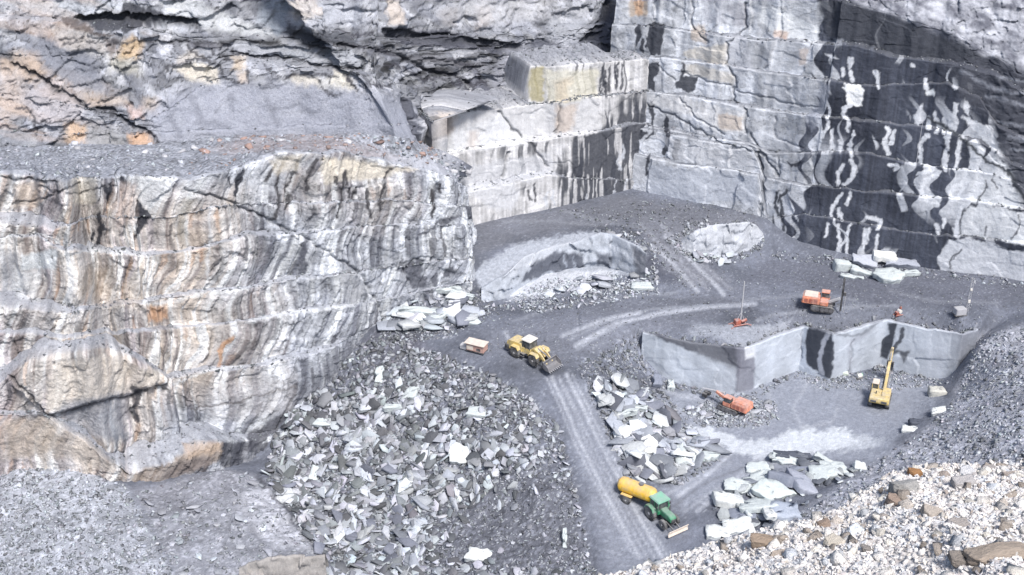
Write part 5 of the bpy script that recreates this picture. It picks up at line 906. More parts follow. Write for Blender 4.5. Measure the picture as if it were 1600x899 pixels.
def big_slab(u, v, outline, thick, tiltx, tilty, col, label, seed=0, lift=0.0, name='slate_slab', sub=5, group=None):
    """one traced slab: outline in metres round its middle, with a ragged split edge"""
    r = np.random.default_rng(seed); x, y, z = [float(a[0]) for a in hit(u, v)]
    P = np.array(outline, float); n = len(P); ring = []
    for i in range(n):
        a, b = P[i], P[(i + 1) % n]
        for k in range(sub): t = k / sub; p = a + (b - a) * t; ring.append(p + (r.normal(0, 0.09, 2) * np.hypot(*(b - a)) * 0.5 if k else 0))
    ring = np.array(ring); m = len(ring); c = ring.mean(0)
    def lev(f, zz, jit): q = c + (ring - c) * f; return np.c_[q + r.normal(0, jit, q.shape), np.full(m, zz) + r.normal(0, 0.03, m)]
    rows = [lev(0.93, -0.35, 0.03), lev(0.97 , thick * 0.35, 0.05), lev(1.0, thick * 0.8, 0.03), lev(0.96, thick, 0.0), lev(0.6, thick + 0.02, 0.06), lev(0.25, thick + 0.04, 0.03)]
    V = np.vstack(rows + [np.r_[c, thick + 0.04][None]]); Fc = []
    for L in range(len(rows) - 1):
        for i in range(m):
            j = (i + 1) % m; a, b = L * m, (L + 1) * m; Fc += [(a + i, a + j, b + j), (a + i, b + j, b + i)]
    e = (len(rows) - 1) * m; Fc += [(e + i, e + (i + 1) % m, len(V) - 1) for i in range(m)]
    o = mesh_np(name, V, np.array(Fc), M_SLAB, np.ones((len(V), 3)) * np.array(col)); o.location = (x, y, z + lift); o.rotation_euler = (tiltx, tilty, 0)
    tag(o, label, 'slate slab', group, 'thing'); return o
def ol(pts, k=1.0): return [(a * k, b * k) for a, b in pts]
SP, SW, SG, SD = (0.52, 0.56, 0.57), (0.66, 0.68, 0.68), (0.23, 0.25, 0.31), (0.09, 0.10, 0.13)
BS = [  # the pile at the foot of the foreground bank: (u, v, outline, thickness, tilt x, tilt y, colour, lift, label)
 (1137, 788, [(-1.7, -1), (1.6, -1.1), (1.8, .7), (-.2, 1.1), (-1.9, .9)], 1.3, -.1, .05, SW, .4, 'white topped slab with dark side, leftmost of the pile by the foreground bank'),
 (1153, 765, [(-1.8, -.7), (1.7, -1), (1.5, .8), (-.5, 1.4), (-1.7, .9)], .7, .1, .08, SP, .3, 'rounded pale slab just above the leftmost white topped slab of the pile'),
 (1182, 752, [(-2.4, -1.4), (1.0, -.9), (2.8, .8), (1.2, 1.5), (-1.6, .4)], .6, .12, -.05, SP, .2, 'long pale slab along the upper left edge of the slab pile'),
 (1204, 775, [(-2.6, -.5), (-.4, -2.0), (1.2, -1.2), (3.0, -.4), (1.0, 1.4), (-1.0, 1.7)], .7, .05, .10, (0.56, 0.61, 0.61), .9, 'largest flat slab with a broken lower edge, in the middle of the slab pile'),
 (1222, 756, [(-2.2, -.2), (0.2, -2.0), (2.1, -1.2), (1.2, 1.6), (-.6, 1.9)], 1.9, -.5, .15, SG, .3, 'tilted blue grey triangular block in the centre of the slab pile'),
 (1252, 760, [(-1.0, -2.0), (1.4, -2.2), (1.0, 1.8), (-1.8, 2.0)], 1.2, .0, .45, (0.36, 0.38, 0.45), .3, 'sloping lilac grey slab right of the triangular block'),
 (1282, 748, [(-1.7, -1.8), (1.9, -.6), (1.6, 1.4), (-1.2, 1.6)], .7, .1, -.1, SP, .5, 'pale square slab on the right of the slab pile'),
 (1300, 738, [(-1.6, -1.2), (1.8, -.9), (1.6, 1.0), (-1.4, 1.3)], .6, .15, -.05, SP, .4, 'pale slab against the gravel bank at the right end of the pile'),
 (1229, 722, [(-2.0, -.5), (1.9, -.9), (2.1, .3), (-1.8, .8)], .5, .45, .12, SP, .3, 'ragged pale slab near the top of the slab pile'),
 (1236, 715, [(-2.4, -.3), (2.3, -.5), (2.4, .4), (-2.2, .6)], .7, .1, .18, SD, .2, 'dark narrow slab lying across the top of the slab pile'),
 (1220, 718, [(-.9, -.6), (.9, -.6), (.9, .6), (-.9, .6)], 1.3, .0, .1, SD, .2, 'small dark upright block at the top left of the slab pile'),
 (1290, 722, [(-1.9, -.3), (1.6, -1.0), (2.0, -.2), (-1.5, .7)], .7, .3, .35, SP, .2, 'narrow tilted slab with dark edge at the top right of the pile'),
 (1342, 733, [(-.8, -.6), (.8, -.4), (.7, .6), (-.6, .7)], .9, .2, .3, SW, .2, 'small white slab on edge at the far right of the slab pile'),
 (1187, 797, [(-2.6, -1.1), (-.2, -1.5), (2.0, -1.0), (1.8, .9), (-.6, 1.5), (-2.2, .6)], .8, -.15, .05, SP, .7, 'pale slab below the largest flat slab of the pile'),
 (1198, 812, [(-.6, -1.9), (.6, -2.0), (.5, 1.6), (-.5, 1.7)], .5, -.35, .1, SW, 1.3, 'narrow white slab pointing down towards the foreground bank'),
 (1222, 806, [(-1.9, -1.3), (1.9, -1.3), (1.9, 1.4), (-1.2, 1.5)], 1.8, .0, -.03, (0.38, 0.42, 0.50), .0, 'blue grey squared block at the lower right of the slab pile'),
 (1160, 805, [(-1.5, -1.0), (1.4, -1.1), (1.6, .9), (-1.5, .9)], 1.0, .0, .0, SG, -.1, 'grey block under the lower left of the slab pile'),
 (1152, 826, [(-1.8, -1.1), (1.9, -1.2), (1.7, 1.0), (-1.6, 1.1)], .9, .0, -.05, SW, .2, 'bright white slab touching the foreground bank below the pile'),
 (1120, 835, [(-1.4, -1.0), (1.3, -1.1), (1.4, 1.0), (-1.2, 1.1)], .8, .05, -.05, SW, .1, 'bright white slab left of the pile where it meets the bank'),
 (1183, 733, [(-1.5, -.8), (1.6, -.5), (1.2, .9), (-1.2, .8)], .6, .2, -.1, SP, .1, 'weathered pale slab at the upper left of the pile'),
 (1255, 742, [(-1.8, -.8), (1.5, -1.0), (1.8, .7), (-1.6, .9)], .6, .1, .1, SG, .1, 'flat grey slab behind the triangular block'),
 # single slabs on the heaps
 (718, 715, [(-1.3, -1.4), (1.0, -1.5), (1.4, 1.0), (-.6, 1.9), (-1.4, 1.2)], .35, .35, .05, SW, .5, 'large white squared slab standing out of the big rubble heap'),
 (748, 870, [(-1.9, -.8), (.6, -1.1), (1.9, .3), (1.1, .9), (-1.2, 1.1)], .5, .2, .05, SW, .2, 'wide white slab low on the rubble heap near the bottom edge'),
 (640, 620, [(-1.6, -.9), (.6, -1.0), (1.6, .7), (.2, 1.2)], .4, .3, -.25, SP, .4, 'pale tilted slab high on the rubble heap below the flat yard'),
 (592, 590, [(-.5, -1.3), (.6, -1.4), (.5, 1.5), (-.4, 1.2)], .4, .5, .1, SP, .4, 'upright pale slab at the top left of the rubble heap'),
 (745, 648, [(-1.6, -.8), (1.2, -1.0), (1.7, .8), (-1.0, 1.0)], .4, .15, .0, SP, .4, 'pale stacked slab above the white squared slab on the heap'),
 (882, 845, [(-.25, -1.3), (.3, -1.3), (.2, 1.3), (-.3, 1.2)], .4, .6, .1, SP, .4, 'thin pale splinter standing up beside the haul road'),
 (505, 665, [(-1.5, -.5), (1.7, -.6), (1.4, .8), (-.8, 1.0)], .4, .2, .05, SP, .3, 'flat pale slab where the heap meets the left wall'),
 (615, 640, [(-1.6, -.4), (1.5, -.5), (1.1, .6), (-1.2, .5)], .4, .1, .05, SP, .3, 'long pale slab below the upright slab on the heap'),
 (490, 745, [(-.6, -1.2), (.5, -1.4), (.7, 1.2), (-.4, 1.4)], .3, .5, .2, SP, .4, 'narrow blue grey slab tilted on the left side of the heap'),
 (1013, 703, [(-1.0, -1.3), (.9, -1.4), (1.2, .6), (.2, 1.6), (-1.1, 1.0)], .5, .4, .05, (.8, .81, .79), .7, 'brightest white block in the heap right of the haul road'),
 (1097, 717, [(-2.2, -.7), (.6, -.9), (2.6, .2), (.8, .9), (-1.8, .9)], .5, .1, -.05, SP, .2, 'pointed pale slab at the lower right tip of the heap by the road'),
 (1062, 712, [(-.6, -2.6), (.8, -2.2), (.5, 2.6), (-.8, 2.2)], .6, .1, -.2, SP, .4, 'long pale slab sloping down the right side of the road heap'),
 (985, 640, [(-2.6, -.3), (2.3, -.6), (2.5, .2), (-2.3, .5)], .4, .1, .1, SP, .5, 'long thin slab lying across the top of the road heap'),
 (975, 655, [(-2.2, -.6), (1.9, .2), (2.1, .9), (-1.9, .4)], .4, .1, -.15, SP, .6, 'long narrow slab just under the thin top slab of the road heap'),
 (988, 763, [(-1.3, -.6), (1.2, -.8), (1.4, .6), (-1.1, .9)], .4, .1, .0, SP, .3, 'pale slab at the foot of the road heap behind the yellow tank'),
 (1047, 606, [(-.6, -.9), (.6, -1), (.5, 1.1), (-.4, .9)], .8, .1, .1, SP, .2, 'small pale block standing at the left end of the sawn face'),
 (1025, 601, [(-.8, -1.1), (.7, -.9), (.6, 1.0), (-.6, 1.2)], 1.3, .3, .2, SG, .2, 'rounded grey boulder at the left end of the sawn face'),
 (1003, 449, [(-1.9, -.8), (1.8, -.9), (1.4, .9), (-1.5, .9)], .5, .1, .0, SP, .1, 'flat pale slab on the yard below the upper platform'),
 (655, 492, [(-3.2, -.5), (2.8, -.7), (2.9, .5), (-2.6, .7)], .5, .15, .1, SP, .6, 'long grey slab lying in the pile at the foot of the left wall'),
 (700, 463, [(-2.4, -.3), (.6, -.3), (2.2, .1), (2.0, .7), (-2.2, .5)], .5, .15, .05, SP, 1.0, 'long pale slab on top of the pile at the foot of the left wall'),
 (722, 468, [(-2, -.4), (1.8, -.6), (2.1, .3), (-1.6, .6)], .4, .1, .2, SP, .8, 'sloping pale slab at the right end of the wall foot pile'),
 (708, 488, [(-1.2, -1.3), (1.2, -1.3), (1.0, 1.5), (-.8, 1.2)], .7, .35, .1, (.6, .62, .66), .6, 'white steep slab in the middle of the wall foot pile'),
 (680, 503, [(-2.0, -1.0), (1.6, .2), (2.0, 1.1), (-1.4, .3)], .5, .3, -.2, SP, .4, 'diagonal pale slab at the front of the wall foot pile'),
 (730, 503, [(-1.9, -1.0), (2.2, -.5), (.9, .9), (-1.3, 1.1)], .6, .25, .1, SP, .2, 'broad pale slab at the front right of the wall foot pile'),
 # stack of slabs under the black wall
 (1304, 421, [(-.3, -.9), (2.4, -.6), (2.2, .8), (-.3, .9)], 1.9, .0, .15, SP, .1, 'upright slab with a white edge at the left of the slabs below the black wall'),
 (1340, 426, [(-1.4, -.4), (2.6, -1.3), (2.9, -.6), (-1.0, .9)], .7, .25, .15, SP, .3, 'long pale slab sloping down right below the black wall'),
 (1330, 434, [(-2.0, -.2), (1.8, -.8), (2.0, 0), (-1.7, .5)], .5, .2, .1, SP, .1, 'low narrow slab in front of the slabs below the black wall'),
 (1347, 415, [(-1.9, -.8), (2.3, -1.2), (2.5, .9), (-1.8, 1.0)], .6, .5, .15, (.42, .44, .5), .9, 'leaning grey slab behind the others below the black wall'),
 (1377, 413, [(-1.7, -.7), (2.2, -1.0), (1.9, .8), (-1.5, 1.0)], 1.0, .15, .08, (.9, .9, .88), 1.2, 'bright white block on top of the slabs below the black wall'),
 (1405, 418, [(-2.6, -.7), (3.2, -.6), (2.7, 1.0), (-1.7, 1.2)], .6, .3, .05, (.34, .36, .42), .5, 'dark grey slab right of the bright white block'),
 (1386, 436, [(-2.6, -.2), (-1.0, -1.9), (1.6, -1.9), (3.0, .3), (1.7, 1.4), (-1.6, 1.5)], .8, .1, .03, SP, .5, 'broad flat slab at the front below the black wall'),
 (1412, 431, [(-2.4, -.3), (2.6, -.6), (2.2, .5), (-1.9, .7)], .4, .1, -.1, SP, .4, 'thin slab at the right end below the black wall'),
 # blocks on the pit floor
 (1421, 673, [(-1.3, -.5), (1.1, -.7), (1.3, .4), (-1.0, .7)], .5, .1, .1, SW, .0, 'white slab on the pit floor left of the gravel bank'),
 (1428, 663, [(-.8, -.5), (.9, -.6), (1.0, .5), (-.7, .5)], .8, .0, .1, SD, .0, 'dark block just behind the white slab on the pit floor'),
 (1466, 645, [(-1.2, -.7), (1.0, -.4), (1.2, .7), (-.7, .6)], .6, .15, -.1, SW, .1, 'white slab at the edge of the gravel bank'),
 (1462, 617, [(-1.2, -.6), (1.3, -.7), (1.1, .8), (-1.0, .9)], 1.3, .0, .05, (.55, .54, .50), .0, 'cream topped block on the pit floor below the sawn face'),
 (1318, 585, [(-.6, -.4), (.5, -.5), (.6, .5), (-.5, .4)], .7, .1, .1, (.62, .68, .6), .0, 'small pale greenish block at the foot of the sawn face'),
]
for k, b in enumerate(BS): big_slab(b[0], b[1], [(1.12 * p[0], 1.12 * p[1]) for p in b[2]] if k < 21 else b[2], b[3] * (0.6 if k < 21 else 0.8), b[4] + (0.10 * math.sin(k * 2.3) if k < 21 else 0), b[5] + (0.12 * math.cos(k * 1.7) if k < 21 else 0), b[6], b[8], seed=600 + k, lift=b[7])

_p = place(SLABS_B, 110, 61, 0.3, 1.25, 1.8, 0.4, 0.1); x, y, z, s, Rm, r = _p
for i in range(len(x)):
    q = int(r.integers(0, 24)); ds = bool(r.uniform() < 0.45)
    stone('slate_slab', tri_mesh(('fill', q, ds), SLABG[q], M_SLABO, (0.17, 0.185, 0.22) if ds else (0.46, 0.49, 0.51)), (x[i], y[i], z[i] + 0.35 * s[i]), s[i], Rm[i], ('dark' if ds else 'pale') + (' small' if s[i] < 0.55 else ' broken') + ' slate piece wedged in the ' + ('left' if proj(x[i], y[i], z[i])[0] < 1190 else 'middle' if proj(x[i], y[i], z[i])[0] < 1250 else 'right') + ' of the slab pile by the bank', 'slate slab', 'broken pieces in the slab pile')
# smooth pale outcrop on the platform and brown rock at the bottom edge
def outcrop(name, foot, top, h0, label, col, depth=3.0, seed=0, kind_='thing', pal=None):
    """a rounded bedrock knob: front face between a traced foot line and a top line"""
    nn = 160; A = np.array([[float(q[0]) for q in hit(u, v)] for u, v in foot]); r = np.random.default_rng(seed)
    L = np.r_[0, np.cumsum(np.hypot(*np.diff(A[:, :2], axis=0).T))]; t = np.linspace(0, L[-1], nn); P = np.stack([np.interp(t, L, A[:, k]) for k in range(3)], -1)
    U_, _ = proj(P[:, 0], P[:, 1], P[:, 2]); tv = interp(top, U_); rows = []
    for f in np.linspace(-0.15, 1, 22):
        y = P[:, 1] + depth * 0.35 * max(f, 0) ** 1.5; z1_ = z_at(P[:, 1] + depth * 0.35, tv); rows.append(np.stack([P[:, 0], y, P[:, 2] + (z1_ - P[:, 2]) * f], -1))
    top_ = rows[-1]
    for f in np.linspace(0.1, 1, 14): rows.append(np.stack([top_[:, 0], top_[:, 1] + depth * f, top_[:, 2] - 1.6 * f ** 2 * (top_[:, 2] - P[:, 2]) * 0.8], -1))
    V = np.stack(rows); _f1, _f2, _r1, _r2, _dx, _dy = cells(V[..., 0] / 1.6, V[..., 2] / 1.3, seed); V[..., 1] += 0.6 * (_r1 - 0.5) + 0.5 * (_r2 - .5) * _dx + 0.15 * fbm(V[..., 0] / 0.6, V[..., 2] / 0.6, None, seed, 3); V[..., 2] += 0.12 * fbm(V[..., 0] / 1.0, V[..., 1] / 1.0, None, seed + 1, 3)
    c = np.ones(V.shape[:2] + (3,)) * np.array(col) * (0.95 + 0.35 * fbm(V[..., 0] / 1.2, V[..., 2] / 1.2, V[..., 1] / 1.2, seed + 2, 4))[..., None]
    if pal: U2, V2 = proj(V[..., 0], V[..., 1], V[..., 2]); c = paint(c, U2, V2, pal, seed, 1.0)
    o = mesh_np(name, V.reshape(-1, 3), grid_faces(len(rows), nn), M_FACE, c); return tag(o, label, 'rock outcrop', None, kind_)
outcrop('rock_outcrop', [(1066, 388), (1085, 398), (1120, 403), (1150, 398), (1180, 384), (1195, 374)], [(1060, 386), (1078, 366), (1095, 356), (1115, 352), (1140, 349), (1165, 346), (1180, 352), (1195, 366)], 3, 'smooth pale rounded outcrop on the edge of the upper platform', (0.50, 0.52, 0.57), 3.0, 701)
outcrop('cliff', [(752, 470), (790, 466), (815, 448), (850, 428), (900, 418), (950, 418), (985, 428), (1008, 442)], [(752, 452), (790, 428), (815, 405), (850, 390), (900, 378), (935, 364), (960, 368), (1000, 388), (1015, 404)], 3, 'pale sawn cut along the front of the upper platform', (0.42, 0.45, 0.51), 3.5, 709, 'structure',
   [('p', [(812, 440), (835, 404), (870, 394), (912, 396), (915, 422), (860, 426), (825, 440)], (0.08, 0.088, 0.115), 0.92, 2), ('s', [(880, 402), (884, 418)], (0.3, 0.33, 0.39), .8, 1, 4), ('s', [(895, 402), (897, 416)], (0.3, 0.33, 0.39), .8, 1, 3), ('p', [(930, 395), (955, 396), (955, 418), (932, 418)], (0.10, 0.11, 0.14), 0.85, 3), ('p', [(985, 385), (1015, 400), (1012, 440), (1000, 440)], (0.12, 0.125, 0.15), 0.8, 3), ('p', [(760, 425), (870, 370), (930, 365), (860, 395), (800, 430)], (0.5, 0.52, 0.57), 0.6, 4)])
outcrop('rock_outcrop', [(375, 925), (430, 930), (512, 935)], [(365, 892), (400, 880), (430, 872), (512, 868)], 3, 'brown weathered rock block at the bottom edge of the picture', (0.36, 0.34, 0.33), 2.5, 705)

# ------------------------------------------------------------------ stones on the foreground bank
def place_rim(n, seed, smin, smax, power):
    r = np.random.default_rng(seed); x = r.uniform(1, 24, n * 2); t = r.uniform(-1.0, 17, n * 2); y = np.interp(x, _C[:, 0], _C[:, 1]) - t; z = rim_h(x, y)
    u, v = proj(x, y, z); m = (u > 850) & (u < 1700) & (v < 960); x, y, z = x[m][:n], y[m][:n], z[m][:n]; n = len(x)
    s = smin + (smax - smin) * r.uniform(0, 1, n) ** power
    return x, y, z, s, rotm(r.uniform(0, 6.28, n), 0.35 + r.normal(0, 0.45, n), r.normal(0, 0.4, n)), r
def rimcol(n, r):
    base = np.array([(0.78, 0.74, 0.72), (0.83, 0.80, 0.78), (0.64, 0.60, 0.59), (0.46, 0.43, 0.43), (0.66, 0.68, 0.72), (0.38, 0.33, 0.30), (0.72, 0.66, 0.59)])
    return base[r.choice(7, n, p=[.33, .33, .09, .06, .09, .03, .07])] * r.uniform(0.85, 1.08, (n, 1))
x, y, z, s, Rm, r = place_rim(30000, 31, 0.02, 0.13, 2.6)
scatter_mesh('bank_stones', CHIPG + SLABG[:12], np.stack([x, y, z + 0.2 * s], -1), s, Rm, rimcol(len(x), r), M_RIM, 'small broken stones covering the foreground bank', 'stones', 5)
x, y, z, s, Rm, r = place_rim(1500, 32, 0.06, 0.34, 3.6); cc = rimcol(len(x), r); order = np.argsort(-s)
for k, i in enumerate(order[:240]):
    q = int(r.integers(0, 20)); ci = int(r.integers(0, 6)); pal = [(0.78, 0.74, 0.70), (0.83, 0.80, 0.77), (0.60, 0.54, 0.49), (0.68, 0.70, 0.74), (0.40, 0.35, 0.31), (0.78, 0.74, 0.68)][ci]
    stone('rock', tri_mesh(('rim', q, ci), HULLG[q], M_STONE, pal), (x[i], y[i], z[i] + 0.1 * s[i]), s[i], Rm[i],
          ['pale cream', 'white', 'tan', 'blue grey', 'dark brown', 'yellowish'][ci] + (' large' if s[i] > 0.19 else ' small') + ' stone on the foreground bank ' + (lambda pu_, cy_: ('by the crest' if cy_ < 4 else 'halfway down' if cy_ < 9 else 'near the bottom edge') + (' at its left end' if pu_ < 1150 else ' below the slab pile' if pu_ < 1380 else ' at its right end'))(proj(x[i], y[i], z[i])[0], np.interp(x[i], _C[:, 0], _C[:, 1]) - y[i]), 'rock', 'stones on the foreground bank')
i = order[240:]; scatter_mesh('bank_stones', HULLG, np.stack([x, y, z + 0.1 * s], -1)[i], s[i], Rm[i], cc[i], M_RIM, 'broken stones covering the foreground bank', 'stones', 6)
def rimrock(u, v, sc, yaw, tilt, geo, col, label, lift=0.2):
    q = (CV - v) / F; t = 30.0; rx, ryy, rz = (u - CU) / F, CS + q * SN, -SN + q * CS
    while t < 70 and CH + rz * t > rim_h(np.array([rx * t]), np.array([ryy * t]), False)[0]: t += 0.05
    V, Fc = geo; o = mesh_np('rock', V, Fc, M_STONE, np.ones((len(V), 3)) * np.array(col)); o.location = (rx * t, ryy * t, CH + rz * t + lift * sc[2]); o.scale = sc; o.rotation_euler = (tilt, 0, yaw); return tag(o, label, 'rock')
def rugged(seed):
    b = bmesh.new(); bmesh.ops.create_cube(b, size=1.7); bmesh.ops.subdivide_edges(b, edges=b.edges[:], cuts=7, use_grid_fill=True); bmesh.ops.triangulate(b, faces=b.faces[:]); b.verts.index_update()
    V = np.array([v.co[:] for v in b.verts]); Fc = np.array([[v.index for v in f.verts] for f in b.faces]); b.free(); r = np.random.default_rng(seed)
    for k in range(9):                                   # chop flat facets off
        n = r.normal(size=3); n /= np.linalg.norm(n); d = r.uniform(0.62, 0.95); e = V @ n - d; V = V - np.clip(e, 0, None)[:, None] * n
    o = 0.10 * fbm(V[:, 0] * 2 + seed, V[:, 1] * 2, V[:, 2] * 3, seed, 4); return V * (1 + o)[:, None], Fc
BOX = [rugged(900 + k) for k in range(8)]
RR = [(1415, 768, (.85, .6, .62), .2, .1, 0, (.44, .43, .42), 'large square grey boulder on the crest of the foreground bank'), (1428, 742, (.48, .35, .38), .4, .1, 1, (.46, .25, .12), 'orange brown stone on top of the large grey boulder'), (1395, 790, (.42, .5, .55), .3, .2, 2, (.30, .23, .19), 'brown stone leaning against the foot of the large grey boulder'),
      (1475, 745, (.5, .35, .3), .9, .1, 3, (.34, .29, .26), 'dark brown stone on the crest right of the boulder'), (1505, 760, (.7, .5, .38), .2, .2, 4, (.42, .40, .40), 'wide grey stone below the crest of the bank'), (1508, 742, (.5, .4, .35), .4, .1, 5, (.60, .60, .62), 'light grey round stone on the crest of the bank'),
      (1196, 852, (.95, .5, .48), .1, .2, 6, (.40, .31, .24), 'long brown block on the left part of the bank'), (1218, 868, (.6, .22, .2), .2, .1, 7, (.66, .56, .48), 'narrow pinkish stone below the long brown block'), (1288, 822, (.42, .34, .36), .5, .1, 0, (.34, .26, .21), 'rounded brown stone near the crest in the middle of the bank'),
      (1456, 803, (.66, .5, .4), .3, .3, 1, (.52, .46, .41), 'tan block half buried in the bank'), (1497, 822, (.6, .4, .25), .1, .2, 2, (.44, .40, .38), 'flat grey brown stone in the middle of the bank'), (1568, 868, (1.9, .7, .40), .12, .15, 3, (.36, .30, .25), 'long flat brown rock at the right edge of the bank'),
      (1505, 880, (.7, .5, .33), .0, .15, 4, (.33, .29, .26), 'dark stone at the left end of the long flat rock'), (1335, 835, (.5, .4, .3), .7, .2, 5, (.60, .63, .68), 'pale blue grey stone in the middle of the bank'), (1355, 862, (.35, .3, .3), .2, .1, 6, (.34, .31, .29), 'small dark stone in the lower middle of the bank'),
      (1300, 850, (.55, .4, .3), .6, .2, 7, (.68, .62, .54), 'cream stone right of the long brown block'), (1580, 745, (.5, .35, .22), .1, .2, 0, (.44, .38, .34), 'brown stone on the crest at the right edge'), (1545, 735, (.55, .3, .2), .3, .1, 2, (.55, .5, .48), 'flat tan stone on the crest near the right edge'),
      (1380, 812, (.4, .35, .3), .3, .1, 3, (.56, .50, .46), 'tan stone below the large boulder')]
for q in RR: rimrock(q[0], q[1], tuple(0.66 * k for k in q[2]), q[3], q[4], BOX[q[5]], q[6], q[7])
# stones on the terrace
r = np.random.default_rng(77)
def on_sheet(S, n, t0, t1, seed):
    r = np.random.default_rng(seed); a = r.integers(int(S.shape[0] * t0), int(S.shape[0] * t1), n); b = r.integers(0, S.shape[1], n); return S[a, b] + np.c_[r.uniform(-.2, .2, (n, 2)), np.zeros(n)], r
P_, r = on_sheet(TERR, 1500, 0.05, 0.98, 41); s = 0.08 + 0.4 * r.uniform(0, 1, 1500) ** 2.6
c_ = greys(1500, 0.25, 0.6, r); red = (P_[:, 0] > -45) & (P_[:, 0] < -12) & (r.uniform(0, 1, 1500) < 0.45); c_[red] = np.array((0.34, 0.26, 0.24)) * r.uniform(0.6, 1.3, (red.sum(), 1))
scatter_mesh('terrace_stones', HULLG, P_, s, rotm(r.uniform(0, 6.28, 1500), r.normal(0, .4, 1500), r.normal(0, .4, 1500)), c_, M_SLAB, 'small stones scattered along the terrace', 'stones', 8)
P_, r = on_sheet(TERR, 40, 0.35, 0.98, 43)
for i in range(40):
    redd = -45 < P_[i][0] < -12 and r.uniform() < 0.6; q = int(r.integers(0, 20)); sc = float(r.uniform(0.45, 0.95))
    stone('rock', tri_mesh(('terr', q, redd), HULLG[q], M_STONE, (0.36, 0.25, 0.22) if redd else (0.52, 0.52, 0.55)), P_[i], sc, rotm(np.array([r.uniform(0, 6)]), np.array([0.2]), np.array([0.1]))[0],
          'reddish brown rock on the terrace above the striped wall' if redd else 'grey rock on the terrace above the striped wall', 'rock', 'reddish rocks on the terrace' if redd else 'grey rocks on the terrace')
# rubble lying on the benches of the walls
bp, bs = [], []
for (X2, Y2, Z2, U, V, TR) in WALLS[:4]:
    m = np.argwhere(TR > 0.5); r = np.random.default_rng(len(m)); m = m[r.integers(0, len(m), 3400)]; m = m[(U[m[:, 0], m[:, 1]] > -20) & (U[m[:, 0], m[:, 1]] < 1620)]
    bp.append(np.stack([X2[m[:, 0], m[:, 1]], Y2[m[:, 0], m[:, 1]], Z2[m[:, 0], m[:, 1]]], -1))
bp = np.vstack(bp); n = len(bp); s = 0.06 + 0.32 * r.uniform(0, 1, n) ** 2.2
scatter_mesh('bench_stones', CHIPG, bp, s, rotm(r.uniform(0, 6.28, n), r.normal(0, .4, n), r.normal(0, .4, n)), greys(n, 0.10, 0.36, r), M_SLAB, 'loose chips lying on the benches of the rock walls', 'stones', 12)
# ------------------------------------------------------------------ machines
M_YEL = flat_mat('weathered yellow paint', (0.66, 0.50, 0.17), 0.6, var=0.3); M_YEL2 = flat_mat('tank yellow paint', (0.85, 0.52, 0.03), 0.4, var=0.18); M_ORG = flat_mat('faded orange paint', (0.72, 0.27, 0.16), 0.6, var=0.35)
M_GRN = flat_mat('tractor green paint', (0.02, 0.24, 0.11), 0.4); M_GRNL = flat_mat('dusty green roof', (0.16, 0.50, 0.34), 0.5); M_RUB = flat_mat('black rubber', (0.025, 0.026, 0.03), 0.8); M_GLS = flat_mat('dark glass', (0.02, 0.03, 0.035), 0.08)
M_STL = flat_mat('worn steel', (0.20, 0.20, 0.22), 0.5, 0.4); M_BLK = flat_mat('black steel', (0.035, 0.036, 0.042), 0.55); M_WHT = flat_mat('dusty white paint', (0.78, 0.76, 0.72), 0.5); M_RIMW = flat_mat('pale wheel rim', (0.62, 0.60, 0.58), 0.5); M_CRM = flat_mat('cream steel', (0.80, 0.70, 0.60), 0.55)
M_PNK = flat_mat('salmon steel side', (0.56, 0.33, 0.27), 0.6, var=0.2); M_LST = flat_mat('pale galvanised steel', (0.55, 0.56, 0.60), 0.45, 0.2); M_RED = flat_mat('rusty red steel', (0.42, 0.12, 0.08), 0.6, var=0.25)
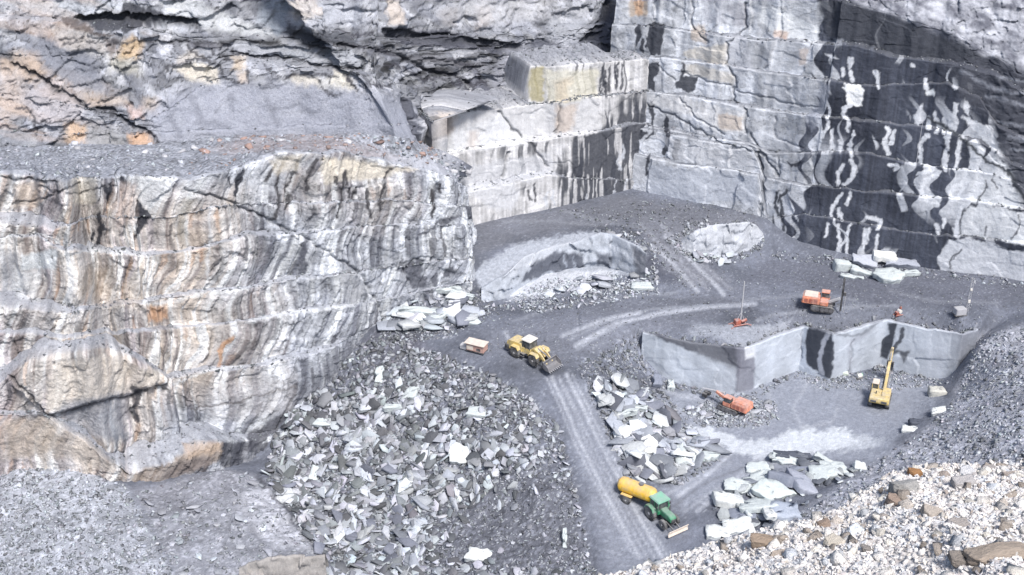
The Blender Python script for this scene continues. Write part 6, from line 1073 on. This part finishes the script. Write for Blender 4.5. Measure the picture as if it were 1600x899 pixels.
class Bm:
    def __init__(s): s.bm = bmesh.new()
    def box(s, x0, x1, y0, y1, z0, z1, bev=0.03, tx=(0, 0, 0, 0), rot=None):
        """tx: inset of the top at x0, x1, y0, y1"""
        P = [(x0, y0, z0), (x1, y0, z0), (x1, y1, z0), (x0, y1, z0), (x0 + tx[0], y0 + tx[2], z1), (x1 - tx[1], y0 + tx[2], z1), (x1 - tx[1], y1 - tx[3], z1), (x0 + tx[0], y1 - tx[3], z1)]
        b = bmesh.new(); v = [b.verts.new(p) for p in P]
        for f in ((3, 2, 1, 0), (4, 5, 6, 7), (0, 1, 5, 4), (1, 2, 6, 5), (2, 3, 7, 6), (3, 0, 4, 7)): b.faces.new([v[i] for i in f])
        if bev: bmesh.ops.bevel(b, geom=b.edges[:], offset=bev, segments=2, affect='EDGES')
        if rot is not None: bmesh.ops.transform(b, matrix=rot, verts=b.verts)
        s.add(b); return s
    def add(s, b):
        me = bpy.data.meshes.new('t'); b.to_mesh(me); b.free(); s.bm.from_mesh(me); bpy.data.meshes.remove(me)
    def prism(s, pts, y0, y1, bev=0.02):
        """outline in x, z pushed from y0 to y1"""
        b = bmesh.new(); A = [b.verts.new((x, y0, z)) for x, z in pts]; B = [b.verts.new((x, y1, z)) for x, z in pts]; n = len(pts)
        b.faces.new(A); b.faces.new(B[::-1])
        for i in range(n): b.faces.new((A[i], B[i], B[(i + 1) % n], A[(i + 1) % n]))
        bmesh.ops.recalc_face_normals(b, faces=b.faces[:])
        if bev: bmesh.ops.bevel(b, geom=b.edges[:], offset=bev, segments=1, affect='EDGES')
        s.add(b); return s
    def beam(s, a, c, w, h=None):
        a, c = Vector(a), Vector(c); d = c - a; L = d.length; h = h or w
        q = d.to_track_quat('X', 'Z').to_matrix().to_4x4(); b = bmesh.new(); bmesh.ops.create_cube(b, size=1)
        bmesh.ops.transform(b, matrix=Matrix.Translation((a + c) / 2) @ q @ Matrix.Diagonal((L, w, h, 1)), verts=b.verts); bmesh.ops.bevel(b, geom=b.edges[:], offset=min(w, h) * 0.12, segments=1, affect='EDGES'); s.add(b); return s
    def cyl(s, a, c, r, r2=None, n=20):
        a, c = Vector(a), Vector(c); d = c - a; q = d.to_track_quat('Z', 'Y').to_matrix().to_4x4(); b = bmesh.new()
        bmesh.ops.create_cone(b, cap_ends=True, segments=n, radius1=r, radius2=r if r2 is None else r2, depth=d.length); bmesh.ops.transform(b, matrix=Matrix.Translation((a + c) / 2) @ q, verts=b.verts); s.add(b); return s
    def lathe_y(s, c, prof, n=28):
        """profile (radius, y) turned about the y axis through c"""
        b = bmesh.new(); R_ = []
        for r, y in prof: R_.append([b.verts.new((c[0] + r * math.cos(2 * math.pi * k / n), c[1] + y, c[2] + r * math.sin(2 * math.pi * k / n))) for k in range(n)])
        for i in range(len(prof) - 1):
            for k in range(n): b.faces.new((R_[i][k], R_[i][(k + 1) % n], R_[i + 1][(k + 1) % n], R_[i + 1][k]))
        b.faces.new(R_[0]); b.faces.new(R_[-1][::-1]); bmesh.ops.recalc_face_normals(b, faces=b.faces[:]); s.add(b); return s
    def obj(s, name, mat, parent=None, label=None):
        me = bpy.data.meshes.new(name); s.bm.to_mesh(me); s.bm.free(); me.materials.append(mat); o = bpy.data.objects.new(name, me); COL.objects.link(o); o.parent = parent
        if label: o['label'] = label
        return o
def root(name, label, cat, u, v, heading, lift=0.0, scale=1.0, pitch=0.0, roll=0.0, group=None):
    x, y, z = [float(a[0]) for a in hit(u, v)]; e = bpy.data.objects.new(name, None); COL.objects.link(e); e.location = (x, y, z + lift); e.rotation_euler = (R(roll), R(pitch), heading); e.scale = (scale,) * 3
    return tag(e, label, cat, group)
def heading(u1, v1, u2, v2):
    a = hit(u1, v1); b = hit(u2, v2); return math.atan2(float(b[1][0] - a[1][0]), float(b[0][0] - a[0][0]))
def wheel(parent, x, y, r, w, rimmat, rr=0.5, name='wheel'):
    s = 1 if y > 0 else -1
    t = Bm().lathe_y((x, y, r), [(r * rr, -w / 2), (r * 0.86, -w / 2), (r * 0.97, -w * 0.38), (r, -w * 0.2), (r, w * 0.2), (r * 0.97, w * 0.38), (r * 0.86, w / 2), (r * rr, w / 2)])
    for k in range(14):                                    # lugs
        a = 2 * math.pi * k / 14; m = Matrix.Translation((x, y, r)) @ Matrix.Rotation(-a, 4, 'Y'); t.box(r * 0.97, r * 1.035, -w * 0.42, w * 0.42, -0.05 * r, 0.05 * r, 0, rot=m)
    o = t.obj(name, M_RUB, parent)
    Bm().lathe_y((x, y, r), [(r * 0.12, -w * 0.52), (r * 0.2, -w * .5), (r * rr * 0.9, -w * 0.40), (r * rr * 1.02, -w * 0.51), (r * rr * 1.02, w * 0.51), (r * rr * 0.9, w * 0.40), (r * 0.2, w * 0.5), (r * 0.12, w * .52)]).obj('rim', rimmat, o)
    return o
def tracks(parent, L, w, h, gauge):
    for sgn in (-1, 1):
        y0 = sgn * gauge / 2 - w / 2; r = h / 2; pts = [(-L / 2 + r + r * math.cos(a), r + r * math.sin(a)) for a in np.linspace(math.pi / 2, 3 * math.pi / 2, 8)] + [(L / 2 - r + r * math.cos(a), r + r * math.sin(a)) for a in np.linspace(-math.pi / 2, math.pi / 2, 8)]
        t = Bm().prism(pts, y0, y0 + w, 0)
        for k in range(int(L / 0.3)):
            xx = -L / 2 + r + (L - 2 * r) * k / max(1, int(L / 0.3) - 1); t.box(xx - 0.06, xx + 0.06, y0 - 0.02, y0 + w + 0.02, h - 0.01, h + 0.05, 0); t.box(xx - 0.06, xx + 0.06, y0 - 0.02, y0 + w + 0.02, -0.04, 0.02, 0)
        o = t.obj('track', M_BLK, parent)
        f = Bm()
        for k in range(5): f.lathe_y((-L / 2 + r + (L - 2 * r) * k / 4, sgn * gauge / 2, r), [(r * 0.7, -w * 0.53), (r * 0.7, w * 0.53)], 14)
        f.obj('roller', M_STL, o)

# ---- wheel loader
h = heading(822, 545, 868, 572)
L = root('wheel_loader', 'yellow wheel loader with white cab roof and toothed bucket on the haul road', 'wheel loader', 829, 560, h, 0.0, 1.0)
Bm().prism([(-3.7, 1.0), (-3.75, 1.9), (-3.3, 2.35), (-1.1, 2.45), (-0.9, 1.9), (-0.9, 0.9), (-3.2, 0.8)], -0.95, 0.95, 0.06).obj('engine_hood', M_YEL, L)
Bm().box(-4.0, -3.3, -1.15, 1.15, 0.65, 1.55, 0.08).obj('counterweight', M_BLK, L)
Bm().box(-3.72, -3.66, -0.7, 0.7, 1.2, 2.0, 0.01).obj('grille', M_BLK, L)
Bm().box(-3.2, 0.0, -0.7, 0.7, 0.6, 1.1, 0.04).box(-0.3, 1.0, -0.35, 0.35, 0.7, 1.3, 0.04).obj('chassis', M_STL, L)
Bm().prism([(0.4, 0.7), (0.4, 1.9), (1.2, 2.35), (1.9, 1.9), (2.4, 1.0), (2.2, 0.7)], -0.62, 0.62, 0.05).obj('front_frame', M_YEL, L)
c = Bm().box(-1.0, 0.55, -0.85, 0.85, 1.1, 1.95, 0.04).obj('cab', M_YEL, L)
Bm().box(-0.95, 0.5, -0.80, 0.80, 1.9, 3.1, 0.03, (0.1, 0.12, 0.08, 0.08)).obj('window', M_GLS, c)
fr = Bm()
for xx, yy in ((-0.96, -0.83), (-0.96, 0.83), (0.5, -0.83), (0.5, 0.83), (-0.2, -0.84), (-0.2, 0.84)): fr.beam((xx, yy, 1.9), (xx * 0.88, yy * 0.92, 3.12), 0.10)
fr.obj('cab_frame', M_BLK, c)
Bm().box(-1.1, 0.65, -0.95, 0.95, 3.1, 3.28, 0.06).obj('cab_roof', M_WHT, c)
for y in (-1, 1):
    Bm().prism([(-2.75, 1.55), (-2.5, 1.95), (-1.4, 1.95), (-1.1, 1.5), (-1.2, 1.5), (-1.5, 1.85), (-2.4, 1.85), (-2.65, 1.5)], y * 1.25 - 0.35, y * 1.25 + 0.35, 0.01).obj('fender', M_YEL, L)
    Bm().prism([(0.75, 1.55), (1.0, 1.95), (2.1, 1.95), (2.4, 1.5), (2.3, 1.5), (2.0, 1.85), (1.1, 1.85), (0.85, 1.5)], y * 1.25 - 0.35, y * 1.25 + 0.35, 0.01).obj('fender', M_YEL, L)
    for xx in (-1.9, 1.6): wheel(L, xx, y * 1.22, 0.86, 0.66, M_RIMW, 0.46)
    Bm().prism([(1.0, 2.25), (1.3, 2.35), (2.6, 1.75), (3.6, 0.75), (3.5, 0.45), (3.3, 0.45), (2.4, 1.35), (1.2, 1.9)], y * 0.62 - 0.1, y * 0.62 + 0.1, 0.02).obj('lift_arm', M_YEL, L)
    Bm().beam((-1.0, y * 0.95, 1.1), (-0.2, y * 1.1, 1.1), 0.5, 0.08).beam((-0.9, y * 1.15, 0.7), (-0.3, y * 1.15, 0.7), 0.3, 0.05).obj('step', M_STL, L)
Bm().cyl((1.2, 0, 2.2), (2.9, 0, 1.7), 0.11).cyl((2.4, 0, 1.85), (3.5, 0, 1.35), 0.06).obj('hydraulic_ram', M_STL, L)
b = Bm().prism([(3.45, 1.35), (3.35, 0.9), (3.5, 0.35), (3.9, 0.12), (4.7, 0.10), (4.7, 0.16), (3.95, 0.22), (3.62, 0.45), (3.48, 0.9), (3.58, 1.30)], -1.5, 1.5, 0)
for y in (-1.5, 1.44): b.prism([(3.45, 1.35), (3.35, 0.9), (3.5, 0.35), (3.9, 0.12), (4.7, 0.10), (4.4, 0.75)], y, y + 0.06, 0)
b = b.obj('bucket', M_STL, L)
for k in range(8): Bm().prism([(4.65, 0.08), (4.65, 0.18), (4.95, 0.08)], -1.45 + k * 0.4, -1.35 + k * 0.4, 0).obj('tooth', M_LST, b)
Bm().cyl((-1.8, 0.45, 2.4), (-1.8, 0.45, 3.0), 0.07).obj('exhaust_pipe', M_BLK, L)
for y in (-0.55, 0.55): Bm().box(1.9, 2.0, y - 0.12, y + 0.12, 2.0, 2.25, 0.02).obj('headlight', M_WHT, L)

# ---- green tractor with a blade
h = heading(1018, 795, 1048, 826)
T = root('tractor', 'green tractor with pale green cab roof and a low front blade', 'tractor', 1033, 812, h, 0.0, 1.22)
Bm().prism([(0.2, 0.95), (0.2, 1.75), (1.6, 1.62), (1.95, 1.4), (1.98, 0.95)], -0.40, 0.40, 0.07).obj('hood', M_GRN, T)
Bm().prism([(1.96, 0.98), (2.0, 1.35), (2.02, 1.35), (2.02, 0.98)], -0.32, 0.32, 0).obj('grille', M_BLK, T)
Bm().box(-1.2, 1.9, -0.30, 0.30, 0.55, 0.98, 0.04).beam((1.3, -0.75, 0.6), (1.3, 0.75, 0.6), 0.2).beam((-0.75, -0.8, 0.9), (-0.75, 0.8, 0.9), 0.3).obj('chassis', M_BLK, T)
c = Bm().box(-1.2, 0.25, -0.72, 0.72, 1.0, 1.55, 0.04).obj('cab', M_GRN, T)
Bm().box(-1.15, 0.22, -0.70, 0.70, 1.52, 2.48, 0.03, (0.05, 0.12, 0.06, 0.06)).obj('window', M_GLS, c)
f = Bm()
for xx, yy in ((-1.15, -0.71), (-1.15, 0.71), (0.2, -0.71), (0.2, 0.71), (-0.45, -0.72), (-0.45, 0.72)): f.beam((xx, yy, 1.5), (xx * 0.94, yy * 0.94, 2.5), 0.07)
f.obj('cab_frame', M_GRN, c); Bm().box(-1.3, 0.38, -0.82, 0.82, 2.46, 2.66, 0.07).obj('cab_roof', M_GRNL, c)
for y in (-1, 1):
    wheel(T, -0.72, y * 0.92, 0.84, 0.46, M_RIMW, 0.58); wheel(T, 1.3, y * 0.85, 0.56, 0.36, M_RIMW, 0.52)
    Bm().prism([(-1.5, 1.2), (-1.3, 1.65), (-0.8, 1.8), (-0.2, 1.65), (0.0, 1.25), (-0.1, 1.25), (-0.3, 1.55), (-0.8, 1.7), (-1.25, 1.55), (-1.4, 1.2)], y * 0.95 - 0.25, y * 0.95 + 0.25, 0.01).obj('fender', M_GRN, T)
    Bm().beam((1.2, y * 0.42, 0.75), (2.75, y * 0.42, 0.35), 0.1, 0.14).obj('push_arm', M_BLK, T); Bm().cyl((1.95, y * 0.22, 1.2), (2.0, y * 0.22, 1.2), 0.09).obj('headlight', M_WHT, T)
Bm().cyl((0.9, 0.33, 1.6), (0.9, 0.33, 2.4), 0.05).obj('exhaust_pipe', M_BLK, T)
Bm().prism([(2.75, 0.05), (2.66, 0.32), (2.72, 0.62), (2.86, 0.75), (2.90, 0.72), (2.80, 0.58), (2.76, 0.32), (2.84, 0.05)], -1.3, 1.3, 0.0).obj('blade', M_CRM, T)
for y in (-0.85, 0.85): Bm().box(0.25, 0.3, y - 0.1, y + 0.1, 1.9, 2.2, 0.02).beam((0.25, y * 0.85, 2.0), (0.28, y, 2.05), 0.04).obj('mirror', M_BLK, T)

# ---- yellow tank trailer
h2 = heading(985, 766, 1013, 783)
K = root('tank_trailer', 'yellow cylindrical tank trailer hitched behind the green tractor', 'tank trailer', 997, 785, h2, 0.0, 1.16)
b = Bm(); pr = [(0.05, -2.55), (0.5, -2.5), (0.80, -2.25), (0.86, -2.0), (0.86, 1.6), (0.80, 1.85), (0.5, 2.1), (0.05, 2.15)]
b.lathe_y((0, 0, 0), [(r, y) for r, y in pr], 28); bmesh.ops.transform(b.bm, matrix=Matrix.Translation((0, 0, 1.75)) @ Matrix.Rotation(-math.pi / 2, 4, 'Z'), verts=b.bm.verts); tk = b.obj('tank', M_YEL2, K)
for xx in (-1.7, -0.2, 1.3):
    b = Bm(); b.lathe_y((0, 0, 0), [(0.88, -0.04), (0.89, 0), (0.88, 0.04)], 28); bmesh.ops.transform(b.bm, matrix=Matrix.Translation((xx, 0, 1.75)) @ Matrix.Rotation(-math.pi / 2, 4, 'Z'), verts=b.bm.verts); b.obj('band', M_YEL2, tk)
Bm().cyl((0.3, 0, 2.55), (0.3, 0, 2.78), 0.28).obj('filler_lid', M_STL, tk)
Bm().box(-2.3, 2.0, -0.45, 0.45, 0.72, 0.92, 0.03).beam((1.9, 0.35, 0.8), (3.3, 0.0, 0.7), 0.12).beam((1.9, -0.35, 0.8), (3.3, 0.0, 0.7), 0.12).beam((-1.0, -1.0, 0.6), (-1.0, 1.0, 0.6), 0.14).obj('chassis', M_BLK, K)
Bm().box(1.95, 2.5, -0.5, 0.5, 0.95, 1.9, 0.05).obj('pump_box', M_YEL2, K)
for y in (-1, 1): wheel(K, -1.0, y * 0.98, 0.55, 0.38, M_RIMW, 0.45); Bm().box(-1.7, -0.3, y * 0.98 - 0.22, y * 0.98 + 0.22, 1.16, 1.21, 0.02).obj('mudguard', M_YEL2, K)
Bm().beam((-2.62, 0, 1.2), (-2.62, 0, 2.3), 0.05).beam((-2.62, .3, 1.2), (-2.62, .3, 2.3), 0.05).obj('ladder', M_STL, K)

# ---- excavator
h = heading(1374, 622, 1386, 572)
E = root('excavator', 'yellow tracked excavator seen from behind with raised boom below the sawn face', 'excavator', 1374, 628, h, 0.0, 1.0)
tracks(E, 3.9, 0.6, 0.95, 2.5); Bm().box(-1.3, 1.3, -1.0, 1.0, 0.45, 0.95, 0.05).cyl((0, 0, .9), (0, 0, 1.15), 0.75).obj('undercarriage', M_BLK, E)
Bm().box(-2.3, 1.6, -1.4, 1.4, 1.15, 1.35, 0.04).box(-1.6, 0.4, -1.38, -0.15, 1.3, 2.05, 0.08).box(-1.7, 0.2, -0.1, 1.38, 1.3, 2.05, 0.08).box(0.4, 1.5, -1.36, -0.5, 1.3, 1.75, 0.06).obj('body', M_YEL, E)
Bm().prism([(-2.55, 1.15), (-2.75, 1.5), (-2.6, 2.1), (-1.7, 2.15), (-1.7, 1.15)], -1.42, 1.42, 0.1).obj('counterweight', M_YEL, E)
for y in (-1.15, 0.35): Bm().box(-2.79, -2.70, y, y + 0.8, 1.45, 1.8, 0.01).obj('vent', M_BLK, E)
c = Bm().box(0.1, 1.7, 0.45, 1.4, 1.35, 1.8, 0.04).obj('cab', M_YEL, E); Bm().box(0.12, 1.66, 0.48, 1.36, 1.78, 2.85, 0.03, (0.0, 0.25, 0.05, 0.05)).obj('window', M_GLS, c); Bm().box(0.05, 1.5, 0.45, 1.4, 2.84, 2.96, 0.05).obj('cab_roof', M_CRM, c)
f = Bm()
for xx, yy in ((0.12, 0.48), (0.12, 1.36), (1.66, 0.48), (1.66, 1.36)): f.beam((xx, yy, 1.8), (xx * 0.86 + .02, yy, 2.86), 0.08)
f.obj('cab_frame', M_YEL, c)
Bm().cyl((-1.2, 0.6, 2.0), (-1.2, 0.6, 2.5), 0.08).obj('exhaust_pipe', M_BLK, E)
Bm().prism([(0.7, 1.4), (0.5, 1.8), (1.8, 3.9), (3.2, 5.0), (5.9, 5.75), (6.0, 5.45), (3.6, 4.4), (2.4, 3.3), (1.2, 1.5)], -0.62, -0.22, 0.03).obj('boom', M_YEL, E)
for y in (-0.78, -0.06): Bm().cyl((1.4, y, 1.6), (2.4, y, 2.9), 0.11).cyl((2.2, y, 2.6), (3.1, y, 3.9), 0.06).obj('boom_ram', M_STL, E)
Bm().prism([(5.3, 6.3), (5.8, 6.35), (6.3, 5.6), (7.0, 3.2), (6.75, 3.1), (5.9, 5.2)], -0.60, -0.24, 0.03).obj('stick', M_YEL, E); Bm().cyl((3.4, -0.42, 5.3), (4.5, -0.42, 6.0), 0.11).cyl((4.4, -0.42, 5.95), (5.4, -0.42, 6.3), 0.06).obj('stick_ram', M_STL, E)
b = Bm().prism([(6.75, 3.2), (7.1, 3.2), (7.45, 2.6), (7.3, 1.9), (6.8, 1.6), (6.2, 1.75), (6.25, 1.85), (6.8, 1.75), (7.15, 2.0), (7.25, 2.6), (6.9, 2.9)], -0.95, 0.1, 0)
for y in (-0.95, 0.06): b.prism([(6.75, 3.0), (7.1, 3.1), (7.45, 2.6), (7.3, 1.9), (6.8, 1.6), (6.2, 1.75), (6.5, 2.4)], y, y + 0.05, 0)
b = b.obj('bucket', M_STL, E)
for k in range(5): Bm().prism([(6.25, 1.72), (6.25, 1.86), (5.98, 1.78)], -0.92 + k * 0.235, -0.84 + k * 0.235, 0).obj('tooth', M_LST, b)

# ---- crawler drill rigs, orange
def drill_rig(label, u, v, hd, mast_up, sc=1.0):
    D = root('drill_rig', label, 'drill rig', u, v, hd, 0.0, sc)
    tracks(D, 3.2, 0.45, 0.8, 2.0); Bm().box(-1.2, 1.3, -0.75, 0.75, 0.35, 0.9, 0.05).obj('undercarriage', M_BLK, D)
    bo = Bm().box(-2.9, -0.4, -1.1, 1.1, 0.95, 1.95, 0.1, (0.12, 0.1, 0.05, 0.05)).box(-0.4, 0.7, -1.05, 0.2, 0.9, 1.5, 0.06).obj('body', M_ORG, D)
    Bm().box(-2.6, -0.8, -0.85, 0.85, 1.93, 2.08, 0.05).obj('roof_panel', M_CRM if mast_up else M_ORG, bo)
    for yy in (-1.115, 1.1):
        for k in range(3): Bm().box(-2.5 + 0.65 * k, -2.05 + 0.65 * k, yy, yy + 0.015, 1.2, 1.7, 0).obj('vent', M_RED, bo)
    c = Bm().box(-0.35, 0.8, 0.2, 1.1, 0.95, 1.6, 0.04).obj('cab', M_ORG, D); Bm().box(-0.33, 0.78, 0.22, 1.08, 1.58, 2.3, 0.03, (0, 0.15, 0.05, 0.05)).obj('window', M_GLS, c); Bm().box(-0.4, 0.75, 0.15, 1.15, 2.28, 2.42, 0.04).obj('cab_roof', M_ORG, c)
    if mast_up:
        Bm().beam((0.7, -0.3, 1.3), (2.2, -0.3, 2.1), 0.3, 0.36).obj('boom', M_LST, D); Bm().cyl((0.7, -0.3, 0.9), (2.0, -0.3, 1.7), 0.08).obj('boom_ram', M_STL, D)
        m = Bm().box(2.28, 2.46, -0.4, -0.22, 0.1, 5.4, 0.02); m.box(2.46, 2.55, -0.36, -0.26, 0.2, 5.2, 0.01).obj('drill_mast', M_BLK, D)
        Bm().box(2.5, 2.9, -0.5, -0.1, 2.6, 3.1, 0.04).obj('drill_head', M_BLK, D); Bm().cyl((2.85, -0.3, 0.0), (2.85, -0.3, 2.6), 0.05).obj('drill_rod', M_LST, D)
        arc = [(1.1 + 1.3 * math.cos(a), 0.35, 1.3 + 1.0 * math.sin(a)) for a in np.linspace(2.4, 6.4, 14)]; hs = Bm()
        for a, b2 in zip(arc, arc[1:]): hs.cyl(a, b2, 0.05, n=8)
        hs.obj('hose', M_LST, D)
    else:
        Bm().beam((0.6, -0.1, 1.3), (2.6, -0.1, 1.9), 0.34, 0.4).obj('boom', M_ORG, D); Bm().cyl((0.7, -0.1, 0.95), (2.3, -0.1, 1.6), 0.08).obj('boom_ram', M_STL, D)
        Bm().beam((1.4, -0.35, 2.0), (4.9, -0.35, 1.3), 0.28, 0.3).obj('drill_mast', M_LST, D); Bm().box(3.6, 4.5, -0.55, -0.05, 0.7, 1.2, 0.05).box(3.9, 4.6, -0.2, 0.35, 0.4, 1.0, 0.05).obj('drill_head', M_BLK, D); Bm().cyl((2.2, -0.6, 1.75), (5.1, -0.6, 1.15), 0.05).obj('drill_rod', M_LST, D)
    return D
drill_rig('orange drill rig with a black upright mast on the upper yard', 1285, 482, heading(1265, 475, 1312, 484), True, 1.12)
drill_rig('orange drill rig with its mast lowered on the rubble patch in the pit', 1142, 640, heading(1165, 640, 1120, 622), False, 1.05)

# ---- slender drill masts
def pole_rig(label, u, v, h_, base, dark):
    D = root('mast_rig', label, 'drilling mast', u, v, 0.35, 0)
    fr = Bm().beam((-1.2, -0.5, 0.25), (1.2, -0.5, 0.25), 0.16).beam((-1.2, 0.5, 0.25), (1.2, 0.5, 0.25), 0.16).beam((-0.9, -0.6, 0.25), (-0.9, 0.6, 0.25), 0.14).beam((0.9, -0.6, 0.25), (0.9, 0.6, 0.25), 0.14)
    for sx in (-1, 1): fr.beam((sx * 1.1, -0.5, 0.25), (sx * 1.7, -0.7, 0.0), 0.12); fr.beam((sx * 1.1, 0.5, 0.25), (sx * 1.7, 0.7, 0.0), 0.12)
    fr.obj('frame', base, D); Bm().box(-0.8, 0.1, -0.4, 0.45, 0.3, 1.0, 0.06).obj('motor', base, D); Bm().cyl((0.25, -0.1, 0.6), (1.1, -0.1, 0.8), 0.22).obj('winch', base, D)
    Bm().box(-0.09 + .15, 0.09 + .15, -0.08, 0.08, 0.3, h_, 0.02).obj('mast', M_LST, D); Bm().cyl((0.15, 0, h_ * 0.0 + 0.3), (0.15, 0.0, 0.5), 0.2).obj('clamp', M_BLK, D)
    for sx in (-0.8, 0.9): Bm().cyl((sx, 0, 0.4), (0.15, 0, h_ * 0.3), 0.04, n=8).obj('brace', M_LST, D)
    return D
pole_rig('thin pale drilling mast on a small red frame at the corner of the sawn face', 1155, 508, 7.4, M_RED, False)
D = root('mast_rig', 'lattice drilling mast on a pale box at the right of the upper yard', 'drilling mast', 1503, 491, 0.2, 0)
Bm().box(-1.3, 0.4, -0.6, 0.6, 0.12, 1.15, 0.06).obj('power_box', M_LST, D); Bm().box(-1.4, 0.5, -0.7, 0.7, 0.0, 0.12, 0.02).obj('skid', M_BLK, D); t = Bm()
for a in ((0.45, -0.2), (0.85, -0.2), (0.65, 0.2)): t.cyl((*a, 0.0), (*a, 6.2), 0.04, n=8)
for k in range(12): z = 0.3 + k * 0.5; t.beam((0.45, -0.2, z), (0.85, -0.2, z + 0.45), 0.04).beam((0.85, -0.2, z), (0.65, 0.2, z + 0.45), 0.04).beam((0.65, 0.2, z), (0.45, -0.2, z + 0.45), 0.04)
t.obj('mast', M_LST, D); Bm().box(0.45, 0.85, -0.35, -0.1, 2.0, 2.5, 0.04).obj('drill_head', M_WHT, D); Bm().box(0.45, 0.8, -0.35, -0.1, 4.1, 4.5, 0.04).obj('pulley', M_WHT, D)
D = root('rock_drill', 'small rusty drill with a white hose reel at the edge of the sawn face', 'rock drill', 1403, 493, 0.4, 0)
Bm().beam((-0.7, -0.3, 0.15), (0.7, -0.3, 0.15), 0.12).beam((-0.7, 0.3, 0.15), (0.7, 0.3, 0.15), 0.12).box(-0.5, 0.3, -0.3, 0.3, 0.2, 0.7, 0.05).obj('frame', M_RED, D); Bm().cyl((0.15, -0.35, 0.75), (0.15, 0.25, 0.75), 0.30).obj('hose_reel', M_WHT, D); Bm().cyl((0.3, 0, 0.2), (0.3, 0, 1.8), 0.06).obj('drill_rod', M_STL, D); Bm().box(0.15, 0.45, -0.15, 0.15, 1.1, 1.5, 0.04).obj('drill_head', M_RED, D)
# ---- site generator with a sheet roof
G = root('generator', 'salmon coloured generator box with a flat cream roof beside the haul road', 'generator', 745, 549, heading(728, 548, 760, 556), 0.0, 1.0)
g = Bm().box(-1.35, 1.45, -0.75, 0.75, 0.32, 1.35, 0.05).obj('body', M_PNK, G); Bm().box(0.3, 0.95, -0.765, -0.74, 0.5, 0.95, 0.01).obj('vent', M_BLK, g)
Bm().box(-1.3, -0.2, -0.765, -0.74, 0.5, 1.2, 0.01).obj('door', M_CRM, g); Bm().box(-1.65, 1.6, -0.95, 0.85, 1.48, 1.58, 0.02).obj('roof', M_CRM, G); Bm().box(-1.5, 1.5, -0.7, -0.6, 0.12, 0.32, 0.02).box(-1.5, 1.5, 0.6, 0.7, 0.12, 0.32, 0.02).obj('skid', M_BLK, G)
f = Bm()
for xx in (-1.3, 1.4):
    for yy in (-0.7, 0.7): f.beam((xx, yy, 1.3), (xx, yy, 1.5), 0.08)
f.obj('roof_post', M_BLK, G)
Bm().box(-2.6, -1.45, -0.5, 0.5, 0.05, 0.75, 0.08).obj('fuel_tank', M_LST, G)
# ---- barrel shaped pump at the foot of the sawn face
P_ = root('water_pump', 'small white and green pump at the foot of the sawn face', 'pump', 1342, 592, 0.3, 0)
Bm().box(-0.5, 0.5, -0.35, 0.35, 0.05, 0.2, 0.02).obj('skid', M_BLK, P_); Bm().cyl((-0.35, 0, 0.55), (0.35, 0, 0.55), 0.34).obj('motor', M_WHT, P_); Bm().cyl((0.35, 0, 0.55), (0.55, 0, 0.55), 0.2).cyl((0.45, 0, 0.5), (0.45, 0, 0.95), 0.09).obj('pump_head', M_GRNL, P_)
# ---- wire hanging down the black wall
x0, y0 = unproj(1404, 398, 0.0); y0 -= 1.0
cb = Bm(); cb.cyl((x0, y0 - 0.3, 0.3), (x0, y0 - 0.1, z_at(y0, 190)), 0.035, n=6); o = cb.obj('wire', M_LST); tag(o, 'thin vertical saw wire hanging in front of the black wall', 'wire')
